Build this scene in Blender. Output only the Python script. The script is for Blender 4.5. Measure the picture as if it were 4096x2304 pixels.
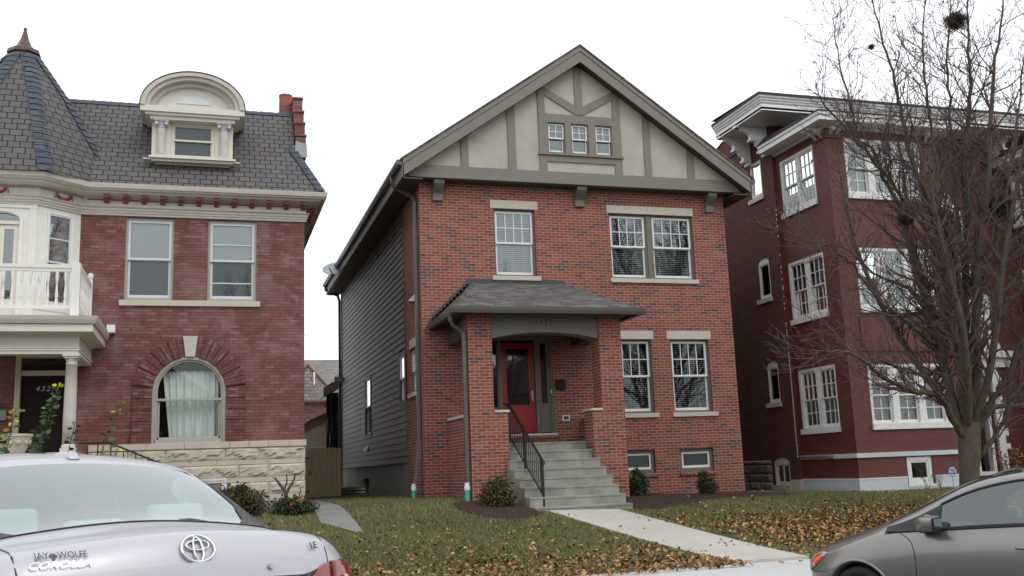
import bpy, bmesh, math, random
import numpy as np
from mathutils import Vector, Matrix
from mathutils.geometry import tessellate_polygon
for o in list(bpy.data.objects): bpy.data.objects.remove(o)
SC = bpy.context.scene
COL = SC.collection
R = math.radians
random.seed(7)

# ---------------------------------------------------------------- camera
CAMZ = 1.58
cd = bpy.data.cameras.new('camera'); cam = bpy.data.objects.new('camera', cd); COL.objects.link(cam)
cd.sensor_width = 36; cd.lens = 36*3965/4096; cd.clip_start = .05; cd.clip_end = 2000
p_, r_, y_ = R(10.37), R(-2.207), R(17.25)
fwd = Vector((math.sin(y_)*math.cos(p_), math.cos(y_)*math.cos(p_), math.sin(p_)))
rt = Vector((math.cos(y_), -math.sin(y_), 0)); up = rt.cross(fwd)
r2 = math.cos(r_)*rt + math.sin(r_)*up; u2 = -math.sin(r_)*rt + math.cos(r_)*up
M = Matrix((r2, u2, -fwd)).transposed().to_4x4(); M.translation = (0, 0, CAMZ)
cam.matrix_world = M
SC.camera = cam

# ---------------------------------------------------------------- world: overcast sky
W = bpy.data.worlds.new('World'); SC.world = W; W.use_nodes = True
nt = W.node_tree; nt.nodes.clear()
out = nt.nodes.new('ShaderNodeOutputWorld'); bg = nt.nodes.new('ShaderNodeBackground')
sky = nt.nodes.new('ShaderNodeTexSky'); sky.sky_type = 'NISHITA'; sky.sun_disc = False
sky.sun_elevation = R(50); sky.sun_rotation = R(150)
mix = nt.nodes.new('ShaderNodeMix'); mix.data_type = 'RGBA'
mix.inputs[0].default_value = .93
mix.inputs[7].default_value = (11.3, 11.6, 12.0, 1)      # the closed cloud deck
nt.links.new(sky.outputs[0], mix.inputs[6])
nt.links.new(mix.outputs[2], bg.inputs[0]); bg.inputs[1].default_value = .125
nt.links.new(bg.outputs[0], out.inputs[0])

# ---------------------------------------------------------------- veiled sun
sl = bpy.data.lights.new('sun', 'SUN'); sl.energy = .8; sl.angle = R(25); sl.color = (1, .97, .93)
sun = bpy.data.objects.new('sun', sl); COL.objects.link(sun)
sd = Vector((math.sin(R(150))*math.cos(R(50)), math.cos(R(150))*math.cos(R(50)), math.sin(R(50))))
sun.rotation_euler = sd.to_track_quat('Z', 'Y').to_euler()
SC.view_settings.view_transform = 'Standard'; SC.view_settings.look = 'None'
SC.view_settings.exposure = 0; SC.view_settings.gamma = 1
SC.render.engine = 'CYCLES'
SC.cycles.max_bounces = 8; SC.cycles.transparent_max_bounces = 16
SC.cycles.caustics_reflective = False; SC.cycles.caustics_refractive = False

# ---------------------------------------------------------------- materials
MATS = {}
def newmat(name):
    m = bpy.data.materials.new(name); m.use_nodes = True; MATS[name] = m
    nt = m.node_tree; b = nt.nodes['Principled BSDF']
    return m, nt, b
def nd(nt, t, **k):
    n = nt.nodes.new(t)
    for a, v in k.items(): setattr(n, a, v)
    return n
def mixc(nt, fac, a, b, mode='MIX'):
    n = nd(nt, 'ShaderNodeMix', data_type='RGBA', blend_type=mode)
    for i, x in ((0, fac), (6, a), (7, b)):
        if isinstance(x, (int, float)): n.inputs[i].default_value = x
        elif isinstance(x, tuple): n.inputs[i].default_value = (*x, 1) if len(x) == 3 else x
        else: nt.links.new(x, n.inputs[i])
    return n.outputs[2]
def ramp(nt, fac, stops, const=False):
    r = nd(nt, 'ShaderNodeValToRGB'); e = r.color_ramp.elements
    if const: r.color_ramp.interpolation = 'CONSTANT'
    while len(e) < len(stops): e.new(.5)
    for x, (p, c) in zip(e, stops): x.position = p; x.color = (*c, 1) if len(c) == 3 else c
    nt.links.new(fac, r.inputs[0]); return r.outputs[0]
def noise(nt, vec, scale, detail=4, rough=.6, dist=0):
    n = nd(nt, 'ShaderNodeTexNoise'); n.inputs['Scale'].default_value = scale
    n.inputs['Detail'].default_value = detail; n.inputs['Roughness'].default_value = rough
    n.inputs['Distortion'].default_value = dist
    if vec: nt.links.new(vec, n.inputs['Vector'])
    return n.outputs['Fac']
def bump(nt, b, h, dist, strength=1):
    n = nd(nt, 'ShaderNodeBump'); n.inputs['Distance'].default_value = dist; n.inputs['Strength'].default_value = strength
    nt.links.new(h, n.inputs['Height']); nt.links.new(n.outputs[0], b.inputs['Normal'])
def pos(nt): return nd(nt, 'ShaderNodeNewGeometry').outputs['Position']
def objc(nt): return nd(nt, 'ShaderNodeTexCoord').outputs['Object']
def uvc(nt): return nd(nt, 'ShaderNodeTexCoord').outputs['UV']
def plain(name, col, rough=.6, metal=0, var=.12, vs=6, spec=None, coat=0, bmp=0, bs=60, aniso=None):
    m, nt, b = newmat(name); b.inputs['Roughness'].default_value = rough; b.inputs['Metallic'].default_value = metal
    if spec is not None: b.inputs['Specular IOR Level'].default_value = spec
    if coat: b.inputs['Coat Weight'].default_value = coat; b.inputs['Coat Roughness'].default_value = .04
    c = objc(nt)
    if var:
        f = noise(nt, c, vs, 6, .65)
        cc = ramp(nt, f, [(.25, tuple(x*(1-var) for x in col)), (.75, tuple(min(1, x*(1+var)) for x in col))])
        nt.links.new(cc, b.inputs['Base Color'])
    else: b.inputs['Base Color'].default_value = (*col, 1)
    if bmp: bump(nt, b, noise(nt, c, bs, 5, .7), bmp)
    return m
def brick(name, stops, mortar, bw=.213, rh=.0677, ms=.006, stain=None, mot=.22, bd=.006, smooth=.15, offset=.5, rough=.85, msmix=1.0):
    m, nt, b = newmat(name); b.inputs['Roughness'].default_value = rough
    uv = uvc(nt)
    t = nd(nt, 'ShaderNodeTexBrick'); nt.links.new(uv, t.inputs['Vector'])
    t.inputs['Scale'].default_value = 1; t.inputs['Brick Width'].default_value = bw; t.inputs['Row Height'].default_value = rh
    t.inputs['Mortar Size'].default_value = ms; t.inputs['Mortar Smooth'].default_value = smooth
    t.inputs['Color1'].default_value = (0, 0, 0, 1); t.inputs['Color2'].default_value = (1, 1, 1, 1)
    t.inputs['Mortar'].default_value = (.5, .5, .5, 1); t.offset = offset
    c = ramp(nt, t.outputs['Color'], stops, True)
    f = noise(nt, uv, 9, 8, .7)
    c = mixc(nt, mot, c, ramp(nt, f, [(.3, (.25, .25, .25)), (.7, (.75, .75, .75))]), 'OVERLAY')
    f3 = noise(nt, uv, 60, 3, .7)
    c = mixc(nt, mot*.8, c, ramp(nt, f3, [(.3, (.3, .3, .3)), (.7, (.72, .72, .72))]), 'OVERLAY')
    mc = ramp(nt, noise(nt, uv, 3, 5, .6), [(.3, tuple(x*.75 for x in mortar)), (.75, mortar)])
    fm = t.outputs['Fac']
    if msmix < 1:
        mm = nd(nt, 'ShaderNodeMath', operation='MULTIPLY'); nt.links.new(fm, mm.inputs[0]); mm.inputs[1].default_value = msmix; fac = mm.outputs[0]
    else: fac = fm
    c = mixc(nt, fac, c, mc)
    if stain:
        sc, col, lo, hi, amt = stain
        s = ramp(nt, noise(nt, uv, sc, 7, .62, .4), [(lo, (0, 0, 0)), (hi, (amt, amt, amt))])
        c = mixc(nt, s, c, col)
    nt.links.new(c, b.inputs['Base Color'])
    inv = nd(nt, 'ShaderNodeMath', operation='SUBTRACT'); inv.inputs[0].default_value = 1; nt.links.new(fm, inv.inputs[1])
    ad = nd(nt, 'ShaderNodeMath', operation='MULTIPLY_ADD'); nt.links.new(f3, ad.inputs[0]); ad.inputs[1].default_value = .35; nt.links.new(inv.outputs[0], ad.inputs[2])
    bump(nt, b, ad.outputs[0], bd)
    return m
# new brick of the middle house: reds with scattered charcoal clinkers
brick('brick_new', [(0, (.085, .058, .052)), (.07, (.14, .062, .050)), (.13, (.275, .074, .045)), (.42, (.235, .056, .036)), (.62, (.31, .092, .056)), (.8, (.26, .066, .041)), (.93, (.19, .053, .040))], (.46, .33, .28), ms=.0075, stain=(.5, (.18, .060, .045), .55, .8, .3))
brick('brick_old', [(0, (.185, .072, .056)), (.3, (.205, .085, .068)), (.6, (.168, .063, .048)), (.85, (.235, .118, .102))], (.095, .040, .034), bw=.212, ms=.0038,
      stain=(1.4, (.33, .225, .21), .48, .70, .5), mot=.35)
brick('brick_voussoir', [(0, (.15, .055, .043)), (.3, (.20, .08, .062)), (.6, (.165, .06, .047)), (.85, (.24, .125, .108))], (.06, .028, .024), bw=.212, ms=.005, mot=.35)
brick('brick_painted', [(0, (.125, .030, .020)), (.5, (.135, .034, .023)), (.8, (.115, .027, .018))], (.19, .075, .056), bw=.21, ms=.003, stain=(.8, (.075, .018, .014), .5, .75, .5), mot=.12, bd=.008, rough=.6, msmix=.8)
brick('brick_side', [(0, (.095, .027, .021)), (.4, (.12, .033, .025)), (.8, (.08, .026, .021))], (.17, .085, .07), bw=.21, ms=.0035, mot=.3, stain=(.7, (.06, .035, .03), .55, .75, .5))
def shingle(name, stops, gap, bw, rh, ms, bd=.012, mot=.25):
    return brick(name, stops, gap, bw=bw, rh=rh, ms=ms, mot=mot, bd=bd, rough=.9, smooth=0)
shingle('slate', [(0, (.108, .102, .100)), (.3, (.120, .112, .108)), (.6, (.112, .107, .106)), (.8, (.128, .118, .112)), (.95, (.102, .099, .102))], (.018, .014, .018), .232, .178, .011)
shingle('slate_hip', [(0, (.075, .085, .108)), (.4, (.088, .094, .11)), (.7, (.066, .08, .108))], (.02, .02, .025), 3., .178, .009)
shingle('asphalt_shingle', [(0, (.085, .082, .075)), (.25, (.125, .12, .11)), (.5, (.10, .09, .086)), (.72, (.15, .143, .13)), (.88, (.066, .063, .06))], (.045, .042, .038), .26, .13, .003, bd=.006)
shingle('old_slate_far', [(0, (.2, .185, .165)), (.5, (.24, .22, .2)), (.8, (.17, .155, .14))], (.08, .07, .06), .3, .22, .012)
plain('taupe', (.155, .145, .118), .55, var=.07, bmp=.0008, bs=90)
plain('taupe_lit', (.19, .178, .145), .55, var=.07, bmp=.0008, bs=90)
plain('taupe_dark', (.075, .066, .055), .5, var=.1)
plain('gutter_bronze', (.10, .094, .082), .35, var=.08, spec=.6)
plain('white_paint', (.80, .80, .79), .45, var=.05)
plain('white_worn', (.72, .72, .70), .6, var=.14, vs=9)
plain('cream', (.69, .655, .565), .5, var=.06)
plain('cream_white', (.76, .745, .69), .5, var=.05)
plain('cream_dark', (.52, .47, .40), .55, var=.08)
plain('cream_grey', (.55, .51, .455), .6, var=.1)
plain('frame_grey', (.42, .39, .335), .5, var=.06)
plain('white_vinyl', (.66, .68, .70), .4, var=.04)
plain('terracotta_paint', (.27, .085, .075), .6, var=.12)
plain('limestone', (.60, .55, .45), .85, var=.13, vs=4, bmp=.004, bs=35)
plain('limestone_cap', (.55, .51, .425), .8, var=.1, vs=3, bmp=.002, bs=40)
plain('limestone_smooth', (.56, .505, .41), .85, var=.1, vs=3, bmp=.003, bs=30)
plain('limestone_rock', (.58, .515, .41), .9, var=.18, vs=5, bmp=.02, bs=12)
plain('rubble_stone', (.27, .245, .225), .95, var=.3, vs=5, bmp=.05, bs=9)
plain('black_metal', (.012, .012, .014), .35, var=0, spec=.5)
plain('dark_bronze', (.03, .028, .028), .4, var=0)
plain('galvanised', (.22, .24, .25), .4, metal=.7, var=.25, vs=5)
plain('roof_membrane', (.035, .034, .036), .8, var=.2)
plain('flashing', (.05, .052, .062), .5, var=.1)
plain('lead_flashing', (.26, .28, .29), .5, metal=.3, var=.2)
plain('copper', (.105, .058, .048), .4, metal=.45, var=.35, vs=6)
plain('red_door', (.33, .012, .014), .3, var=.08, coat=.3)
plain('dark_door', (.016, .009, .008), .5, var=.15, spec=.15)
plain('aqua_pipe', (.055, .47, .33), .4, var=.1)
plain('pvc_white', (.82, .83, .82), .4, var=.05)
plain('black_plastic', (.035, .038, .042), .3, var=.4, vs=3, spec=.7)
plain('grey_wreath', (.33, .33, .36), .6, var=.2, vs=30)
plain('swag_red', (.36, .06, .05), .6, var=.3, vs=30)
plain('capital_silver', (.50, .51, .54), .5, var=.2, vs=20)
plain('tyre', (.018, .018, .019), .75, var=.2)
plain('rubber_trim', (.010, .010, .011), .45, var=0)
plain('shed_siding', (.36, .385, .33), .7, var=.08)
plain('clay_pot', (.33, .10, .06), .8, var=.15)
plain('dish_grey', (.42, .45, .48), .4, var=.05)
plain('blind', (.70, .72, .70), .5, var=0)
plain('blind_shade', (.55, .57, .55), .5, var=0)
plain('room_dark', (.018, .017, .016), .9, var=0)
plain('room_mid', (.11, .12, .12), .9, var=0)
plain('room_light', (.52, .54, .52), .9, var=0)
plain('room_pale', (.24, .25, .225), .9, var=.1)
plain('parapet_dark', (.15, .07, .05), .8, var=.2)
plain('screen_grey', (.15, .155, .17), .7, var=.06)
plain('screen_dark', (.065, .068, .078), .7, var=.1)
plain('curtain', (.88, .92, .90), .9, var=.06, vs=3)
plain('nest', (.05, .035, .024), .95, var=.5, vs=20)
plain('sign_blue', (.02, .05, .30), .4, var=.05)
def metalpaint(name, col, metal, rough):
    m, nt, b = newmat(name); b.inputs['Metallic'].default_value = metal; b.inputs['Roughness'].default_value = rough
    b.inputs['Coat Weight'].default_value = .8; b.inputs['Coat Roughness'].default_value = .03
    c = objc(nt)
    f = noise(nt, c, 900, 2, .6)
    nt.links.new(ramp(nt, f, [(.3, tuple(x*.88 for x in col)), (.7, tuple(x*1.08 for x in col))]), b.inputs['Base Color'])
    return m
metalpaint('silver_paint', (.50, .495, .525), .45, .42)
MATS['silver_paint'].node_tree.nodes['Principled BSDF'].inputs['Coat Weight'].default_value = .3
metalpaint('grey_paint', (.225, .217, .203), .6, .33)
plain('chrome', (.72, .73, .76), .12, metal=1, var=0)
plain('badge_dark', (.07, .065, .09), .5, var=0)
plain('seat_fabric', (.62, .74, .72), .9, var=.06)
plain('seat_dark', (.09, .1, .1), .9, var=.06)
def glassmat(name, tint, refl, base=.03, rough=.01, power=5.):
    m, nt, b = newmat(name); nt.nodes.remove(b)
    o = nt.nodes['Material Output']
    tr = nd(nt, 'ShaderNodeBsdfTransparent'); tr.inputs[0].default_value = (*tint, 1)
    gl = nd(nt, 'ShaderNodeBsdfGlossy'); gl.inputs['Roughness'].default_value = rough; gl.inputs[0].default_value = (.93, 1, .99, 1)
    lw = nd(nt, 'ShaderNodeFresnel'); lw.inputs[0].default_value = refl
    ad = nd(nt, 'ShaderNodeMath', operation='ADD', use_clamp=True); nt.links.new(lw.outputs[0], ad.inputs[0]); ad.inputs[1].default_value = base
    mx = nd(nt, 'ShaderNodeMixShader'); nt.links.new(ad.outputs[0], mx.inputs[0]); nt.links.new(tr.outputs[0], mx.inputs[1]); nt.links.new(gl.outputs[0], mx.inputs[2])
    nt.links.new(mx.outputs[0], o.inputs[0]); return m
glassmat('glass', (.86, .9, .88), 1.5, .03)
glassmat('glass_clear', (.9, .93, .92), 1.45, .0)
glassmat('glass_mirror', (.75, .8, .8), 1.6, .12)
glassmat('glass_car', (.66, .80, .77), 1.6, .20, .02)
glassmat('glass_tint', (.55, .66, .62), 1.5, .10, .01)
glassmat('glass_dim', (.8, .83, .82), 1.03, .06)
glassmat('glass_teal', (.25, .45, .45), 1.6, .16)
def lens(name, col, rough=.12):
    m, nt, b = newmat(name); b.inputs['Base Color'].default_value = (*col, 1); b.inputs['Roughness'].default_value = rough
    b.inputs['Coat Weight'].default_value = 1; b.inputs['Transmission Weight'].default_value = .15
    c = objc(nt); f = noise(nt, c, 25, 2)
    nt.links.new(ramp(nt, f, [(.35, tuple(x*.55 for x in col)), (.65, tuple(min(1, x*1.3) for x in col))]), b.inputs['Base Color'])
lens('lens_red', (.30, .003, .004), .2); lens('lens_amber', (.75, .14, .02)); lens('lens_clear', (.55, .56, .58)); lens('lens_orange', (.75, .12, .025))
# concrete with stains
def concrete(name, col, dark, sc=1.5, bm=.003):
    m, nt, b = newmat(name); b.inputs['Roughness'].default_value = .88
    p = pos(nt)
    f = noise(nt, p, sc, 8, .65, .3); g = noise(nt, p, 40, 5, .7)
    c = ramp(nt, f, [(.3, dark), (.62, col)])
    c = mixc(nt, .35, c, ramp(nt, g, [(.3, (.3, .3, .3)), (.7, (.7, .7, .7))]), 'OVERLAY')
    nt.links.new(c, b.inputs['Base Color']); bump(nt, b, g, bm)
concrete('concrete_walk', (.47, .455, .41), (.40, .385, .34), 1.2)
concrete('concrete_side', (.52, .52, .51), (.45, .45, .44), 1.2)
concrete('concrete_step', (.33, .33, .285), (.20, .20, .165), 2.2)
concrete('concrete_found', (.24, .24, .23), (.15, .15, .14), 1.0)
concrete('concrete_painted', (.56, .59, .62), (.50, .53, .56), 1.0)
concrete('asphalt', (.055, .054, .052), (.042, .041, .04), 2., .006)
# wood
def wood(name, a, bcol, sc=(9, 9, .7)):
    m, nt, b = newmat(name); b.inputs['Roughness'].default_value = .75
    c = objc(nt); mp = nd(nt, 'ShaderNodeMapping'); mp.inputs['Scale'].default_value = sc; nt.links.new(c, mp.inputs['Vector'])
    f = noise(nt, mp.outputs[0], 3, 6, .6, .5)
    k = nd(nt, 'ShaderNodeTexVoronoi'); k.inputs['Scale'].default_value = 2.3; nt.links.new(c, k.inputs['Vector'])
    kn = ramp(nt, k.outputs['Distance'], [(.05, (0, 0, 0)), (.11, (1, 1, 1))])
    col = ramp(nt, f, [(.3, a), (.7, bcol)])
    col = mixc(nt, kn, tuple(x*.35 for x in a), col)
    nt.links.new(col, b.inputs['Base Color'])
wood('fence_wood', (.38, .315, .16), (.50, .43, .24))
def bark(name, a, b_, sc):
    m, nt, b = newmat(name); b.inputs['Roughness'].default_value = .9
    c = objc(nt); mp = nd(nt, 'ShaderNodeMapping'); mp.inputs['Scale'].default_value = (sc, sc, sc*.3); nt.links.new(c, mp.inputs['Vector'])
    f = noise(nt, mp.outputs[0], 2, 8, .7, .6)
    nt.links.new(ramp(nt, f, [(.3, a), (.7, b_)]), b.inputs['Base Color']); bump(nt, b, f, .02)
bark('bark', (.045, .034, .024), (.125, .10, .072), 9)
bark('twig', (.075, .048, .045), (.15, .10, .093), 20)
# stucco
m, nt, b = newmat('stucco'); b.inputs['Roughness'].default_value = .95
p = pos(nt); f = noise(nt, p, 2.2, 7, .7, .3)
nt.links.new(ramp(nt, f, [(.3, (.40, .375, .315)), (.7, (.50, .475, .405))]), b.inputs['Base Color']); bump(nt, b, noise(nt, p, 90, 4), .004)
# lawn soil, mulch
m, nt, b = newmat('lawn'); b.inputs['Roughness'].default_value = .95
p = pos(nt); f = noise(nt, p, .9, 8, .7, .4); g = noise(nt, p, 45, 4, .8)
c = ramp(nt, f, [(.3, (.07, .075, .03)), (.55, (.11, .105, .045)), (.75, (.15, .125, .06))])
c = mixc(nt, .6, c, ramp(nt, g, [(.3, (.2, .2, .2)), (.7, (.8, .8, .8))]), 'OVERLAY')
nt.links.new(c, b.inputs['Base Color']); bump(nt, b, g, .03)
m, nt, b = newmat('mulch'); b.inputs['Roughness'].default_value = .95
p = pos(nt); g = noise(nt, p, 38, 5, .8); c = ramp(nt, g, [(.35, (.022, .011, .008)), (.55, (.07, .032, .021)), (.72, (.14, .07, .047))])
nt.links.new(c, b.inputs['Base Color']); bump(nt, b, g, .05)
# per-face random colours (leaves, blades) from an attribute
def attrmat(name, stops, rough=.7, sss=0):
    m, nt, b = newmat(name); b.inputs['Roughness'].default_value = rough
    a = nd(nt, 'ShaderNodeAttribute', attribute_name='rnd')
    nt.links.new(ramp(nt, a.outputs['Fac'], stops), b.inputs['Base Color'])
    b.inputs['Specular IOR Level'].default_value = .3
attrmat('blade', [(0, (.095, .115, .042)), (.4, (.175, .18, .078)), (.7, (.25, .235, .11)), (1, (.40, .33, .19))])
attrmat('dead_leaf', [(0, (.035, .016, .010)), (.25, (.11, .045, .018)), (.5, (.24, .11, .035)), (.75, (.38, .20, .07)), (1, (.50, .32, .15))])
attrmat('tree_leaf', [(0, (.03, .012, .012)), (.5, (.09, .035, .02)), (1, (.30, .11, .03))])
attrmat('shrub_leaf', [(0, (.02, .035, .014)), (.5, (.045, .07, .024)), (.85, (.10, .10, .03)), (1, (.20, .11, .035))])
attrmat('shrub_brown', [(0, (.03, .035, .015)), (.45, (.07, .075, .03)), (.75, (.15, .11, .045)), (1, (.22, .12, .06))])
attrmat('shoot_leaf', [(0, (.03, .07, .02)), (.6, (.07, .12, .045)), (.85, (.16, .19, .05)), (1, (.58, .46, .03))], .45)

# ---------------------------------------------------------------- mesh builder
def front(Y): return lambda u, n, z: (u, Y-n, z)             # plane facing the street
def side(X): return lambda u, n, z: (X-n, u, z)              # plane facing left, u runs away from the street
def frame(P0, P1):                                           # plane through two ground points, outward normal to the right of P0->P1
    d = Vector((P1[0]-P0[0], P1[1]-P0[1])); L = d.length; d /= L; n = Vector((d.y, -d.x))
    return (lambda u, k, z: (P0[0]+d.x*u+n.x*k, P0[1]+d.y*u+n.y*k, z)), L
ID = lambda a, b, c: (a, b, c)
class MB:
    def __init__(s, T=ID): s.v = []; s.f = []; s.T = T
    def add(s, vs, fs):
        k = len(s.v); s.v += [s.T(*p) for p in vs]; s.f += [[i+k for i in f] for f in fs]; return s
    def box(s, a0, a1, b0, b1, c0, c1):
        return s.add([(a0, b0, c0), (a1, b0, c0), (a1, b1, c0), (a0, b1, c0), (a0, b0, c1), (a1, b0, c1), (a1, b1, c1), (a0, b1, c1)],
                     [(0, 3, 2, 1), (4, 5, 6, 7), (0, 1, 5, 4), (1, 2, 6, 5), (2, 3, 7, 6), (3, 0, 4, 7)])
    def ring(s, u0, u1, z0, z1, w, n0, n1, wb=None):
        wb = w if wb is None else wb
        s.box(u0, u0+w, n0, n1, z0, z1); s.box(u1-w, u1, n0, n1, z0, z1)
        s.box(u0+w, u1-w, n0, n1, z1-w, z1); s.box(u0+w, u1-w, n0, n1, z0, z0+wb); return s
    def prism(s, poly, n0, n1):                                # poly in (u,z)
        k = len(poly); vs = [(u, n0, z) for u, z in poly]+[(u, n1, z) for u, z in poly]
        return s.add(vs, [list(range(k)), list(range(2*k-1, k-1, -1))]+[(i, (i+1) % k, k+(i+1) % k, k+i) for i in range(k)])
    def prismx(s, poly, a0, a1):                               # poly in (n,z) extruded along u
        k = len(poly); vs = [(a0, n, z) for n, z in poly]+[(a1, n, z) for n, z in poly]
        return s.add(vs, [list(range(k)), list(range(2*k-1, k-1, -1))]+[(i, (i+1) % k, k+(i+1) % k, k+i) for i in range(k)])
    def panel(s, outline, holes=(), n=0, depth=.25, edge=0):
        loops = [outline]+list(holes); flat = [p for l in loops for p in l]
        tris = tessellate_polygon([[Vector((a, b, 0)) for a, b in l] for l in loops])
        s.add([(u, n, z) for u, z in flat], [list(t) for t in tris])
        for l in holes:
            k = len(l); s.add([(u, n, z) for u, z in l]+[(u, n-depth, z) for u, z in l], [(i, (i+1) % k, k+(i+1) % k, k+i) for i in range(k)])
        if edge:
            k = len(outline); s.add([(u, n, z) for u, z in outline]+[(u, n-edge, z) for u, z in outline], [(i, (i+1) % k, k+(i+1) % k, k+i) for i in range(k)])
        return s
    def quad(s, *p): return s.add(list(p), [list(range(len(p)))])
    def tube(s, pts, r, n=8, cap=True):
        pts = [Vector(p) for p in pts]; rs = r if isinstance(r, (list, tuple)) else [r]*len(pts)
        vs = []; fs = []; ref = None
        for i, p in enumerate(pts):
            t = (pts[min(i+1, len(pts)-1)]-pts[max(i-1, 0)]).normalized()
            if ref is None: ref = Vector((0, 0, 1)) if abs(t.z) < .9 else Vector((1, 0, 0))
            a = t.cross(ref).normalized(); b = t.cross(a)
            ref = -b if False else ref
            for j in range(n):
                w = 2*math.pi*(j+.5)/n; vs.append(tuple(p+a*math.cos(w)*rs[i]+b*math.sin(w)*rs[i]))
        for i in range(len(pts)-1):
            for j in range(n): fs.append((i*n+j, i*n+(j+1) % n, (i+1)*n+(j+1) % n, (i+1)*n+j))
        if cap: fs += [list(range(n))[::-1], list(range((len(pts)-1)*n, len(pts)*n))]
        return s.add(vs, fs)
    def lathe(s, prof, cx, cy, n=20, a0=0):
        vs = [(cx+r*math.cos(2*math.pi*j/n+a0), cy+r*math.sin(2*math.pi*j/n+a0), z) for r, z in prof for j in range(n)]; fs = []
        for i in range(len(prof)-1):
            for j in range(n): fs.append((i*n+j, i*n+(j+1) % n, (i+1)*n+(j+1) % n, (i+1)*n+j))
        fs += [list(range(n))[::-1], list(range((len(prof)-1)*n, len(prof)*n))]
        return s.add(vs, fs)
    def build(s, name, mat, parent=None, smooth=False, bevel=0, uv=True, label=None, org=None):
        me = bpy.data.meshes.new(name); me.from_pydata(s.v, [], s.f)
        bm = bmesh.new(); bm.from_mesh(me)
        bmesh.ops.recalc_face_normals(bm, faces=bm.faces)
        if bevel: bmesh.ops.bevel(bm, geom=[e for e in bm.edges if len(e.link_faces) == 2 and e.calc_face_angle(0) > .6], offset=bevel, segments=2, affect='EDGES', profile=.5, clamp_overlap=True)
        if uv:
            L = bm.loops.layers.uv.new('UVMap')
            for f in bm.faces:
                n = f.normal
                if abs(n.z) > .985: t = Vector((1, 0, 0)); b = Vector((0, 1, 0))
                else: t = Vector((-n.y, n.x, 0)).normalized(); b = n.cross(t)
                for l in f.loops: l[L].uv = (l.vert.co.dot(t), l.vert.co.dot(b))
        bm.to_mesh(me); bm.free()
        if smooth: me.shade_smooth()
        return link(name, me, mat, parent, label)
def link(name, me, mat, parent=None, label=None):
    o = bpy.data.objects.new(name, me); COL.objects.link(o)
    if mat: me.materials.clear(); me.materials.append(MATS[mat] if isinstance(mat, str) else mat)
    if parent:
        o.parent = parent; w = parent; off = Vector((0, 0, 0))
        while w: off += w.location; w = w.parent
        o.location = -off
    if label: o['label'] = label
    return o
def thing(name, loc, label, cat, group=None):
    o = bpy.data.objects.new(name, None); COL.objects.link(o); o.location = loc; o.empty_display_size = .2
    o['label'] = label; o['category'] = cat
    if group: o['group'] = group
    return o
def tag(o, label=None, cat=None, group=None, kind=None):
    for k, v in (('label', label), ('category', cat), ('group', group), ('kind', kind)):
        if v: o[k] = v
    return o
def text(name, body, size, mat, parent, T, extrude=.004, spacing=1.0, shear=0, sx=1.0, smooth=False):
    """flat lettering turned into a mesh; T maps (u, n, z)"""
    cu = bpy.data.curves.new(name, 'FONT'); cu.body = body; cu.size = size; cu.extrude = extrude; cu.space_character = spacing; cu.shear = shear
    cu.align_x = 'CENTER'; cu.align_y = 'CENTER'; cu.resolution_u = 4
    t = bpy.data.objects.new('tmp', cu); COL.objects.link(t); dg = bpy.context.evaluated_depsgraph_get()
    me = bpy.data.meshes.new_from_object(t.evaluated_get(dg)); bpy.data.objects.remove(t); bpy.data.curves.remove(cu)
    for v in me.vertices: v.co = T(v.co.x*sx, v.co.z, v.co.y)
    me.name = name
    return link(name, me, mat, parent)

# ---------------------------------------------------------------- windows
def grid(mb, u0, u1, z0, z1, cols, rows, n0, n1, w=.018):
    for i in range(1, cols): x = u0+(u1-u0)*i/cols; mb.box(x-w/2, x+w/2, n0, n1, z0, z1)
    for j in range(1, rows): z = z0+(z1-z0)*j/rows; mb.box(u0, u1, n0+.001, n1-.001, z-w/2, z+w/2)
def slats(mb, u0, u1, z0, z1, n, step=.048, w=.045, tilt=35):
    z = z1-.04; a = R(tilt); dy = w/2*math.cos(a); dz = w/2*math.sin(a)
    mb.box(u0, u1, n-.02, n+.02, z1-.05, z1)
    while z > z0+.02:
        mb.add([(u0, n-dy, z+dz), (u1, n-dy, z+dz), (u1, n+dy, z-dz), (u0, n+dy, z-dz)], [(0, 1, 2, 3)]); z -= step
    for c in (.18, .5, .82): x = u0+(u1-u0)*c; mb.box(x-.003, x+.003, n-.003+dy, n+.001+dy, z0, z1)
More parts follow.
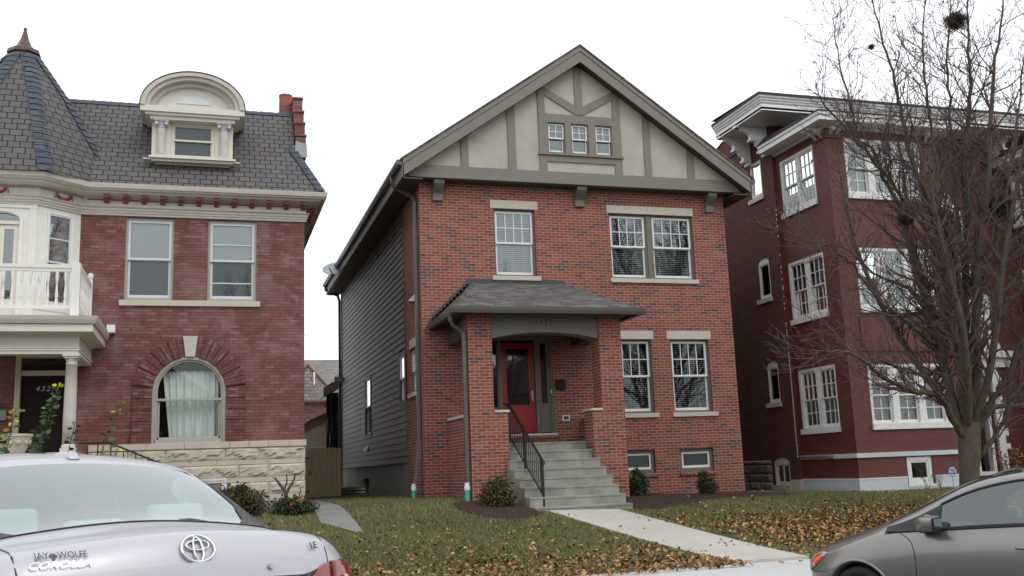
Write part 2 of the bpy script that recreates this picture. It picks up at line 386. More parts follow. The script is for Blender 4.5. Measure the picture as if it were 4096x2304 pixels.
def window(par, T, u0, u1, z0, z1, rec=.09, case=.045, cm='taupe', fr=.05, fm='white_paint', cols=4, rows=2, lc=0, lr=0, split=.5,
           glass='glass', blind='blind', lintel=None, sill=None, room='room_dark', tilt=35, step=.048, sm='limestone_cap', deep=.5, sillbar=.07, single=False, lowglass=None, mw=.02):
    w = MB(T).ring(u0+.001, u1-.001, z0+.001, z1-.001, case, -rec-.09, -rec+.02, case*1.1).build('window', cm, par)
    a0, a1, b0, b1 = u0+case, u1-case, z0+case*1.1, z1-case
    zm = b0+(b1-b0)*split
    if single:
        MB(T).ring(a0, a1, b0, b1, fr, -rec-.05, -rec+.005, fr*1.3).build('sash', fm, w)
        if cols > 1 or rows > 1:
            g = MB(T); grid(g, a0+fr, a1-fr, b0+fr, b1-fr, cols, rows, -rec-.035, -rec-.008, mw); g.build('muntin', fm, w)
        MB(T).quad((a0+fr*.8, -rec-.025, b0+fr*.8), (a1-fr*.8, -rec-.025, b0+fr*.8), (a1-fr*.8, -rec-.025, b1-fr*.8), (a0+fr*.8, -rec-.025, b1-fr*.8)).build('glass', glass, w)
    else:
        MB(T).ring(a0, a1, zm-.02, b1, fr, -rec-.04, -rec+.006, fr*.9).build('upper_sash', fm, w)
        MB(T).ring(a0+.004, a1-.004, b0, zm+.015, fr, -rec-.085, -rec-.041, sillbar).build('lower_sash', fm, w)
        if cols > 1 or rows > 1:
            g = MB(T); grid(g, a0+fr, a1-fr, zm-.02+fr*.9, b1-fr, cols, rows, -rec-.028, -rec-.004, mw); g.build('muntin', fm, w)
        if lc:
            g = MB(T); grid(g, a0+fr, a1-fr, b0+sillbar, zm+.015-fr, lc, lr, -rec-.075, -rec-.05, mw); g.build('muntin', fm, w)
        MB(T).quad((a0+fr*.8, -rec-.02, zm), (a1-fr*.8, -rec-.02, zm), (a1-fr*.8, -rec-.02, b1-fr*.8), (a0+fr*.8, -rec-.02, b1-fr*.8)).build('glass', glass, w)
        MB(T).quad((a0+fr*.8, -rec-.065, b0+fr*.8), (a1-fr*.8, -rec-.065, b0+fr*.8), (a1-fr*.8, -rec-.065, zm), (a0+fr*.8, -rec-.065, zm)).build('glass', lowglass or glass, w)
    if blind:
        s = MB(T); slats(s, a0+fr*.6, a1-fr*.6, b0+.02, b1-.01, -rec-.15, step=step, tilt=tilt, w=step*.94); s.build('blind', blind, w, uv=False)
    d = MB(T); n0, n1 = -rec-.092, -rec-deep; x0, x1, y0, y1 = u0-.02, u1+.02, z0-.02, z1+.02
    d.add([(x0, n0, y0), (x1, n0, y0), (x1, n0, y1), (x0, n0, y1), (x0, n1, y0), (x1, n1, y0), (x1, n1, y1), (x0, n1, y1)],
          [(4, 5, 6, 7), (0, 1, 5, 4), (1, 2, 6, 5), (2, 3, 7, 6), (3, 0, 4, 7)]); d.build('room', room, w)
    if lintel: MB(T).box(lintel[0], lintel[1], -.1, .012, lintel[2], lintel[3]).build('lintel', lintel[4] if len(lintel) > 4 else 'limestone_cap', w, bevel=.004)
    if sill: MB(T).box(sill[0], sill[1], -rec-.02, .05, sill[2], sill[3]).build('sill', sm, w, bevel=.005)
    return w
def rect(u0, u1, z0, z1): return [(u0, z0), (u1, z0), (u1, z1), (u0, z1)]
# ================================================================ MIDDLE HOUSE
H = thing('brick_house', (8.6, 22, .8), 'new red brick house with half-timbered gable, front porch and number 4321', 'house')
FX = 22.0; XL, XR = 4.64, 12.60; ZG = .45
F = front(FX); SD = side(XL)
wins = [(6.44, 7.47, 6.08, 7.72), (9.40, 11.68, 6.08, 7.72), (9.28, 10.33, 2.79, 4.58), (10.84, 11.89, 2.79, 4.58), (9.33, 10.25, 1.37, 1.92), (10.90, 11.81, 1.37, 1.92)]
door = (6.20, 7.76, 2.34, 4.62)
w = MB(F); w.panel(rect(XL, XR, ZG, 8.32), [rect(a, b, c, d) for a, b, c, d in wins+[door]], 0, .22)
w.T = SD; w.panel(rect(FX, 23.96, ZG, 8.22), [rect(22.8, 23.5, 3.45, 4.50)], 0, .22)
w.T = ID; w.add([(XR, FX, ZG), (XR, 36, ZG), (XR, 36, 8.4), (XR, FX, 8.4)], [(0, 1, 2, 3)])
w.add([(XR, 36, ZG), (XL, 36, ZG), (XL, 36, 8.4), (XR, 36, 8.4)], [(0, 1, 2, 3)])
w.build('brick_wall', 'brick_new', H)
# second floor
k = dict(cols=4, rows=2, room='room_mid')
window(H, F, *wins[0], lintel=(6.36, 7.55, 7.73, 7.935), sill=(6.36, 7.56, 5.975, 6.08), glass='glass_mirror', **k)
w2 = window(H, F, 9.40, 10.42, 6.08, 7.72, lintel=(9.35, 10.45, 7.73, 7.93), sill=(9.36, 10.47, 5.975, 6.08), glass='glass_mirror', lowglass='glass', tilt=30, cols=4, rows=2)
w3 = window(H, F, 10.54, 11.68, 6.08, 7.72, lintel=(10.453, 11.71, 7.73, 7.93), sill=(10.473, 11.73, 5.975, 6.08), glass='glass_mirror', lowglass='glass', tilt=30, cols=4, rows=2)
MB(F).box(10.42, 10.54, -.16, -.045, 6.08, 7.73).build('window_mullion', 'taupe', H)
window(H, F, *wins[2], lintel=(9.18, 10.40, 4.58, 4.785), sill=(9.2, 10.41, 2.685, 2.79), **{**k, 'room': 'room_dark'}, tilt=18)
window(H, F, *wins[3], lintel=(10.76, 11.96, 4.58, 4.785), sill=(10.78, 12.0, 2.685, 2.79), **{**k, 'room': 'room_dark'}, tilt=18)
for a in wins[4:]:
    window(H, F, *a, case=.08, fr=.045, single=True, cols=1, rows=1, blind=None, glass='glass_clear', sill=(a[0]-.03, a[1]+.03, 1.285, 1.365), sm='brick_new')
window(H, SD, 22.8, 23.5, 3.45, 4.50, blind='blind', lintel=(22.74, 23.46, 4.51, 4.73), sill=(22.72, 23.6, 3.345, 3.45), cols=3, rows=2, rec=.06)
# siding
sw = [(23.99, 24.66, 3.33, 4.48), (29.4, 30.42, 2.76, 4.44)]
MB(SD).panel(rect(23.96, 36, 1.84, 8.22), [rect(*a) for a in sw], -.02, .1).build('siding', 'taupe_dark', H)
m = MB(SD); z = 1.84
while z < 8.16:
    cuts = [23.965, 36]
    spans = [(23.965, 36)]
    for a, b, c, d in sw:
        if z+.165 > c and z < d:
            ns = []
            for s0, s1 in spans:
                if a > s0 and b < s1: ns += [(s0, a-.1), (b+.1, s1)]
                elif b > s0 and a <= s0+.2: ns += [(b+.1, s1)]
                else: ns.append((s0, s1))
            spans = ns
    for s0, s1 in spans: m.prismx([(-.015, z), (.026, z), (.006, z+.172), (-.015, z+.172)], s0, s1)
    z += .1645
plain('siding_paint', (.112, .097, .082), .55, var=.06)
m.build('siding_board', 'siding_paint', H)
for a, b, c, d in sw:
    window(H, SD, a, b, c, d, rec=-.02, case=.012, cm='taupe_dark', cols=1, rows=1, fr=.04, blind=None, glass='glass_dim')  # white casing coloured dark taupe, standing in for the shade inside it
    MB(SD).ring(a-.1, b+.1, c-.1, d+.1, .1, -.01, .032).build('window_trim', 'siding_paint', H)
MB(SD).box(35.9, 36.02, -.02, .04, 1.8, 8.2).build('corner_board', 'taupe_dark', H)
f = MB(SD).panel(rect(23.96, 36, ZG, 1.84), [rect(30.1, 31.2, 1.2, 1.48)], -.004, .2)
f.build('foundation', 'concrete_found', H)
MB(SD).quad((30.0, -.2, 1.1), (31.3, -.2, 1.1), (31.3, -.2, 1.6), (30.0, -.2, 1.6)).build('vent_recess', 'room_dark', H)
# roof
AX = 8.63; S = .703
def zt(x, top): return top-S*abs(x-AX)
r = MB(); e0, e1, y0, y1 = 4.10, 13.16, 21.36, 36.6
for a, sgn in ((e0, 1), (e1, 1)):
    zt0 = zt(a, 11.83)
    r.add([(a, y0, zt0), (AX, y0, 11.83), (AX, y1, 11.83), (a, y1, zt0), (a, y0, zt0-.05), (AX, y0, 11.78), (AX, y1, 11.78), (a, y1, zt0-.05)],
          [(0, 1, 2, 3), (4, 7, 6, 5), (0, 4, 5, 1), (0, 3, 7, 4), (2, 6, 7, 3)])
roof = r.build('roof', 'asphalt_shingle', H)
RK = front(21.40)
fa = MB(RK)
for a in (4.16, 13.10):
    fa.prism([(a, zt(a, 11.38)), (AX, 11.38), (AX, 11.66), (a, zt(a, 11.66))], -.04, 0)
    fa.prism([(a, zt(a, 11.661)), (AX, 11.661), (AX, 11.775), (a, zt(a, 11.775))], -.04, .02)
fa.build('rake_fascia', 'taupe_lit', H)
so = MB()
for a in (4.16, 13.10):
    so.add([(a, 21.44, zt(a, 11.44)), (AX, 21.44, 11.44), (AX, 21.72, 11.44), (a, 21.72, zt(a, 11.44))], [(0, 1, 2, 3)])
so.box(4.17, 13.09, 21.44, 22.0, 8.205, 8.235) if False else None
so.box(4.30, 12.96, 21.70, 22.0, 8.295, 8.312)
for s0, s1 in ((4.18, 4.62), (12.62, 13.08)): so.box(s0, s1, 21.44, 36.6, 8.19, 8.215)
for a, b in ((4.165, 4.35), (12.91, 13.095)): so.add([(a, 21.7, 8.2), (b, 21.7, 8.2), (b, 21.7, zt(b, 11.44)), (a, 21.7, zt(a, 11.44))], [(0, 1, 2, 3)])
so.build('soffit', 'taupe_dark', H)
MB().box(4.14, 4.18, 21.40, 36.6, 8.215, 8.56).build('eave_fascia', 'taupe', H); MB().box(13.08, 13.12, 21.40, 36.6, 8.215, 8.56).build('eave_fascia', 'taupe', H)
def gutter_side(x, sgn, ya, yb, zb, name='gutter'):
    prof = [(0, zb), (.08, zb), (.12, zb+.07), (.12, zb+.13), (.105, zb+.13), (.1, zb+.075), (.07, zb+.015), (.01, zb+.015), (.01, zb+.13), (0, zb+.13)]
    g = MB(lambda u, n, z: (x+sgn*n, u, z)); g.prismx(prof, ya, yb); g.box(ya-.006, ya, .0, .12, zb+.01, zb+.13); g.box(yb, yb+.006, .0, .12, zb+.01, zb+.13); return g.build(name, 'gutter_bronze', H)
gutter_side(4.139, -1, 21.42, 36.6, 8.49); gutter_side(13.121, 1, 21.42, 36.6, 8.49)
# gable
G = front(21.70)
aw = [(7.80, 8.235, 9.10, 9.86), (8.41, 8.85, 9.10, 9.86), (9.035, 9.47, 9.10, 9.86)]
ol = [(4.31, 8.31), (12.95, 8.31), (12.95, zt(12.95, 11.42)), (AX, 11.42), (4.31, zt(4.31, 11.42))]
MB(G).panel(ol, [rect(*a) for a in aw], 0, .12).build('gable_wall', 'stucco', H)
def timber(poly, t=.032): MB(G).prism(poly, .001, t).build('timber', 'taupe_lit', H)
timber([(4.30, 8.312), (12.96, 8.312), (12.52, 8.61), (4.74, 8.61)], .045)
for a, b in ((5.60, 5.78), (6.77, 6.96), (10.32, 10.50), (11.49, 11.68)):
    timber([(a, 8.611), (b, 8.611), (b, zt(b, 11.40)), (a, zt(a, 11.40))])
for a, b in ((7.56, 7.74), (9.52, 9.71)): timber([(a, 8.611), (b, 8.611), (b, zt(b, 11.40)), (a, zt(a, 11.40))], .034)
timber([(8.54, 10.10), (8.73, 10.10), (8.73, 11.30), (AX, 11.38), (8.54, 11.30)], .034)
timber([(7.741, 10.56), (8.539, 10.10), (8.539, 10.32), (7.741, 10.76)]); timber([(9.519, 10.56), (8.731, 10.10), (8.731, 10.32), (9.519, 10.76)])
timber([(7.741, 9.862), (9.519, 9.862), (9.519, 10.08), (7.741, 10.08)])
timber([(8.237, 9.08), (8.408, 9.08), (8.408, 9.861), (8.237, 9.861)]); timber([(8.852, 9.08), (9.033, 9.08), (9.033, 9.861), (8.852, 9.861)])
timber([(7.741, 9.08), (7.798, 9.08), (7.798, 9.861), (7.741, 9.861)]); timber([(9.472, 9.08), (9.519, 9.08), (9.519, 9.861), (9.472, 9.861)])
timber([(7.741, 8.87), (9.519, 8.87), (9.519, 9.02), (7.741, 9.02)])
MB(G).box(7.53, 9.74, .001, .075, 9.025, 9.075).build('gable_sill', 'taupe_lit', H)
for a in aw: window(H, G, *a, rec=.03, case=.02, fr=.035, cols=2, rows=2, blind=None, glass='glass_mirror', room='room_mid', sillbar=.06, deep=.35, mw=.016)
# eave brackets
for a, b in ((4.955, 5.20), (8.51, 8.755), (12.06, 12.29)):
    MB(F).prismx([(0.001, 7.84), (.07, 7.84), (.075, 8.0), (.12, 8.05), (.20, 8.12), (.27, 8.20), (.28, 8.24), (.28, 8.292), (.001, 8.292)], a, b).build('bracket', 'taupe', H, bevel=.004)
# ---- porch
def pier(a0, a1, b0, b1):
    m = MB(); m.box(a0, a1, 20.0, 20.5, ZG, 2.76); m.box(b0, b1, 20.0, 20.5, 2.7602, 4.86); return m.build('porch_pier', 'brick_new', H)
pier(5.20, 6.02, 5.20, 5.72); pier(7.91, 8.67, 8.15, 8.67)
MB().box(5.722, 6.05, 19.97, 20.53, 2.761, 2.812).build('pier_cap', 'limestone_cap', H, bevel=.004)
MB().box(7.88, 8.148, 19.97, 20.53, 2.761, 2.812).build('pier_cap', 'limestone_cap', H, bevel=.004)
for a, b in ((5.21, 5.41), (8.46, 8.66)):
    k2 = MB().box(a, b, 20.501, 21.999, ZG, 2.70).build('porch_side_wall', 'brick_new', H)
    MB().box(a-.03, b+.03, 20.502, 21.998, 2.701, 2.765).build('cap_stone', 'limestone_cap', k2, bevel=.004)
MB().box(5.411, 8.459, 20.503, 21.998, 1.9, 2.13).build('porch_floor', 'concrete_step', H)
st = MB()
for i in range(8):
    zt_ = 2.13-.183*i; yn = 20.46-.3135*i; yb = 20.50 if i == 0 else 20.46-.3135*(i-1)+.012
    xa, xb = (6.022, 7.908) if i < 2 else (5.965, 7.965)
    st.box(xa, xb, yn, yb, .4, zt_); st.box(xa-.003, xb+.003, yn-.012, yn+.02, zt_-.035, zt_+.001)
st.build('front_steps', 'concrete_step', H)
beam = MB(front(20.03))
xs_ = [5.722+(8.148-5.722)*i/24 for i in range(25)]
arc = [(x, 4.33+.13*(1-((x-6.935)/1.213)**2)) for x in xs_]
beam.prism([(5.722, 4.535)]+arc+[(8.148, 4.535)], -.4, 0)
beam.prism(rect(5.722, 8.148, 4.54, 4.86), -.4, -.012)
pb = beam.build('porch_beam', 'taupe', H)
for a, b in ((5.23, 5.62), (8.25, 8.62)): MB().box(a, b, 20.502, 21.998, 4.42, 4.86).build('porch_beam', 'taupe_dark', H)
TT = front(20.045)
text('house_number', '4321', .17, 'black_metal', pb, lambda u, n, z: TT(u+6.905, n, z+4.665), .004, 1.28)
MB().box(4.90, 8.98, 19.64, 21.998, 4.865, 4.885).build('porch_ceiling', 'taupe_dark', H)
E0, E1, EY, EZ, RZ = 4.86, 9.01, 19.62, 4.945, 5.90; T0, T1 = 5.87, 8.05
pr = MB()
pts = [(E0, EY, EZ), (E1, EY, EZ), (E1, 21.998, EZ), (E0, 21.998, EZ), (T0, 21.998, RZ), (T1, 21.998, RZ)]
pr.add(pts+[(x, y, z-.05) for x, y, z in pts[:4]], [(0, 1, 5, 4), (1, 2, 5), (0, 4, 3), (6, 7, 1, 0), (7, 8, 2, 1), (9, 6, 0, 3), (6, 9, 8, 7)])
pr.build('porch_roof', 'asphalt_shingle', H)
hp = MB()
for s0, s1 in (((E0, EY, EZ), (T0, 21.95, RZ-.01)), ((E1, EY, EZ), (T1, 21.95, RZ-.01))):
    hp = MB(); a = Vector(s0); b = Vector(s1); N = 17
    for i in range(N):
        p = a.lerp(b, i/N)+Vector((0, 0, .012)); q = a.lerp(b, (i+1.15)/N)+Vector((0, 0, .006)); d = (q-p).normalized(); sx = Vector((d.y, -d.x, 0)).normalized()*.11
        up_ = Vector((0, 0, .022)); dn = Vector((0, 0, -.055))
        hp.add([tuple(p+sx+dn), tuple(p+up_), tuple(p-sx+dn), tuple(q+sx+dn), tuple(q+up_*.5), tuple(q-sx+dn)], [(0, 1, 4, 3), (1, 2, 5, 4), (0, 2, 1)])
    hp.build('hip_shingles', 'asphalt_shingle', H)
fl = MB(F); fl.box(5.72, 8.12, .001, .02, 5.86, 5.99)
for (xa, xb, sg) in ((4.80, 5.80, 1), (9.06, 8.08, -1)):
    N = 12
    for i in range(N):
        x0 = xa+(xb-xa)*i/N; z0 = EZ-.02+(RZ-EZ+.02)*i/N; x1 = x0+sg*.16
        fl.box(min(x0, x1), max(x0, x1), .001, .012, z0-.02, z0+.145)
fl.build('flashing', 'flashing', H)
g = MB(); prof = [(0, 4.80), (.07, 4.80), (.09, 4.87), (.095, 4.925), (.08, 4.925), (.075, 4.87), (.06, 4.815), (.01, 4.815), (.01, 4.925), (0, 4.925)]
for T_, u0, u1 in ((lambda u, n, z: (u, EY-n, z), E0-.095, E1+.095), (lambda u, n, z: (E0-n, u, z), EY, 21.998), (lambda u, n, z: (E1+n, u, z), EY, 21.998)):
    g.T = T_; g.prismx(prof, u0, u1); g.box(u0 if u0 > 10 else u0+.05, u1 if u1 > 10 else u1-.05, -.03, -.001, 4.80, 4.91)
g.T = ID; g.build('gutter', 'gutter_bronze', H)
def downspout(path, par, mat='gutter_bronze', r=.05, name='downspout'):
    return MB().tube(path, r, 4).build(name, mat, par)
downspout([(4.80, 19.9, 4.80), (4.80, 19.9, 4.70), (4.86, 19.95, 4.60), (5.02, 20.03, 4.52), (5.10, 20.06, 4.44), (5.115, 20.06, 4.3), (5.115, 20.06, 3.), (5.115, 20.06, 1.33)], H)
downspout([(4.08, 22.4, 8.50), (4.08, 22.4, 8.36), (4.14, 22.38, 8.24), (4.40, 22.3, 8.08), (4.53, 22.25, 7.98), (4.57, 22.22, 7.85), (4.575, 22.22, 5.5), (4.575, 22.22, 2.3), (4.56, 22.2, 2.05), (4.43, 22.15, 1.36)], H)
downspout([(4.08, 36.3, 8.50), (4.08, 36.3, 8.35), (4.3, 36.2, 8.2), (4.5, 36.15, 8.12), (4.56, 36.1, 7.9), (4.56, 36.1, 1.1)], H, 'dark_bronze', .06)
for (x, y, zb) in ((5.10, 20.05, .7), (4.415, 22.14, .8)):
    dp = MB().lathe([(.052, zb), (.052, 1.24)], x, y, 16).build('drain_pipe', 'aqua_pipe', H, smooth=False)
    MB().lathe([(.058, 1.20), (.062, 1.205), (.062, 1.27), (.05, 1.272), (.05, 1.35)], x, y, 16).build('pipe_cap', 'pvc_white', dp)
# handrail
rl = MB(); RX = 6.25
def rz(y): return 1.745+(y-18.56)*(2.97-1.745)/(20.70-18.56)
rl.tube([(RX, 18.47, 1.66), (RX, 18.50, 1.70), (RX, 20.70, 2.97), (RX-.09, 20.78, 2.99)], .024, 8)
lo = lambda y: rz(y)-.71
rl.tube([(RX, 18.60, lo(18.60)), (RX, 20.74, lo(20.74))], .014, 6)
for y, zb in ((18.60, .85), (19.68, 1.40)): rl.box(RX-.022, RX+.022, y-.022, y+.022, zb, rz(y)-.01)
rl.box(RX-.022, RX+.022, 20.70, 20.744, 2.13, 2.97)
y = 18.72
while y < 20.68:
    if abs(y-19.68) > .05: rl.box(RX-.0075, RX+.0075, y-.0075, y+.0075, lo(y), rz(y))
    y += .118
rl.build('handrail', 'black_metal', H)
# door
D = MB(F); D.ring(*door[:2], 2.36, 4.62, .06, -.17, -.02, .02); D.box(6.44, 6.50, -.17, -.02, 2.38, 4.56); D.box(7.33, 7.39, -.17, -.02, 2.38, 4.56)
D.box(7.40, 7.70, -.15, -.06, 2.40, 3.0); D.ring(7.40, 7.70, 3.0, 4.56, .075, -.15, -.06); D.ring(6.26, 6.44, 2.40, 4.56, .03, -.15, -.06); D.box(6.26, 6.44, -.15, -.06, 2.40, 3.0)
D.ring(7.45, 7.65, 2.48, 2.93, .025, -.06, -.045)
df = D.build('door_frame', 'taupe', H)
for a, b in ((7.475, 7.625), (6.29, 6.41)): MB(F).quad((a, -.10, 3.0), (b, -.10, 3.0), (b, -.10, 4.5), (a, -.10, 4.5)).build('sidelight_glass', 'glass_mirror', df)
MB(F).add([(6.2, -.3, 2.3), (7.76, -.3, 2.3), (7.76, -.3, 4.62), (6.2, -.3, 4.62)], [(0, 1, 2, 3)]).build('room', 'room_dark', df)
dr = MB(F); dr.ring(6.505, 7.325, 2.40, 4.50, .13, -.14, -.09, .64); dr.ring(6.68, 7.15, 2.52, 2.93, .03, -.09, -.08); dr.ring(6.62, 7.21, 3.02, 4.39, .025, -.09, -.075)
dd = dr.build('front_door', 'red_door', H)
MB(F).quad((6.6, -.11, 3.0), (7.2, -.11, 3.0), (7.2, -.11, 4.4), (6.6, -.11, 4.4)).build('door_glass', 'glass_mirror', dd)
hh = MB(F); hh.box(7.235, 7.275, -.09, -.07, 3.15, 3.38); hh.tube([(7.255, -.06, 3.30), (7.255, -.03, 3.30), (7.18, -.03, 3.29)], .009, 6); hh.tube([(7.255, -.07, 3.25), (7.255, -.03, 3.22), (7.255, -.03, 3.14), (7.255, -.07, 3.12)], .008, 6); hh.build('handle', 'capital_silver', dd)
MB(F).box(6.2, 7.80, -.16, .03, 2.335, 2.375).build('threshold', 'white_worn', df)
MB(F).box(6.15, 7.84, -.1, .035, 2.26, 2.333).build('door_sill', 'brick_new', H)
mb = MB(F); mb.box(7.82, 8.03, .002, .10, 3.38, 3.56); mb.prismx([(.002, 3.561), (.115, 3.561), (.10, 3.585), (.002, 3.62)], 7.81, 8.04); mb.build('mailbox', 'black_metal', H, bevel=.004)
v = MB(F); v.ring(7.94, 8.12, 2.655, 2.785, .025, .002, .03); v.build('wall_vent', 'pvc_white', H); MB(F).quad((7.95, .008, 2.66), (8.11, .008, 2.66), (8.11, .008, 2.78), (7.95, .008, 2.78)).build('vent_grille', 'screen_dark', H)
MB(F).box(7.69, 7.715, -.02, .0, 3.30, 3.38).build('doorbell', 'pvc_white', H, bevel=.004)
hv = MB(SD); hv.prismx([(.001, 5.58), (.16, 5.58), (.001, 5.74)], 22.72, 22.98); hv.build('vent_hood', 'pvc_white', H)
MB(SD).prismx([(.03, 2.30), (.14, 2.30), (.03, 2.44)], 30.05, 30.25).build('vent_hood', 'pvc_white', H)
mt = MB(); mt.box(12.605, 12.75, 22.5, 22.8, 1.05, 1.4); mt.tube([(12.65, 22.65, 1.05), (12.65, 22.65, .75)], .03, 8); mt.build('gas_meter', 'galvanised', H, bevel=.02)
# rear corner: floodlight and sheeted back porch
ft = MB(); ft.tube([(4.66, 35.9, 5.0), (4.55, 35.85, 4.98)], .03, 6); ft.box(4.30, 4.62, 35.65, 35.85, 4.88, 5.08); ft.build('floodlight', 'galvanised', H, bevel=.02)
bpch = MB()
N = 40
for i in range(N):
    a = 4.17+(4.68-4.17)*i/N; b = 4.17+(4.68-4.17)*(i+1)/N; ya = 37+.04*math.sin(i*1.1)+.03*math.sin(i*.37); yb = 37+.04*math.sin((i+1)*1.1)+.03*math.sin((i+1)*.37)
    for j in range(10):
        z0 = 1.0+3.62*j/10; z1 = 1.0+3.62*(j+1)/10; s0 = .04*math.sin(j*1.3+i*.5); s1 = .04*math.sin((j+1)*1.3+i*.5); t1 = .04*math.sin((j+1)*1.3+(i+1)*.5); t0 = .04*math.sin(j*1.3+(i+1)*.5)
        bpch.add([(a, ya+s0, z0), (b, yb+t0, z0), (b, yb+t1, z1), (a, ya+s1, z1)], [(0, 1, 2, 3)])
bpch.build('plastic_sheeting', 'black_plastic', H, smooth=True)
MB().add([(4.06, 36.9, 4.46), (4.06, 36.9, 4.78), (4.75, 36.9, 5.26), (4.75, 36.9, 4.84), (4.06, 39, 4.46), (4.06, 39, 4.78), (4.75, 39, 5.26), (4.75, 39, 4.84)],
         [(0, 1, 2, 3), (4, 7, 6, 5), (1, 5, 6, 2), (0, 3, 7, 4), (0, 4, 5, 1)]).build('back_porch_roof', 'taupe', H)

# window well
ww = MB(); N = 28; cy, rr = 31.2, 1.0
pts = [(4.62-rr*math.sin(math.pi*i/N), cy+1.15*math.cos(math.pi*i/N)) for i in range(N+1)]
zs = [.86+.38*j/18 for j in range(19)]
def wp(i, j):
    c = .014*math.sin(j*math.pi/2.2); x, y = pts[i]; t = math.pi*i/N
    return (x-c*math.sin(t), y+c*math.cos(t), zs[j])
ww.add([wp(i, j) for i in range(N+1) for j in range(19)], [(i*19+j, (i+1)*19+j, (i+1)*19+j+1, i*19+j+1) for i in range(N) for j in range(18)])
o = ww.build('window_well', 'galvanised', None, smooth=True); o.modifiers.new('s', 'SOLIDIFY').thickness = .008
tag(o, 'corrugated metal window well against the grey foundation', 'window well')
# satellite dish on the roof edge
t = thing('satellite_dish', (4.35, 33, 8.0), 'oval grey satellite dish beyond the left eave of the middle house', 'satellite dish')
c = Vector((4.02, 33.0, 8.42)); ax = Vector((-.35, -.75, .56)).normalized(); ex = ax.cross(Vector((0, 0, 1))).normalized(); ez = ex.cross(ax)
d = MB(); vs = [tuple(c)]; fs = []
for k_ in range(1, 6):
    for j in range(28):
        a = 2*math.pi*j/28; q = k_/5; vs.append(tuple(c+ex*.40*q*math.cos(a)+ez*.29*q*math.sin(a)+ax*.07*q*q))
for j in range(28): fs.append((0, 1+j, 1+(j+1) % 28))
for k_ in range(4):
    for j in range(28): fs.append((1+k_*28+j, 1+(k_+1)*28+j, 1+(k_+1)*28+(j+1) % 28, 1+k_*28+(j+1) % 28))
d.add(vs, fs); dd_ = d.build('dish', 'dish_grey', t, smooth=True); dd_.modifiers.new('s', 'SOLIDIFY').thickness = .008
MB().tube([tuple(c-ax*.02), tuple(c-ax*.15), (4.42, 33.2, 8.75)], .03, 8).build('mast', 'dark_bronze', t)
MB().tube([tuple(c-ez*.29+ax*.06), tuple(c-ez*.36+ax*.45)], .018, 6).build('feed_arm', 'dark_bronze', t)
# ================================================================ LEFT HOUSE
def sweep(path, prof, mb=None):
    """profile (n,z) swept along a plan polyline with mitred corners; outward is to the left of travel"""
    mb = mb or MB(); P = [Vector(p) for p in path]; nrm = []
    for i in range(len(P)-1):
        d = (P[i+1]-P[i]).normalized(); nrm.append(Vector((-d.y, d.x)))
    vs = []
    for i, p in enumerate(P):
        if i == 0: m_ = nrm[0]
        elif i == len(P)-1: m_ = nrm[-1]
        else:
            m_ = (nrm[i-1]+nrm[i]).normalized(); m_ = m_/max(.3, m_.dot(nrm[i]))
        for n, z in prof: vs.append((p.x+m_.x*n, p.y+m_.y*n, z))
    k = len(prof); fs = [(i*k+j, i*k+(j+1) % k, (i+1)*k+(j+1) % k, (i+1)*k+j) for i in range(len(P)-1) for j in range(k)]
    fs += [list(range(k)), list(range((len(P)-1)*k, len(P)*k))]
    return mb.add(vs, fs)
def rockface(mb, u0, u1, z0, z1, n0, amp, seed):
    rnd = random.Random(seed); nu = max(3, int((u1-u0)/.07)); nz = max(4, int((z1-z0)/.04)); vs = []
    ph = [rnd.uniform(0, 6) for _ in range(6)]; lip = [.35+.25*math.sin(i*.55+ph[0])+.15*math.sin(i*1.7+ph[1])+rnd.uniform(-.07, .07) for i in range(nu+1)]
    for i in range(nu+1):
        for j in range(nz+1):
            u = u0+(u1-u0)*i/nu; z = z0+(z1-z0)*j/nz; e = min(i, nu-i, j, nz-j)
            t = j/nz; h = amp*(1 if t > lip[i] else .25)*(.75+.25*math.sin(u*9+ph[2]))+rnd.uniform(-.006, .006)
            if e == 0: h = 0
            vs.append((u, n0+h, z))
    mb.add(vs, [(i*(nz+1)+j, (i+1)*(nz+1)+j, (i+1)*(nz+1)+j+1, i*(nz+1)+j+1) for i in range(nu) for j in range(nz)])
    mb.add([(u0, n0, z0), (u1, n0, z0), (u1, n0, z1), (u0, n0, z1), (u0, -.1, z0), (u1, -.1, z0), (u1, -.1, z1), (u0, -.1, z1)], [(0, 4, 7, 3), (1, 2, 6, 5), (0, 1, 5, 4), (3, 7, 6, 2)])
A = thing('brick_house', (-3, 22, .9), 'old red brick house with slate roof, corner turret and curved-top dormer, number 4325', 'house')
LX = 2.01; cx, cz, ri, ro = -.37, 3.45, .74, 1.16
def arcpts(r, a0, a1, n, c=(cx, cz), ry=None): return [(c[0]+r*math.cos(R(a0+(a1-a0)*i/n)), c[1]+(ry or r)*math.sin(R(a0+(a1-a0)*i/n))) for i in range(n+1)]
archole = [(cx-ri, 2.385), (cx+ri, 2.385)]+arcpts(ri, 0, 180, 28)
lw = [(-1.73, -.75, 5.40, 7.19), (-.05, .98, 5.40, 7.19)]
dopen = (-3.72, -2.66, 2.2, 4.28)
w = MB(F); w.panel([(-8.4, 2.38), (LX, 2.38), (LX, 7.5), (-8.4, 7.5)], [rect(*a) for a in lw]+[archole], 0, .25) if False else None
w = MB(F); w.panel([(-8.4, .5), (LX, .5), (LX, 7.5), (-8.4, 7.5)], [rect(*a) for a in lw]+[archole, rect(*dopen)], 0, .25)
w.T = ID; w.add([(LX, 22, .5), (LX, 36, .5), (LX, 36, 7.6), (LX, 22, 7.6)], [(0, 1, 2, 3)]); w.add([(-8.4, 36, .5), (LX, 36, .5), (LX, 36, 9), (-8.4, 36, 9)], [(0, 1, 2, 3)])
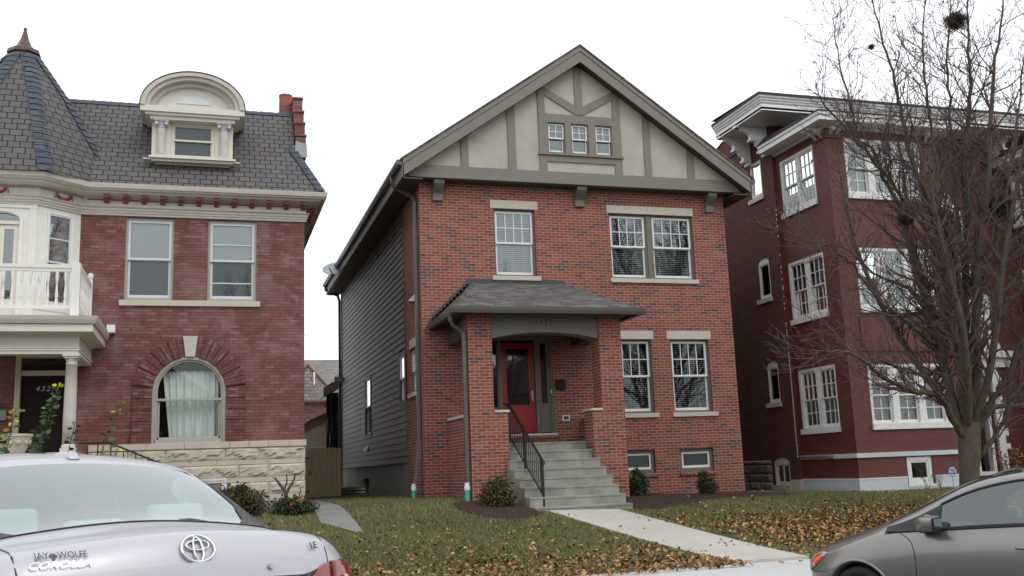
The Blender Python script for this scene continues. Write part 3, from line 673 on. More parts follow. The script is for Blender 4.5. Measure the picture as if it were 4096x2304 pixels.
w.add([(-8.4, 22, .5), (-8.4, 36, .5), (-8.4, 36, 7.6), (-8.4, 22, 7.6)], [(0, 1, 2, 3)])
w.build('brick_wall', 'brick_old', A)
for i, a in enumerate(lw):
    ww_ = window(A, F, *a, rec=.07, case=.05, cm='frame_grey', fm='white_vinyl', fr=.05, cols=1, rows=1, blind=None, glass='glass_mirror', lowglass='glass', room='room_dark', split=.5, deep=.3)
    up_z = 6.29
    MB(F).quad((a[0]+.06, -.17, up_z), (a[1]-.06, -.17, up_z), (a[1]-.06, -.17, a[3]-.06), (a[0]+.06, -.17, a[3]-.06)).build('shade', 'blind_shade', ww_)
    MB(F).quad((a[0]+.06, -.175, a[2]+.06), (a[1]-.06, -.175, a[2]+.06), (a[1]-.06, -.175, up_z), (a[0]+.06, -.175, up_z)).build('insect_screen', 'screen_grey' if i == 0 else 'screen_dark', ww_)
    if i == 1:
        MB(F).box(a[0]+.09, a[1]-.09, -.10, -.07, 6.645, 6.67).build('storm_rail', 'white_vinyl', ww_); MB(F).box(a[0]+.09, a[1]-.09, -.15, -.13, 5.80, 5.825).build('storm_rail', 'white_vinyl', ww_)
MB(F).box(-1.82, 1.06, -.1, .05, 5.272, 5.395).build('sill', 'limestone_smooth', A, bevel=.005)
# arched window
aw_ = MB(F); N = 28
def archring(mb, r0, r1, zb, n0, n1, c=(cx, cz), hb=0):
    o = [(c[0]-r1, zb)]+arcpts(r1, 180, 0, N, c)+[(c[0]+r1, zb)]; i_ = [(c[0]-r0, zb)]+arcpts(r0, 180, 0, N, c)+[(c[0]+r0, zb)]
    for q in range(len(o)-1):
        vs = [(o[q][0], n0, o[q][1]), (o[q+1][0], n0, o[q+1][1]), (i_[q+1][0], n0, i_[q+1][1]), (i_[q][0], n0, i_[q][1])]
        vs += [(u, n1, z) for u, _, z in vs]
        mb.add(vs, [(0, 1, 2, 3), (4, 7, 6, 5), (0, 4, 5, 1), (2, 6, 7, 3)])
archring(aw_, .68, .738, 2.39, -.12, .012); archring(aw_, .635, .679, 2.46, -.14, -.03)
aw_.box(cx-.665, cx+.665, -.12, .02, 2.386, 2.465); aw_.box(cx-.6, cx+.6, -.14, -.05, 2.466, 2.51)
aw_.box(cx-.664, cx+.664, -.15, -.02, 3.265, 3.315); aw_.box(cx-.63, cx-.59, -.15, -.07, 2.51, 3.265); aw_.box(cx+.59, cx+.63, -.15, -.07, 2.51, 3.265)
aw_ = aw_.build('arched_window', 'frame_grey', A)
MB(F).add([(cx-.64, -.10, 2.47), (cx+.64, -.10, 2.47)]+[(u, -.10, z) for u, z in arcpts(.64, 0, 180, N)], [list(range(N+3))]).build('glass', 'glass_dim', aw_)
MB(F).add([(cx-.9, -.5, 2.2), (cx+.9, -.5, 2.2), (cx+.9, -.5, 4.4), (cx-.9, -.5, 4.4), (cx-.9, -.25, 2.2), (cx+.9, -.25, 2.2), (cx+.9, -.25, 4.4), (cx-.9, -.25, 4.4)], [(0, 1, 2, 3), (0, 1, 5, 4), (1, 2, 6, 5), (2, 3, 7, 6), (3, 0, 4, 7)]).build('room', 'room_dark', aw_)
cu = MB(F); N2 = 150; zt_c = 3.91
for i in range(N2):
    def cp(i, t):
        s = i/N2; u = cx-.56+1.14*s; lean = .16*(1-s)**3*(1-t)+.0
        f = .05*math.sin(s*48+2.2*math.sin(s*7)+.7*t)+.028*math.sin(s*97+2.5*math.sin(s*5+t)); return (u+lean+.012*math.sin(s*48+2.2*math.sin(s*7)+1.2), -.25+f*(.35+.65*(1-t)), 2.40+(zt_c-2.40)*t+.012*math.sin(s*150)*(t > .99))
    for j in range(6): cu.add([cp(i, j/6), cp(i+1, j/6), cp(i+1, (j+1)/6), cp(i, (j+1)/6)], [(0, 1, 2, 3)])
cu.build('curtain', 'curtain', aw_, smooth=True, uv=False)
MB(F).tube([(cx-.55, -.24, 3.90), (cx+.55, -.24, 3.90)], .012, 6).build('curtain_rod', 'frame_grey', aw_)
# voussoirs and quoins
vo = MB(F); NV = 17
for i in range(NV):
    a0 = 8+(164)*i/NV; a1 = 8+164*(i+1)/NV
    if 80 < (a0+a1)/2 < 100: continue
    pr_ = .045 if i % 2 == 0 else .025
    g_ = .1
    rr1 = ro-(.0 if i % 2 == 0 else .02)
    mv = MB(F).prism(arcpts(ri+.002, a0+g_, a1-g_, 2)+arcpts(rr1, a0+g_, a1-g_, 2)[::-1],   .001, .06 if i % 2 == 0 else .04); ov = mv.build('voussoir', 'brick_voussoir', A)
    for l_ in ov.data.uv_layers[0].data: pass
    am = R((a0+a1)/2); ul = ov.data.uv_layers[0].data
    for l_ in ov.data.loops:
        co = ov.data.vertices[l_.vertex_index].co; ddx, ddz = co.x-cx, co.z-cz; ul[l_.index].uv = (math.hypot(ddx, ddz)+i*.107, (math.atan2(ddz, ddx)-am)*.95+i*.2031)
for s_ in (-1, 1):
    z = 2.39; i = 0
    while z < 3.55:
        z1 = min(z+.232, 3.60); xa, xb = (cx+ri+.001, cx+1.13) if s_ > 0 else (cx-1.13, cx-ri-.001)
        vo = MB(F); vo.box(xa if i % 2 == 0 or s_ < 0 else xa, xb, .001, .055, z+.0, z1-.014); vo.box(xa+.012, xb-.012, .001, .02, z1-.014, z1); vo.build('quoin', 'brick_voussoir', A); z = z1; i += 1
MB(F).prism([(-.465, 4.185), (-.275, 4.185), (-.225, 4.625), (-.525, 4.625)], -.02, .06).build('keystone', 'limestone_cap', A, bevel=.006)
# stone base
sb = MB(F); xs0, xs1 = -2.30, 2.03
for (u0, u1) in ((-2.3, -1.9), (-1.9, -1.2), (-1.2, -.45), (-.45, .45), (.45, .85), (.85, 1.25), (1.25, 1.7), (1.7, 2.05)): sb.box(u0+.003, u1-.003, -.1, .065, 2.255, 2.385)
sbo = sb.build('water_table', 'limestone_smooth', A, bevel=.006)
sm_ = MB(F)
for (z0, z1, cuts) in ((1.895, 1.998, (-2.3, -1.5, -.72, -.32, .2, 1.25, 1.9, 2.02)), (1.525, 1.635, (-2.3, -1.0, -.2, .41, 1.35, 1.92, 2.02)), (1.13, 1.265, (-2.3, -1.0, -.2, .41, 1.0, 1.9, 2.02))):
    for a, b in zip(cuts, cuts[1:]):
        if z0 < 1.6 and a >= -.21 and b < .42 and z1 > 1.13: continue
        sm_.box(a+.003, b-.003, -.1, .03, z0+.003, z1-.003)
sm_.build('base_stone', 'limestone_smooth', A, bevel=.003)
rk = MB(F)
for q, (z0, z1, cuts) in enumerate(((2.0, 2.252, (-2.3, -1.55, -.82, .38, 1.06, 2.03)), (1.638, 1.892, (-2.3, -1.4, -.5, .66, 1.27, 2.03)), (1.268, 1.522, (-2.3, -1.2, -.2, .41, 1.27, 2.03)))):
    for i, (a, b) in enumerate(zip(cuts, cuts[1:])):
        if q == 2 and a > -.3 and b < .42: continue
        rockface(rk, a+.004, b-.004, z0+.004, z1-.004, .02, .055, q*10+i)
rk.build('rock_faced_stone', 'limestone_rock', A)
MB(F).box(-2.3, 2.05, -.1, .09, .5, 1.125).build('foundation', 'concrete_found', A, bevel=.01)
MB(F).box(-2.3, 2.02, -.2, .002, .5, 2.3).build('base_wall', 'rubble_stone', A)
bw = window(A, front(21.99), -.2, .41, 1.14, 1.635, rec=-.01, case=.05, cm='white_worn', fm='white_worn', single=True, cols=1, rows=1, blind=None, fr=.05)
# cornice following wall and bay
PATH = [(LX, 36), (LX, 22), (-2.62, 22), (-3.36, 21.36), (-4.74, 21.36), (-5.48, 22), (-8.4, 22)]
PATH = PATH[::-1]; PATH = [(a, b) for a, b in PATH]
def swp(name, prof, mat): return sweep(PATH[::-1], [(-n, z) for n, z in prof]).build(name, mat, A)
def swp(name, prof, mat):
    return sweep(PATH[::-1], prof).build(name, mat, A)
# outward is to the left when walking front from right to left?  travel -x => left is -y = street side
swp('cornice_band', [(-.05, 7.215), (.035, 7.215), (.035, 7.262), (.055, 7.265), (.055, 7.312), (.075, 7.315), (.075, 7.36), (.11, 7.385), (.11, 7.40), (-.05, 7.40)], 'cream_grey')
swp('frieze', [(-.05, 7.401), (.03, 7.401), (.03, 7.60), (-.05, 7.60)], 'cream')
swp('cornice', [(-.05, 7.601), (.06, 7.601), (.14, 7.615), (.30, 7.62), (.33, 7.63), (.36, 7.68), (-.05, 7.70)], 'cream')
swp('gutter', [(.361, 7.655), (.41, 7.66), (.43, 7.69), (.455, 7.70), (.47, 7.77), (.475, 7.80), (.455, 7.80), (.44, 7.72), (.36, 7.70)], 'cream_grey')
x = -2.49+.372
while x < 2.05:
    md = MB(F); md.prismx([(.031, 7.60), (.27, 7.60), (.27, 7.555), (.25, 7.545), (.16, 7.53), (.13, 7.50), (.031, 7.47)], x-.05, x+.05); md.build('modillion', 'terracotta_paint', A, uv=False); x += .372

for q in range(0, 4):
    md = MB(lambda u, n, z: (LX+n, u, z)); md.prismx([(.031, 7.60), (.27, 7.60), (.27, 7.555), (.25, 7.545), (.16, 7.53), (.13, 7.50), (.031, 7.47)], 22.25+.372*q, 22.35+.372*q); md.build('modillion', 'terracotta_paint', A, uv=False)
MB(F).box(-2.5, 2.02, .031, .05, 7.535, 7.56).build('modillion_band', 'terracotta_paint', A)
# bay walls
def face(P0, P1): return frame(P0, P1)
T1_, L1 = face((-3.36, 21.36), (-2.62, 22)); T2_, L2 = face((-4.74, 21.36), (-3.36, 21.36))
by = MB(T1_); by.panel(rect(0, L1, 4.6, 7.22), [rect(.22, .80, 5.18, 7.13)], 0, .12)
by.T = T2_
dc = .70; dh = [(dc-.36, 4.85), (dc+.36, 4.85), (dc+.36, 6.88)]+[(dc+.36*math.cos(R(a)), 6.88+.16*math.sin(R(a))) for a in range(15, 180, 15)]+[(dc-.36, 6.88)]
by.panel(rect(0, L2, 4.6, 7.22), [dh], 0, .12)
T3_, L3 = face((-5.48, 22), (-4.74, 21.36)); by.T = T3_; by.panel(rect(0, L3, 4.6, 7.22), (), 0, .12)
by.T = T2_; by.box(0, .06, .0, .03, 4.7, 7.21); by.box(L2-.14, L2-.0, .001, .02, 4.7, 7.21); by.box(0, L2, .001, .025, 7.14, 7.212)
archp = [(dc-.44, 4.86)]+[(dc-.44+0*i, 6.9) for i in range(1)]+[(dc+.44*math.cos(R(a)), 6.90+.22*math.sin(R(a))) for a in range(180, -1, -12)]+[(dc+.44, 4.86)]
inn = [(dc-.365, 4.86), (dc-.365, 6.9)]+[(dc+.365*math.cos(R(a)), 6.90+.16*math.sin(R(a))) for a in range(180, -1, -12)]+[(dc+.365, 4.86)]
for q in range(len(archp)-1):
    vs = [(archp[q][0], .001, archp[q][1]), (archp[q+1][0], .001, archp[q+1][1]), (inn[q+1][0], .001, inn[q+1][1]), (inn[q][0], .001, inn[q][1])]; vs += [(u, .03, z) for u, _, z in vs]
    by.add(vs, [(0, 1, 2, 3), (4, 7, 6, 5), (0, 4, 5, 1), (2, 6, 7, 3), (0, 3, 7, 4), (1, 5, 6, 2)])
by.T = T1_; by.box(0, L1, .001, .02, 5.08, 5.13); by.ring(.03, L1-.03, 4.75, 5.04, .06, .001, .015)
by.build('bay_wall', 'cream_white', A)
bwn = window(A, T1_, .22, .80, 5.18, 7.13, rec=.0, case=.035, cm='white_paint', fm='white_vinyl', fr=.035, cols=1, rows=2, blind=None, glass='glass', split=.47, room='room_dark')
MB(T1_).box(.27, .75, -.10, -.07, 6.60, 6.62).build('storm_rail', 'white_vinyl', bwn)
MB(T1_).prism([(.28, 6.3), (.28, 6.95), (.52, 6.95), (.42, 6.55)], -.25, -.24).build('curtain', 'curtain', bwn)
dm = MB(T2_); dm.box(dc-.36, dc+.36, -.10, .005, 6.80, 6.87)
for a, b in ((dc-.355, dc-.003), (dc+.003, dc+.355)): dm.ring(a, b, 4.86, 6.79, .09, -.08, -.03, .42)
dm = dm.build('balcony_door', 'cream', A)
MB(T2_).quad((dc-.34, -.06, 5.2), (dc+.34, -.06, 5.2), (dc+.34, -.06, 7.04), (dc-.34, -.06, 7.04)).build('glass', 'glass_teal', dm)
MB(T2_).quad((dc-.5, -.3, 4.7), (dc+.5, -.3, 4.7), (dc+.5, -.3, 7.1), (dc-.5, -.3, 7.1)).build('room', 'room_mid', dm)
# swag ornaments and dentils
for T_, u in ((T1_, L1*.55), (T2_, .62)):
    sg = MB(T_)
    for q in range(9):
        t = (q-4)/4; uu = u+.17*t; zz = 7.455+.055*t*t; r_ = .030-.008*abs(t)
        sg.lathe([(0.001, -r_), (r_*.8, -r_*.5), (r_, 0), (r_*.8, r_*.5), (0.001, r_)], 0, 0, 8); k0 = len(sg.v)-40
        for z_ in range(40):
            pass
    # berries as small balls
    sg = MB(T_)
    for q in range(9):
        t = (q-4)/4; uu = u+.17*t; zz = 7.435+.085*t*t; r_ = .042-.010*abs(t)
        vs = []; 
        for jj in range(5):
            ph_ = math.pi*jj/4
            for ii in range(8): th = math.pi*ii/4; vs.append((uu+r_*math.sin(ph_)*math.cos(th), .045+r_*math.sin(ph_)*math.sin(th), zz+r_*math.cos(ph_)))
        sg.add(vs, [(jj*8+ii, jj*8+(ii+1) % 8, (jj+1)*8+(ii+1) % 8, (jj+1)*8+ii) for jj in range(4) for ii in range(8)])
    so_ = sg.build('fruit_swag', 'swag_red', A)
    rb = MB(T_)
    for s_ in (-1, 1): rb.tube([(u+s_*.10, .045, 7.565), (u+s_*.17, .05, 7.56), (u+s_*.20, .05, 7.50), (u+s_*.205, .05, 7.41)], [.008, .017, .02, .012], 6)
    rb.build('ribbon', 'grey_wreath', so_)
for T_, L_ in ((T1_, L1), (T2_, L2)):
    dn = MB(T_); u = .04
    while u < L_-.02: dn.box(u, u+.035, .031, .075, 7.565, 7.60); u += .07
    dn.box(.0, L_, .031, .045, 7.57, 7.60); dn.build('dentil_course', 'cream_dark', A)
# main roof
ys, zs_ = 21.56, 7.80; yr, zr = 23.62, 10.34; sl_ = (zr-zs_)/(yr-ys)
def rz_(y): return zs_+(y-ys)*sl_
m = MB()
m.add([(-8.4, ys, zs_), (2.42, ys, zs_), (1.86, 22.62, rz_(22.62)), (1.86, yr, zr), (-8.4, yr, zr)], [(0, 1, 2, 3, 4)])
m.add([(2.42, ys, zs_), (2.42, 36, zs_), (1.86, 36, rz_(22.62)), (1.86, 22.62, rz_(22.62))], [(0, 1, 2, 3)])
m.build('roof', 'slate', A)
MB().add([(-8.4, yr, zr), (2.1, yr, zr), (2.1, 36, zr-.1), (-8.4, 36, zr-.1), (2.1, 36, 7.6), (-8.4, 36, 7.6)], [(0, 1, 2, 3), (3, 2, 4, 5)]).build('flat_roof', 'roof_membrane', A)
rd = MB(); x = -3.3
while x < 1.86:
    rd.add([(x, yr-.10, zr-.085), (x+.195, yr-.10, zr-.095), (x+.195, yr+.02, zr+.03), (x, yr+.02, zr+.04), (x, yr+.14, zr-.02), (x+.195, yr+.14, zr-.03)], [(0, 1, 2, 3), (3, 2, 5, 4)])
    x += .2
rd.build('ridge_tiles', 'slate_hip', A)
hp = MB(); N = 8
for i in range(N):
    p = Vector((2.42, ys, zs_)).lerp(Vector((1.86, 22.62, rz_(22.62))), i/N); q = Vector((2.42, ys, zs_)).lerp(Vector((1.86, 22.62, rz_(22.62))), (i+1.1)/N)
    up1 = Vector((0, -.02, .035)); l = Vector((-.17, -.01, 0)); rr_ = Vector((.03, .12, 0))
    hp.add([tuple(p+l+up1), tuple(p+up1*1.4), tuple(p+rr_+up1*.5), tuple(q+l+up1*.7), tuple(q+up1), tuple(q+rr_+up1*.3)], [(0, 1, 4, 3), (1, 2, 5, 4)])
hp.build('hip_tiles', 'slate_hip', A)
# stepped parapet and chimney
pp = MB(); caps = MB()
for (y0, z0, z1) in ((22.55, 8.9, 9.42), (22.82, 9.3, 9.82), (23.12, 9.7, 10.22), (23.45, 10.1, 10.68)):
    pp.box(1.87, 2.10, y0, 23.95, z0, z1); caps.box(1.855, 2.115, y0-.03, 23.97, z1+.001, z1+.05)
pp.box(1.87, 2.10, 23.951, 36, 9.8, 10.4)
po = pp.build('parapet', 'brick_old', A); caps.build('parapet_cap', 'brick_old', po, bevel=.008)
MB().add([(1.84, 22.50, rz_(22.55)-.12), (2.13, 22.50, rz_(22.55)-.12), (2.11, 22.54, 9.25), (1.86, 22.54, 9.3)], [(0, 1, 2, 3)]).box(1.80, 1.868, 22.6, 23.6, 9.1, 9.2).build('parapet_flashing', 'lead_flashing', A)
ch = MB(); ch.box(1.58, 1.86, 23.7, 24.2, 9.9, 10.60); ch.build('chimney', 'brick_old', A)
MB().lathe([(.17, 10.60), (.165, 10.90), (.175, 10.91), (.175, 10.94), (.13, 10.94), (.13, 10.7)], 1.73, 23.95, 8, R(22.5)).build('chimney_pot', 'clay_pot', A, smooth=False)
# turret roof
TC = (-4.05, 23.0); prof = [(2.34, 7.79), (2.13, 8.18), (1.60, 9.05), (1.08, 9.95), (.62, 10.62), (.27, 11.12)]
def octp(r, i): a = R(-67.5+45*i); return (TC[0]+r*math.cos(a), TC[1]+r*math.sin(a))
tr_ = MB()
for (r0, z0), (r1, z1) in zip(prof, prof[1:]):
    for i in range(8):
        a, b, c, d = octp(r0, i), octp(r0, i+1), octp(r1, i+1), octp(r1, i); tr_.add([(*a, z0), (*b, z0), (*c, z1), (*d, z1)], [(0, 1, 2, 3)])
tr_.build('turret_roof', 'slate', A)
hh = MB()
for i in range(-2, 4):
    pts_ = []
    for (r0, z0), (r1, z1) in zip(prof, prof[1:]):
        for q in range(5): pts_.append((r0+(r1-r0)*q/5, z0+(z1-z0)*q/5))
    # overlapping hip slates, one per course
    L_ = [0]; 
    for a, b in zip(pts_, pts_[1:]): L_.append(L_[-1]+math.hypot(b[0]-a[0], b[1]-a[1]))
    def atl(s):
        for k_ in range(len(L_)-1):
            if L_[k_+1] >= s: t = (s-L_[k_])/(L_[k_+1]-L_[k_]); return (pts_[k_][0]+(pts_[k_+1][0]-pts_[k_][0])*t, pts_[k_][1]+(pts_[k_+1][1]-pts_[k_][1])*t)
        return pts_[-1]
    a = R(-67.5+45*i); rd_ = Vector((math.cos(a), math.sin(a), 0)); tg = Vector((-math.sin(a), math.cos(a), 0)); s = 0
    while s < L_[-1]-.1:
        p = atl(s); q = atl(min(s+.2, L_[-1])); wd = .15
        P = Vector((TC[0], TC[1], 0))+rd_*(p[0]+.03)+Vector((0, 0, p[1]+.01)); Q = Vector((TC[0], TC[1], 0))+rd_*(q[0]+.008)+Vector((0, 0, q[1]+.01))
        off = -rd_*(wd*math.tan(R(22.5)))
        w1 = min(wd, p[0]*.38); w2 = min(wd, q[0]*.38)
        hh.add([tuple(P-tg*w1+off*(w1/wd)+rd_*.006), tuple(P), tuple(P+tg*w1+off*(w1/wd)+rd_*.006), tuple(Q-tg*w2+off*(w2/wd)+rd_*.008), tuple(Q), tuple(Q+tg*w2+off*(w2/wd)+rd_*.008)], [(0, 1, 4, 3), (1, 2, 5, 4)])
        s += .181
hh.build('turret_hip_slates', 'slate_hip', A)
fn = MB().lathe([(.30, 11.06), (.36, 11.08), (.34, 11.17), (.26, 11.19), (.17, 11.28), (.09, 11.45), (.045, 11.62), (.03, 11.70), (.045, 11.71), (.03, 11.73), (.01, 11.74)], *TC, 8, R(22.5)).build('turret_finial', 'copper', A)
# dormer
DY = 22.0; DT = front(DY); dx = -.41
dmr = thing('dormer_tmp', (0, 0, 0), '', '') if False else None
db = MB(DT); db.panel(rect(-1.19, .37, 8.40, 9.50), [rect(-.86, .05, 8.56, 9.36)], 0, .1)
db.T = ID
for x in (-1.19, .37): db.add([(x, DY, 8.40), (x, 23.3, 9.85), (x, 23.3, 9.9), (x, DY, 9.9)], [(0, 1, 2, 3)])
db.T = DT; db.box(-1.26, -.87, .001, .03, 8.56, 9.34); db.box(.06, .44, .001, .03, 8.56, 9.34)
dmo = db.build('dormer', 'cream', A)
wd_ = window(dmo, DT, -.86, .05, 8.56, 9.36, rec=.0, case=.04, cm='cream', fm='cream', fr=.045, cols=1, rows=1, blind=None, glass='glass_mirror', room='room_dark', deep=.3) if False else None
dw = MB(DT); dw.ring(-.859, .049, 8.561, 9.359, .05, -.08, .01); dw.box(-.81, .0, -.05, .02, 8.945, 8.985); dw.ring(-.81, 0, 8.61, 9.31, .03, -.06, -.02)
dw.build('dormer_window', 'cream', A)
MB(DT).quad((-.8, -.04, 8.6), (-.0, -.04, 8.6), (-.0, -.04, 9.3), (-.8, -.04, 9.3)).build('dormer_glass', 'glass', A)
MB(DT).quad((-.9, -.12, 8.5), (.1, -.12, 8.5), (.1, -.12, 9.4), (-.9, -.12, 9.4)).build('dormer_room', 'screen_dark', A)
for x in (-1.06, .25):
    cl = MB(); cl.lathe([(.085, 8.60), (.092, 8.62), (.092, 9.17), (.08, 9.19)], x, DY-.085, 14); cl.build('dormer_column', 'cream_grey', A, smooth=False)
    cp_ = MB(); cp_.box(x-.12, x+.12, DY-.19, DY-.005, 8.53, 8.60); cp_.lathe([(.08, 9.18), (.10, 9.20), (.085, 9.22), (.11, 9.27), (.13, 9.31)], x, DY-.085, 14); cp_.box(x-.16, x+.16, DY-.21, DY-.01, 9.33, 9.37)
    for s_ in (-1, 1): cp_.tube([(x+s_*.105, DY-.20, 9.285), (x+s_*.105, DY-.02, 9.285)], .042, 10)
    cp_.build('column_capital', 'capital_silver', A)
ds = MB(DT); ds.box(-1.30, .50, -.02, .24, 8.485, 8.53); ds.box(-1.25, .45, -.02, .17, 8.43, 8.485); ds.build('dormer_sill', 'cream', A)
MB(DT).box(-1.42, -1.24, .0, .19, 8.455, 8.475).box(.45, .60, .0, .19, 8.455, 8.475).build('sill_flashing', 'white_paint', A)
dp_ = MB(DT); dp_.box(-1.30, .48, -.6, .22, 9.36, 9.44); dp_.box(-1.40, .58, -.6, .28, 9.44, 9.50); dp_.box(-1.50, .68, -.6, .33, 9.50, 9.63)
dp_.build('dormer_entablature', 'cream', A)
def ell(rx, rz2, a0=180, a1=0, n=28, c=(dx, 9.63)): return [(c[0]+rx*math.cos(R(a0+(a1-a0)*i/n)), c[1]+rz2*math.sin(R(a0+(a1-a0)*i/n))) for i in range(n+1)]
def archband(mb, o, i_, n0, n1):
    for q in range(len(o)-1):
        vs = [(o[q][0], n0, o[q][1]), (o[q+1][0], n0, o[q+1][1]), (i_[q+1][0], n0, i_[q+1][1]), (i_[q][0], n0, i_[q][1])]; vs += [(u, n1, z) for u, _, z in vs]
        mb.add(vs, [(0, 1, 2, 3), (4, 7, 6, 5), (0, 4, 5, 1), (2, 6, 7, 3), (0, 3, 7, 4), (1, 5, 6, 2)])
pd = MB(DT); archband(pd, ell(1.09, .80), ell(.99, .72), -1.6, .36); archband(pd, ell(.99, .72), ell(.90, .64), -.3, .30); archband(pd, ell(.90, .64), ell(.80, .55), -.3, .16)
pd.build('dormer_arch', 'cream_grey', A)
MB(DT).prism(ell(.82, .57)+[(dx+.82, 9.631), (dx-.82, 9.631)][:0], .0, .05).build('dormer_tympanum', 'cream', A)
MB(DT).prism([(dx+.36*math.cos(R(a)), 9.80+.18*math.sin(R(a))) for a in range(0, 181, 12)], .051, .07).build('tympanum_panel', 'white_vinyl', A)
rf = MB(DT); archband(rf, ell(1.11, .825), ell(1.092, .802), -1.6, .37); rf.build('dormer_roof', 'roof_membrane', A)
# ---- porch
PX = -2.31
pf = MB(); pf.box(-8.4, PX+.02, 19.86, 21.998, 2.08, 2.20); pf.build('porch_floor', 'limestone_smooth', A, bevel=.006)
MB().box(-8.4, PX-.03, 19.95, 21.998, .4, 2.079).build('porch_base', 'limestone_smooth', A)
for x in (-2.435, -6.2):
    c_ = MB(); c_.box(x-.13, x+.13, 19.87, 20.13, 2.201, 2.27); c_.lathe([(.125, 2.27), (.125, 2.32), (.115, 2.34)], x, 20.0, 20); c_.build('column_base', 'cream', A)
    MB().lathe([(.112, 2.34), (.113, 2.8), (.108, 3.3), (.098, 3.80), (.105, 3.805), (.105, 3.825), (.098, 3.83), (.098, 3.89), (.12, 3.92)], x, 20.0, 24).build('porch_column', 'cream_grey', A, smooth=True)
    c2_ = MB(); c2_.box(x-.125, x+.125, 19.875, 20.125, 3.921, 3.955); c2_.box(x-.15, x+.15, 19.85, 20.15, 3.956, 4.0); c2_.build('column_capital', 'cream', A, bevel=.004)
PP = [(PX-.005, 22), (PX-.005, 19.88), (-8.4, 19.88)]
def psw(name, prof, mat): return sweep(PP, prof).build(name, mat, A)
psw('entablature', [(-.25, 4.001), (.0, 4.001), (.0, 4.06), (.02, 4.062), (.02, 4.10), (.035, 4.105), (.035, 4.12), (-.25, 4.12)], 'cream')
psw('porch_frieze', [(-.25, 4.121), (.005, 4.121), (.005, 4.33), (-.25, 4.33)], 'cream_grey')
psw('porch_cornice', [(-.25, 4.331), (.03, 4.331), (.06, 4.36), (.26, 4.385), (.26, 4.52), (-.25, 4.60)], 'cream')
psw('porch_gutter', [(.261, 4.525), (.30, 4.53), (.33, 4.60), (.345, 4.67), (.325, 4.67), (.31, 4.61), (.26, 4.56)], 'cream_grey')
psw('porch_roof', [(-2.2, 4.62), (.31, 4.62), (.31, 4.655), (-2.2, 4.70)], 'white_worn')
MB().box(-8.4, PX-.2, 20.1, 21.998, 4.28, 4.30).build('porch_ceiling', 'cream', A)
ls = MB(); ls.lathe([(.11, 4.20), (.13, 4.22), (.13, 4.279)], -3.25, 21.0, 16); ls.build('ceiling_lamp', 'cream', A)
# balustrade
bl = MB(); bl.box(-8.4, -2.50, 19.96, 20.05, 5.64, 5.71); bl.box(-8.4, -2.50, 19.975, 20.035, 5.575, 5.639); bl.box(-8.4, -2.50, 19.975, 20.035, 4.86, 4.93)
bl.box(-2.41, -2.34, 20.09, 21.95, 5.64, 5.71); bl.box(-2.40, -2.35, 20.09, 21.95, 4.86, 4.93); bl.box(-2.40, -2.35, 20.09, 21.95, 5.575, 5.639)
bal = bl.build('balustrade', 'cream_white', A)
def baluster(x, y):
    m_ = MB(); q = .025; m_.box(x-q, x+q, y-q, y+q, 4.93, 5.02); m_.box(x-q, x+q, y-q, y+q, 5.45, 5.575)
    m_.lathe([(.02, 5.02), (.028, 5.03), (.018, 5.05), (.03, 5.09), (.026, 5.16), (.014, 5.32), (.014, 5.36), (.028, 5.375), (.016, 5.39), (.028, 5.41), (.02, 5.45)], x, y, 8)
    return m_.build('baluster', 'cream_white', A, uv=False)
x = -2.60
while x > -5.0: baluster(x, 20.005); x -= .152
y = 20.22
while y < 21.9: baluster(-2.375, y); y += .152
MB().box(-2.498, -2.345, 19.92, 20.085, 4.68, 5.74).build('newel_post', 'cream_white', A, bevel=.005)
nb = MB(); nb.box(-2.42, -2.33, 21.86, 21.95, 4.68, 5.80); nb.lathe([(.02, 5.80), (.05, 5.82), (.06, 5.87), (.05, 5.92), (.01, 5.94)], -2.375, 21.905, 12); nb.build('newel_post', 'cream_white', A)
# front door of the old house
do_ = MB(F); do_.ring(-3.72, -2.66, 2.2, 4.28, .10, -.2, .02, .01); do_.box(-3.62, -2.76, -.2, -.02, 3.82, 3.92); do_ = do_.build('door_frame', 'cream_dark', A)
MB(F).box(-3.615, -2.765, -.16, -.10, 2.21, 3.82).ring(-3.52, -2.86, 2.35, 2.95, .04, -.10, -.085).ring(-3.52, -2.86, 3.05, 3.45, .04, -.10, -.085).build('front_door', 'dark_door', A)
MB(F).quad((-3.62, -.12, 3.9), (-2.76, -.12, 3.9), (-2.76, -.12, 4.2), (-3.62, -.12, 4.2)).build('transom_glass', 'glass', do_)
MB(F).quad((-3.8, -.3, 2.1), (-2.6, -.3, 2.1), (-2.6, -.3, 4.4), (-3.8, -.3, 4.4)).build('room', 'room_dark', do_)
text('house_number', '4325', .15, 'capital_silver', do_, lambda u, n, z: F(u-3.17, n-.095, z+3.555), .003, 1.3, .25)
MB(F).lathe([(.001, 3.09), (.03, 3.10), (.03, 3.13), (.001, 3.14)], -3.53, .0, 8).build('door_knob', 'capital_silver', do_)
MB(F).box(-4.30, -3.83, .002, .09, 2.92, 3.14).build('mailbox', 'galvanised', A, bevel=.01)
MB(F).box(-3.99, -3.965, .002, .01, 2.76, 2.84).build('doorbell', 'copper', A)
MB().box(-2.02, -1.86, 21.80, 21.998, 4.68, 4.84).build('gutter_box', 'white_paint', A)
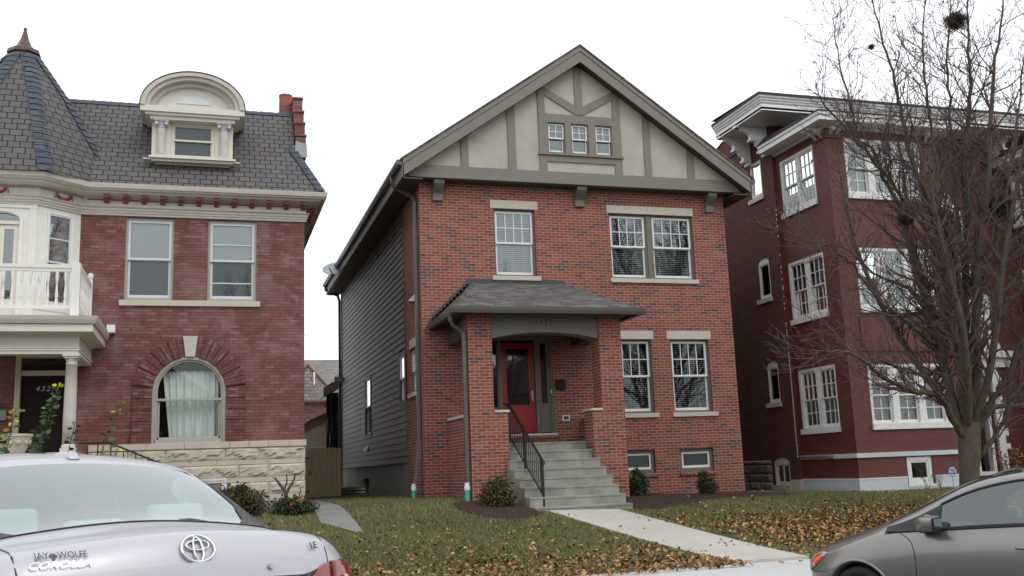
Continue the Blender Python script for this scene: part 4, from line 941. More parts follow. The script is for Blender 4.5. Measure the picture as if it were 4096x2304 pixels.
# iron rail beside the porch
ir = MB(); zf = lambda x: 2.36-(x+2.1)*.42 if x > -1.75 else 2.36-.147+.147
ir.tube([(-2.28, 20.2, 2.36), (-1.75, 20.2, 2.36), (-1.0, 20.2, 2.02), (-.7, 20.2, 1.88)], .016, 6); ir.tube([(-2.28, 20.2, 1.75), (-1.75, 20.2, 1.75), (-.7, 20.2, 1.27)], .012, 6)
for x in (-1.95, -1.72, -1.5, -1.28, -1.06, -.84): ir.tube([(x, 20.2, 1.0), (x, 20.2, 2.36 if x < -1.75 else 2.36-(x+1.75)*.455)], .011, 6)
tag(ir.build('iron_handrail', 'black_metal'), 'thin black iron handrail beside the stone porch of number 4325', 'handrail')
t = thing('planter', (-3.42, 20.25, 2.2), 'carved stone planter bowl on the edge of the old porch', 'planter')
pl_ = MB(); pl_.lathe([(.19, 2.2), (.22, 2.22), (.26, 2.30), (.31, 2.42), (.33, 2.50), (.35, 2.52), (.35, 2.56), (.31, 2.56), (.29, 2.5), (.2, 2.45)], -3.42, 20.25, 24)
for i in range(12):
    a = 2*math.pi*i/12; x_, y_c = -3.42+.295*math.cos(a), 20.25+.295*math.sin(a); pl_.lathe([(.005, 2.36), (.045, 2.38), (.05, 2.42), (.005, 2.46)], x_, y_c, 8)
pl_.build('bowl', 'limestone_cap', t)
# ================================================================ RIGHT BUILDING
B = thing('apartment_building', (18.8, 22, .7), 'dark red painted brick apartment building with white eaves brackets behind the bare tree', 'building')
BX, BY, MX, MY = 15.16, 21.0, 15.05, 23.40; BX2 = 18.52
DX0, DX1 = 23.1, 26.5
BS = side(BX); BF = front(BY); SW = side(MX); MF = front(MY)
sidew = [(21.62, 23.24, 8.24, 9.74), (21.60, 23.26, 5.27, 6.85), (21.56, 23.24, 2.335, 3.91)]
frontw = [(15.68, 18.02, 8.24, 9.74), (15.70, 18.02, 5.27, 6.83), (15.70, 18.02, 2.345, 3.84)]
def walls(x0, x1, sides, fronts, basement):
    w = MB(side(x0)); w.panel(rect(BY, MY, .4, 9.95), [rect(*a) for a in sides], 0, .22)
    w.T = BF; w.panel(rect(x0, x1, .4, 9.95), [rect(*a) for a in fronts]+basement, 0, .22)
    w.T = lambda u, n, z: (x1+n, u, z); w.panel(rect(BY, MY, .4, 9.95), (), 0, .2)
    # corner piers
    w.T = BF
    return w
bas = [rect(16.57, 17.30, .84, 1.51)]
w = walls(BX, BX2, sidew, frontw, bas)
for a, b in ((BX, BX+.42), (BX2-.42, BX2)):
    w.box(a-.001, b, .001, .03, 3.2, 9.80) if False else None
w.build('bay_wall', 'brick_painted', B)
for u0, u1 in ((BX-.04, BX+.46), (BX2-.46, BX2+.04)):
    w = MB(BF); w.box(u0, u1, -.5, .045, 9.70, 9.80); w.box(u0-.03, u1+.03, -.53, .075, 9.801, 9.93); w.build('pier_cap', 'brick_painted', B)
MB(BF).box(BX+.45, BX2-.45, .001, .03, 4.15, 5.0).build('brick_panel', 'brick_painted', B)
w = walls(DX0, DX1, sidew, [(23.6, 25.9, c, d) for _, _, c, d in frontw], []); w.build('bay_wall', 'brick_painted', B)
sw3 = [(24.0, 24.6, 9.02, 10.06)]
def segarch(u0, u1, z0, z1, rise=.12, n=8):
    c = (u0+u1)/2; return [(u0, z0), (u1, z0)]+[(c+(u1-u0)/2*math.cos(math.pi*i/n), z1-rise+rise*math.sin(math.pi*i/n)) for i in range(n+1)]
sh_ = [rect(*sw3[0]), segarch(24.0, 24.58, 6.07, 7.22), segarch(24.0, 24.56, 3.13, 4.28), segarch(23.84, 24.6, .88, 1.62)]
w = MB(SW); w.panel([(MY, .4), (38, .4), (38, 10.6), (27.2, 10.9), (25.6, 11.35), (MY, 11.35)], sh_, 0, .25)
w.T = lambda u, n, z: (DX1+.1+n, u, z); w.panel(rect(MY, 38, .4, 11.3), (), 0, .2); w.T = ID; w.add([(MX, 38, .4), (DX1+.1, 38, .4), (DX1+.1, 38, 11.3), (MX, 38, 11.3)], [(0, 1, 2, 3)])
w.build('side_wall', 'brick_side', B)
ec = 20.8
aw1 = [(ec-.42, 6.72), (ec+.42, 6.72)]+[(ec+.42*math.cos(math.pi*i/16), 8.35+.42*math.sin(math.pi*i/16)) for i in range(17)]
w = MB(MF); w.panel([(MX, .4), (DX1+.1, .4), (DX1+.1, 11.3), (MX, 11.3)], [aw1, rect(ec-.5, ec+.5, 4.95, 5.95), rect(ec-.75, ec+.75, .9, 3.95)], 0, .3)
w.build('main_wall', 'brick_painted', B)
def lites(T, u0, u1, z0, z1, n, mull, cols, lowc=None, glass='glass', room='room_light', rec=.05, mat='white_worn', blind=True, mulls=None):
    """a bank of white sash windows with broad mullions"""
    wf = MB(T); wf.ring(u0+.002, u1-.002, z0+.002, z1-.002, .085, -rec-.1, -rec+.03, .02); wf.box(u0-.02, u1+.02, -.1, .055, z0-.14, z0-.001)
    wd = (u1-u0-.17-mull*(n-1))/n
    par = None; xs = [u0+.085+i*(wd+mull) for i in range(n)]
    for i in range(n-1): wf.box(xs[i]+wd, xs[i+1], -rec-.1, -rec+.025, z0+.02, z1-.087)
    par = wf.build('window_bank', mat, B)
    for i, x in enumerate(xs):
        a0, a1, b0, b1 = x, x+wd, z0+.02, z1-.087; zm = (b0+b1)/2-.02
        s = MB(T); s.ring(a0, a1, zm, b1, .04, -rec-.05, -rec+.0, .035); s.ring(a0+.003, a1-.003, b0, zm+.03, .04, -rec-.09, -rec-.051, .075); s.build('sash', mat, par)
        g = MB(T); grid(g, a0+.04, a1-.04, zm+.035, b1-.04, cols, 2, -rec-.035, -rec-.008, .024); grid(g, a0+.04, a1-.04, b0+.075, zm-.01, lowc or cols, 2, -rec-.08, -rec-.058, .024); g.build('muntin', mat, par)
        MB(T).quad((a0+.03, -rec-.028, zm), (a1-.03, -rec-.028, zm), (a1-.03, -rec-.028, b1-.03), (a0+.03, -rec-.028, b1-.03)).build('glass', glass, par)
        MB(T).quad((a0+.03, -rec-.07, b0+.05), (a1-.03, -rec-.07, b0+.05), (a1-.03, -rec-.07, zm), (a0+.03, -rec-.07, zm)).build('glass', glass, par)
    d = MB(T); n1 = -rec-.17 if not blind else -rec-.25
    if blind:
        s = MB(T); slats(s, u0+.09, u1-.09, z0+.03, z1-.1, -rec-.16, step=.034, w=.033, tilt=50); s.build('blind', 'blind', par, uv=False)
    d.quad((u0, n1, z0), (u1, n1, z0), (u1, n1, z1), (u0, n1, z1)); d.build('room', room, par)
for i, a in enumerate(sidew): lites(BS, *a, 2, .14, 3, room='room_light' if i != 1 else 'room_pale', blind=(i == 2), glass='glass')
for i, a in enumerate(frontw): lites(BF, *a, 3, .2, 2, room='room_light', blind=(i != 0), glass='glass_mirror' if i < 2 else 'glass')
for i, a in enumerate(sidew): lites(side(DX0), *a, 2, .14, 3, room='room_mid', blind=False, glass='glass_mirror')
for c in ((23.6, 25.9, 8.24, 9.74), (23.6, 25.9, 5.27, 6.83), (23.6, 25.9, 2.345, 3.84)): lites(BF, *c, 3, .2, 2, room='room_mid', blind=False)
window(B, BF, 16.57, 17.30, .84, 1.51, rec=.03, case=.09, cm='white_worn', fm='white_worn', single=True, cols=1, rows=1, blind=None, fr=.05, sill=(16.52, 17.35, .78, .84), sm='white_worn')
for (u0, u1, z0, z1, zt2) in ((24.0, 24.6, 9.02, 10.06, 10.06), (24.0, 24.58, 6.07, 7.08, 7.22), (24.0, 24.56, 3.13, 4.14, 4.28), (23.84, 24.6, .88, 1.48, 1.62)):
    ww_ = window(B, SW, u0, u1, z0, z1, rec=.03, case=.045, cm='white_worn', fm='white_worn', single=True, cols=1 if z0 > 2 else 2, rows=1, blind=None, fr=.035, room='room_mid', glass='glass', sill=(u0-.05, u1+.15, z0-.13, z0-.005), sm='limestone_cap')
    if zt2 > z1: MB(SW).prism([p for p in segarch(u0+.002, u1-.002, z1, zt2)], -.12, -.02).build('arch_panel', 'white_worn', ww_)
# arched entrance window, doorway surrounds
wf = MB(MF); NN = 16
def wring(mb, r0, r1, n0, n1, zc=8.35, zb=6.72):
    o = [(ec-r1, zb)]+[(ec+r1*math.cos(math.pi-math.pi*i/NN), zc+r1*math.sin(math.pi*i/NN)) for i in range(NN+1)]+[(ec+r1, zb)]
    i_ = [(ec-r0, zb)]+[(ec+r0*math.cos(math.pi-math.pi*i/NN), zc+r0*math.sin(math.pi*i/NN)) for i in range(NN+1)]+[(ec+r0, zb)]
    archband(mb, o, i_, n0, n1)
wring(wf, .34, .42, -.2, .0); wring(wf, .42, .56, .001, .05)
for s_ in (-1, 1): wf.box(ec+s_*.60-.06, ec+s_*.60+.06, .001, .07, 8.0, 8.35)
wf.prism([(ec-.08, 8.75), (ec+.08, 8.75), (ec+.12, 9.1), (ec-.12, 9.1)], .001, .09); wf.box(ec-.6, ec+.6, -.1, .06, 6.62, 6.719); wf.box(ec-.34, ec+.34, -.12, -.05, 7.5, 7.56)
wf = wf.build('arched_window', 'white_worn', B)
MB(MF).quad((ec-.4, -.15, 6.7), (ec+.4, -.15, 6.7), (ec+.4, -.15, 8.75), (ec-.4, -.15, 8.75)).build('glass', 'glass_mirror', wf); MB(MF).quad((ec-.5, -.3, 6.6), (ec+.5, -.3, 6.6), (ec+.5, -.3, 8.9), (ec-.5, -.3, 8.9)).build('room', 'room_mid', wf)
df = MB(MF)
for s_ in (-1, 1):
    P_ = [(.62, 4.42), (.62, 6.10), (1.08, 6.10), (1.08, 5.64), (1.0, 5.60), (1.0, 4.95), (1.22, 4.62), (1.28, 4.42)]
    df.prism([(ec+s_*a, z) for a, z in P_], .001, .10)
    P_ = [(.80, .9), (.80, 3.95), (.95, 3.95), (1.15, 3.55), (1.12, 3.1), (1.0, 2.95), (1.12, 2.95), (1.12, 2.72), (1.02, 2.70), (1.02, 2.2), (1.15, 2.2), (1.15, 2.0), (1.03, 2.0), (1.03, 1.78), (1.17, 1.78), (1.17, 1.6), (1.03, 1.6), (1.03, .9)]
    df.prism([(ec+s_*a, z) for a, z in P_], .001, .10)
    df.box(ec+s_*1.45-.25, ec+s_*1.45+.25, .001, .16, 3.95, 4.22) if False else None
df.box(ec-1.75, ec+1.75, .001, .25, 4.23, 4.42); df.box(ec-1.6, ec+1.6, .001, .12, 3.96, 4.229); df.ring(ec-.74, ec+.74, .91, 3.94, .1, -.25, -.05); df.box(ec-.2, ec-.1, -.25, -.06, .95, 3.8); df.box(ec+.1, ec+.2, -.25, -.06, .95, 3.8); df.ring(ec-.5, ec+.5, 4.95, 5.95, .08, -.15, .0)
df = df.build('entrance_surround', 'white_worn', B)
MB(MF).quad((ec-.8, -.22, .9), (ec+.8, -.22, .9), (ec+.8, -.22, 4), (ec-.8, -.22, 4)).build('glass', 'glass', df); MB(MF).quad((ec-.8, -.6, .9), (ec+.8, -.6, .9), (ec+.8, -.6, 6), (ec-.8, -.6, 6)).build('room', 'room_dark', df)
# painted bands
def bband(z0, z1, d, name, mat): return sweep([(DX0, MY), (BX2, MY), (BX2, BY), (BX, BY), (BX, MY+.02)][1:], [(-.1, z0), (d, z0), (d, z1), (-.1, z1)]).build(name, mat, B)
bband(1.54, 1.65, .05, 'stone_band', 'concrete_painted'); 
for nm_, z0, z1, d_, mt_ in (('painted_base', .35, 1.02, .045, 'concrete_painted'), ('base_ledge', 1.021, 1.045, .055, 'white_paint')):
    sweep([(BX2, MY), (BX2, BY), (17.36, BY)], [(-.1, z0), (d_, z0), (d_, z1), (-.1, z1)]).build(nm_, mt_, B)
    sweep([(16.51, BY), (BX, BY), (BX, MY+.02)], [(-.1, z0), (d_, z0), (d_, z1), (-.1, z1)]).build(nm_, mt_, B)
MB(BF).box(16.511, 17.359, -.1, .042, .35, .775).build('painted_base', 'concrete_painted', B)
bb2 = MB(BS); rockface(bb2, 21.9, 23.42, 1.545, 1.645, .052, .035, 5); bb2.build('chipped_band', 'concrete_found', B)
rb_ = MB(SW)
rnd = random.Random(4); z = .5
while z < 1.5:
    h = rnd.uniform(.2, .3); u = 24.72
    while u < 28: L_ = rnd.uniform(.25, .6); rockface(rb_, u+.01, min(u+L_, 28.2)-.01, z+.008, min(z+h, 1.57)-.008, .0, .09, int(u*100+z*10)); u += L_
    z += h
rb_.build('rubble_foundation', 'rubble_stone', B)
MB(SW).box(MY-.02, 23.82, -.1, .03, .4, 1.03).build('corner_stone', 'limestone_smooth', B)
# worn white mortar line at the joint
wl = MB(SW); z = 1.6
rnd = random.Random(9)
while z < 8.6:
    if rnd.random() < (.95 if z < 4.4 else .3): wl.box(23.385, 23.412, .001, .012, z+.008, z+.058)
    z += .0677
wl.build('corner_mortar', 'white_paint', B)
# bay roof and main roof
def brf(x0, x1):
    p_ = [(x1, MY), (x1, BY), (x0, BY), (x0, MY)]
    sweep(p_, [(-.05, 10.0), (.50, 10.0), (.50, 10.13), (-.05, 10.13)]).build('bay_eave', 'white_paint', B)
    sweep(p_, [(.0, 10.131), (.535, 10.131), (.55, 10.20), (-.0, 10.20)]).build('bay_cornice', 'white_paint', B)
    r = MB(); r.add([(x0-.56, BY-.56, 10.205), (x1+.56, BY-.56, 10.205), (x1+.3, MY, 10.5), (x0-.3, MY, 10.5), (x1+.56, MY, 10.205), (x0-.56, MY, 10.205)], [(0, 1, 2, 3), (1, 4, 2), (0, 3, 5)])
    r.box(x0-.56, x1+.56, BY-.56, MY-.01, 10.201, 10.24); r.build('bay_roof', 'roof_membrane', B)
    sf = sweep(p_, [(-.05, 9.94), (.04, 9.94), (.10, 9.99), (-.05, 9.99)]).build('bay_frieze', 'white_paint', B)
    for x in (x0+.12, x0+.3, x1-.3, x1-.12): m_ = MB(BF); m_.prismx([(.03, 9.99), (.42, 9.99), (.42, 9.95), (.25, 9.93), (.22, 9.87), (.08, 9.83), (.03, 9.76)], x-.045, x+.045); m_.build('bay_bracket', 'white_paint', B)
    for y in (BY+.15, BY+.4): m_ = MB(side(x0)); m_.prismx([(.03, 9.99), (.42, 9.99), (.42, 9.95), (.25, 9.93), (.22, 9.87), (.08, 9.83), (.03, 9.76)], y-.045, y+.045); m_.build('bay_bracket', 'white_paint', B)
brf(BX, BX2); brf(DX0, DX1)
RX0, RY0 = 14.0, 22.1
mr = MB(); mr.box(RX0+.12, 28, RY0+.12, 24.75, 10.87, 10.93); mr.build('main_soffit', 'white_paint', B)
q_ = [(28, RY0+.12), (RX0+.12, RY0+.12), (RX0+.12, 24.75)]
sweep(q_, [(-.05, 10.84), (.0, 10.84), (.0, 11.03), (-.05, 11.03)]).build('eave_board', 'white_paint', B)
sweep(q_, [(-.05, 11.031), (.02, 11.031), (.04, 11.06), (.04, 11.09), (.07, 11.11), (.07, 11.14), (.11, 11.18), (.12, 11.22), (-.05, 11.22)]).build('crown_moulding', 'white_worn', B)
rr_ = MB(); rr_.box(RX0-.01, 28, RY0-.01, 24.76, 11.221, 11.30); rr_.add([(RX0-.01, RY0-.01, 11.301), (28, RY0-.01, 11.301), (28, 24.76, 11.45), (RX0-.01, 24.76, 11.40)], [(0, 1, 2, 3)]); rr_.build('roof', 'roof_membrane', B)
MB().box(MX-.03, MX+.3, 24.76, 38, 10.62, 10.68).add([(MX-.04, 24.8, 11.36), (MX-.04, 25.6, 11.36), (MX-.04, 27.2, 10.92), (MX-.04, 38, 10.62), (MX+.3, 24.8, 11.42), (MX+.3, 25.6, 11.42), (MX+.3, 27.2, 10.98), (MX+.3, 38, 10.68)], [(0, 1, 5, 4), (1, 2, 6, 5), (2, 3, 7, 6)]).build('coping', 'roof_membrane', B)
BP = [(.0, 10.05), (.10, 10.05), (.14, 10.14), (.22, 10.14), (.24, 10.28), (.34, 10.34), (.38, 10.46), (.50, 10.46), (.52, 10.62), (.66, 10.70), (.78, 10.74), (.80, 10.80), (.95, 10.80), (.95, 10.868), (.0, 10.868)]
for (T_, u) in ((SW, 23.62), (SW, 24.55), (MF, 15.62), (MF, 18.9), (MF, 22.7)):
    m_ = MB(T_); m_.prismx(BP, u-.07, u+.07)
    for n_, z_ in ((.97, 10.80), (.54, 10.44), (.26, 10.12), (.12, 10.02)): m_.box(u-.10, u+.10, n_-.12, n_+.01, z_, z_+.06)
    m_.build('scroll_bracket', 'white_paint', B)
# yard sign
t = thing('yard_sign', (17.25, 20.3, .68), 'small blue octagonal security sign on a stake by the white basement wall', 'sign')
s_ = MB(front(20.3)); s_.prism([(17.30+.13*math.cos(R(22.5+45*i)), 1.13+.13*math.sin(R(22.5+45*i))) for i in range(8)], -.01, .0); s_.build('panel', 'sign_blue', t)
r_ = MB(front(20.3)); o = [(17.30+.112*math.cos(R(22.5+45*i)), 1.13+.112*math.sin(R(22.5+45*i))) for i in range(9)]; i2 = [(17.30+.102*math.cos(R(22.5+45*i)), 1.13+.102*math.sin(R(22.5+45*i))) for i in range(9)]
archband(r_, o, i2, .001, .004); r_.box(17.245, 17.355, .001, .004, 1.195, 1.212); r_.box(17.245, 17.355, .001, .004, 1.045, 1.06); r_.build('border', 'pvc_white', t)
text('lettering', 'ADT', .105, 'pvc_white', t, lambda u, n, z: front(20.294)(u+17.30, n, z+1.127), .002, .95)
MB().tube([(17.30, 20.32, .5), (17.30, 20.32, 1.1)], .008, 6).build('stake', 'galvanised', t)

# ---- things between and behind the houses
t = thing('board_gate', (3.3, 30, 1.0), 'yellowish dog-eared board gate closing the passage left of the middle house', 'gate')
FG = front(30.0)
x = 2.99; i = 0
while x < 3.80:
    zt3 = 2.42+.01*math.sin(i*2.3); MB(FG).prism([(x, 1.0), (x+.13, 1.0), (x+.13, zt3-.03), (x+.10, zt3), (x+.03, zt3), (x, zt3-.03)], 0, .02).build('board', 'fence_wood', t); x += .137; i += 1
for x, h in ((2.70, 2.36), (2.835, 2.37)): MB(FG).prism([(x, 1.0), (x+.13, 1.0), (x+.13, h-.03), (x+.10, h), (x+.03, h), (x, h-.03)], .0, .02).build('board', 'fence_wood', t)
MB(FG).box(2.955, 2.985, .021, .05, 1.0, 2.42).build('batten', 'fence_wood', t)
m_ = MB(FG); m_.box(2.6, 3.82, -.05, -.001, 1.25, 1.34); m_.box(2.6, 3.82, -.05, -.001, 2.05, 2.14); m_.build('rail', 'fence_wood', t)
m_ = MB(FG); m_.box(2.72, 2.90, .021, .03, 2.12, 2.15); m_.box(2.72, 2.90, .021, .03, 1.16, 1.19); m_.box(2.88, 2.92, .021, .045, 1.64, 1.76); m_.build('hinge', 'black_metal', t)
t = thing('garden_shed', (4.0, 40, 1), 'pale green clapboard shed gable seen behind the board gate', 'shed')
FS = front(40); m_ = MB(FS); m_.prism([(2.2, .8), (9.5, .8), (9.5, 3.3), (5.85, 4.45), (2.2, 2.75)], -5, -.02)
m_.build('wall', 'shed_siding', t)
m_ = MB(FS); z = 1.0
while z < 4.0:
    xa = max(2.2, 2.2+(z+.13-2.75)/.466); m_.add([(xa, 0, z), (6.5, 0, z), (6.5, -.015, z+.13), (xa, -.015, z+.13), (xa, -.03, z), (6.5, -.03, z)], [(0, 1, 2, 3), (0, 4, 5, 1)]); z += .13
m_.build('clapboard', 'shed_siding', t)
m_ = MB(FS); m_.prism([(2.0, 2.62), (2.0, 2.82), (5.85, 4.62), (5.85, 4.44)], .0, .06); m_.build('rake_board', 'taupe', t)
m_ = MB(FS); m_.prism([(1.9, 2.82), (5.85, 4.66), (5.85, 4.72), (1.9, 2.88)], -5, .15); m_.build('roof', 'asphalt_shingle', t)
t = thing('distant_house', (6, 60, 1), 'distant red brick house with old grey slate hip roof between the two houses', 'house')
MB().box(1.5, 12, 60, 70, 1, 5.95).build('wall', 'brick_old', t); MB().box(1.3, 12.2, 59.8, 70.2, 5.951, 6.05).build('eave', 'white_worn', t)
m_ = MB(); m_.add([(1.2, 59.7, 6.05), (12.3, 59.7, 6.05), (12.3, 70.3, 6.05), (1.2, 70.3, 6.05), (5.0, 64.5, 9.0), (9, 64.5, 9.0)], [(0, 1, 5, 4), (1, 2, 5), (2, 3, 4, 5), (3, 0, 4)]); m_.add([(4.6, 59.7, 6.05), (7.0, 59.7, 6.05), (5.8, 59.9, 8.25), (5.8, 64.5, 8.25)], [(0, 1, 2), (0, 2, 3), (1, 3, 2)]) if False else None
m_.add([(3.9, 59.6, 6.02), (7.5, 59.6, 6.02), (5.72, 60.6, 8.2), (5.72, 66, 8.2), (7.5, 66, 6.02), (3.9, 66, 6.02)], [(0, 1, 2), (1, 4, 3, 2), (0, 2, 3, 5)])
m_.build('roof', 'old_slate_far', t)
MB().tube([(5.74, 60.58, 8.23), (7.52, 59.55, 6.05)], .07, 6).tube([(5.70, 60.58, 8.23), (3.88, 59.55, 6.05)], .07, 6).build('ridge', 'parapet_dark', t)
MB().tube([(6.05, 59.9, 7.0), (6.05, 59.9, 7.75)], .05, 6).build('vent_pipe', 'pvc_white', t)
MB().tube([(6.9, 59.9, 1), (6.9, 59.9, 6)], .08, 6).build('downspout', 'dark_bronze', t)
for i_, zz in enumerate((9.4, 5.15, 5.25)):
    o = MB().tube([(-30, 55+i_*.2, zz-1), (0, 55+i_*.2, zz-.28), (10, 55+i_*.2, zz), (20, 55+i_*.2, zz+.1), (60, 55+i_*.2, zz+.9)], .012, 4).build('power_line', 'dark_bronze')
    tag(o, 'thin overhead wire crossing behind the gap between the houses', 'wire', 'overhead wires behind the houses')
# ================================================================ GROUND
def sm(a, b, x): t = min(1, max(0, (x-a)/(b-a))); return t*t*(3-2*t)
def lin(a, b, x): return min(1, max(0, (x-a)/(b-a)))
def gz(x, y):
    """height of the ground"""
    if y < 10.4: return max(-.04, .31-.054*abs(y-3)) if y > -3.4 else .0
    if y < 12.42: return .15+.06*lin(9.5, 11, y)
    zb = .98-.20*lin(4.6, 12.6, x)-.08*lin(12.6, 15, x)
    z = .215+(zb-.215)*(.55*lin(12.42, 20.5, y)+.45*sm(12.42, 20.5, y))
    z += .012*math.sin(x*1.3+y*.7)*lin(12.6, 14, y)
    z -= .11*math.exp(-((x-3.4)/.7)**2-((y-29.3)/2.2)**2)
    return z
def sheet(name, x0, x1, y0, y1, nx, ny, mat, dz=0, kind='structure', f=gz):
    vs = []; fs = []
    for j in range(ny+1):
        for i in range(nx+1):
            x = x0+(x1-x0)*i/nx; y = y0+(y1-y0)*j/ny; vs.append((x, y, f(x, y)+dz))
    for j in range(ny):
        for i in range(nx): a = j*(nx+1)+i; fs.append((a, a+1, a+nx+2, a+nx+1))
    o = MB().add(vs, fs).build(name, mat, smooth=True); o['kind'] = kind; return o
sheet('ground', -400, 400, -400, 600, 4, 4, 'lawn', f=lambda x, y: -.35)
sheet('road', -120, 120, -3.3, 10.38, 60, 28, 'asphalt')
def kb(name, y0, y1, z1):
    m_ = MB()
    x = -60
    while x < 60: m_.box(x+.004, x+2.996, y0, y1, -.3, z1); x += 3
    o = m_.build(name, 'concrete_walk', bevel=.015); o['kind'] = 'structure'
kb('kerb', 10.38, 10.53, .18); kb('kerb_near', -3.5, -3.32, .155)
m_ = MB(); x = -60.
while x < 60: m_.box(x+.005, x+1.495, 10.535, 12.42, -.1, .205); x += 1.5
o = m_.build('sidewalk', 'concrete_side', bevel=.006); o['kind'] = 'structure'
sheet('lawn', -60, 60, 12.425, 62, 240, 120, 'lawn')
sheet('far_side_ground', -60, 60, -60, -3.5, 4, 4, 'lawn', f=lambda x, y: .15)
# front walk to the steps
m_ = MB(); NW = 24
def wl_(y): return 6.12+(6.90-6.12)*(18.16-y)/5.75
def wr_(y): return 7.62+(8.02-7.62)*(18.16-y)/5.75
vs = []; 
for j in range(NW+1):
    y = 12.42+(18.16-12.42)*j/NW
    for x in (wl_(y), wr_(y)): vs.append((x, y, gz(x, y)+.03))
    for x in (wl_(y), wr_(y)): vs.append((x, y, gz(x, y)-.2))
fs = []
for j in range(NW):
    a = j*4; fs += [(a, a+1, a+5, a+4), (a, a+4, a+6, a+2), (a+1, a+3, a+7, a+5)]
fs += [(0, 2, 3, 1)]
o = m_.add(vs, fs).build('front_walk', 'concrete_walk'); o['kind'] = 'structure'
MB
m_ = MB(); vs = []; P_ = [(2.15, 19.2), (2.75, 17.2), (2.95, 20), (2.85, 24), (2.75, 30)]; Q_ = [(2.05, 20), (1.9, 18.9)]
pe_ = [(16.75, 2.36, 2.48), (17.9, 1.90, 2.52), (19, 1.96, 2.54), (20.5, 2.02, 2.57), (22, 2.06, 2.60), (24, 2.06, 2.62), (26, 2.06, 2.64), (28, 2.06, 2.65), (30, 2.06, 2.66)]
pp_ = [(a, y) for y, a, b in pe_]+[(b, y) for y, a, b in pe_[::-1]]
vs = []; fs = []; NP = 60
for q in range(NP+1):
    y = 16.75+(30-16.75)*q/NP; k_ = max(i for i in range(len(pe_)-1) if pe_[i][0] <= y+1e-6); t = (y-pe_[k_][0])/(pe_[k_+1][0]-pe_[k_][0]); a = pe_[k_][1]+(pe_[k_+1][1]-pe_[k_][1])*t; b = pe_[k_][2]+(pe_[k_+1][2]-pe_[k_][2])*t
    vs += [(a, y, gz(a, y)-.1), (a, y, gz(a, y)+.035), (b, y, gz(b, y)+.035), (b, y, gz(b, y)-.1)]
for q in range(NP):
    for j in range(3): fs.append((q*4+j, q*4+j+1, q*4+j+5, q*4+j+4))
m_.add(vs, fs+[(0, 1, 2, 3)])
o = m_.build('side_path', 'concrete_found'); o['kind'] = 'structure'
# mulch beds
def bed(name, poly, lab, par=None):
    c = Vector((sum(p[0] for p in poly)/len(poly), sum(p[1] for p in poly)/len(poly))); rnd = random.Random(3); vs = []; fs = []; K = len(poly)*6; rings = 10
    pl = []
    for i in range(len(poly)):
        a = Vector(poly[i]); b = Vector(poly[(i+1) % len(poly)])
        for q in range(6): pl.append(a.lerp(b, q/6)+Vector((rnd.uniform(-.03, .03), rnd.uniform(-.03, .03))))
    for r in range(rings+1):
        t = r/rings
        for p in pl:
            w = p.lerp(c, t); h = .035*min(1, t*5)+rnd.uniform(0, .03)*(t > 0)-.01*(t == 0); vs.append((w.x, w.y, gz(w.x, w.y)+h+.004))
    for r in range(rings):
        for i in range(K): a = r*K+i; b = r*K+(i+1) % K; fs.append((a, b, b+K, a+K))
    o = MB().add(vs, fs).build(name, 'mulch'); o['kind'] = 'stuff'; o['label'] = lab
    return o
bed('mulch_bed', [(4.75, 19.9), (4.55, 18.8), (4.75, 17.6), (5.2, 17.15), (5.95, 17.6), (6.0, 18.6), (6.02, 20.05), (5.2, 20.1)], 'dark mulch bed around the round shrub left of the steps')
bed('mulch_bed', [(7.97, 20.1), (7.97, 17.95), (8.3, 17.9), (9.3, 18.5), (10.7, 19.4), (12.3, 19.9), (13.4, 20.6), (13.3, 21.6), (12.6, 22.05), (8.0, 22.05)], 'dark mulch bed along the front wall right of the steps')

# ---------------------------------------------------------------- grass blades and fallen leaves
rng = np.random.default_rng(11)
def fastmesh(name, V, Fn, nv, attr, mat):
    me = bpy.data.meshes.new(name); n = len(V); me.vertices.add(n); me.vertices.foreach_set('co', V.astype(np.float32).ravel())
    nf = len(Fn); me.loops.add(nf*nv); me.loops.foreach_set('vertex_index', Fn.astype(np.int32).ravel())
    me.polygons.add(nf); me.polygons.foreach_set('loop_start', np.arange(0, nf*nv, nv, dtype=np.int32)); 
    me.update(calc_edges=True)
    a = me.attributes.new('rnd', 'FLOAT', 'FACE'); a.data.foreach_set('value', attr.astype(np.float32))
    return me
def gzn(x, y):
    zb = .98-.20*np.clip((x-4.6)/8, 0, 1)-.08*np.clip((x-12.6)/2.4, 0, 1); t = np.clip((y-12.42)/8.08, 0, 1)
    z = .215+(zb-.215)*(.55*t+.45*t*t*(3-2*t)); return z+.012*np.sin(x*1.3+y*.7)*np.clip((y-12.6)/1.4, 0, 1)-.11*np.exp(-((x-3.4)/.7)**2-((y-29.3)/2.2)**2)
def inpoly(x, y, P):
    c = np.zeros(len(x), bool); j = len(P)-1
    for i in range(len(P)):
        xi, yi = P[i]; xj, yj = P[j]; c ^= ((yi > y) != (yj > y)) & (x < (xj-xi)*(y-yi)/(yj-yi+1e-12)+xi); j = i
    return c
M1 = [(4.75, 19.9), (4.55, 18.8), (4.75, 17.6), (5.2, 17.15), (5.95, 17.6), (6.0, 18.6), (6.02, 20.05), (5.2, 20.1)]
M2 = [(7.97, 20.1), (7.97, 17.95), (8.3, 17.9), (9.3, 18.5), (10.7, 19.4), (12.3, 19.9), (13.4, 20.6), (13.3, 21.6), (12.6, 22.05), (8.0, 22.05)]
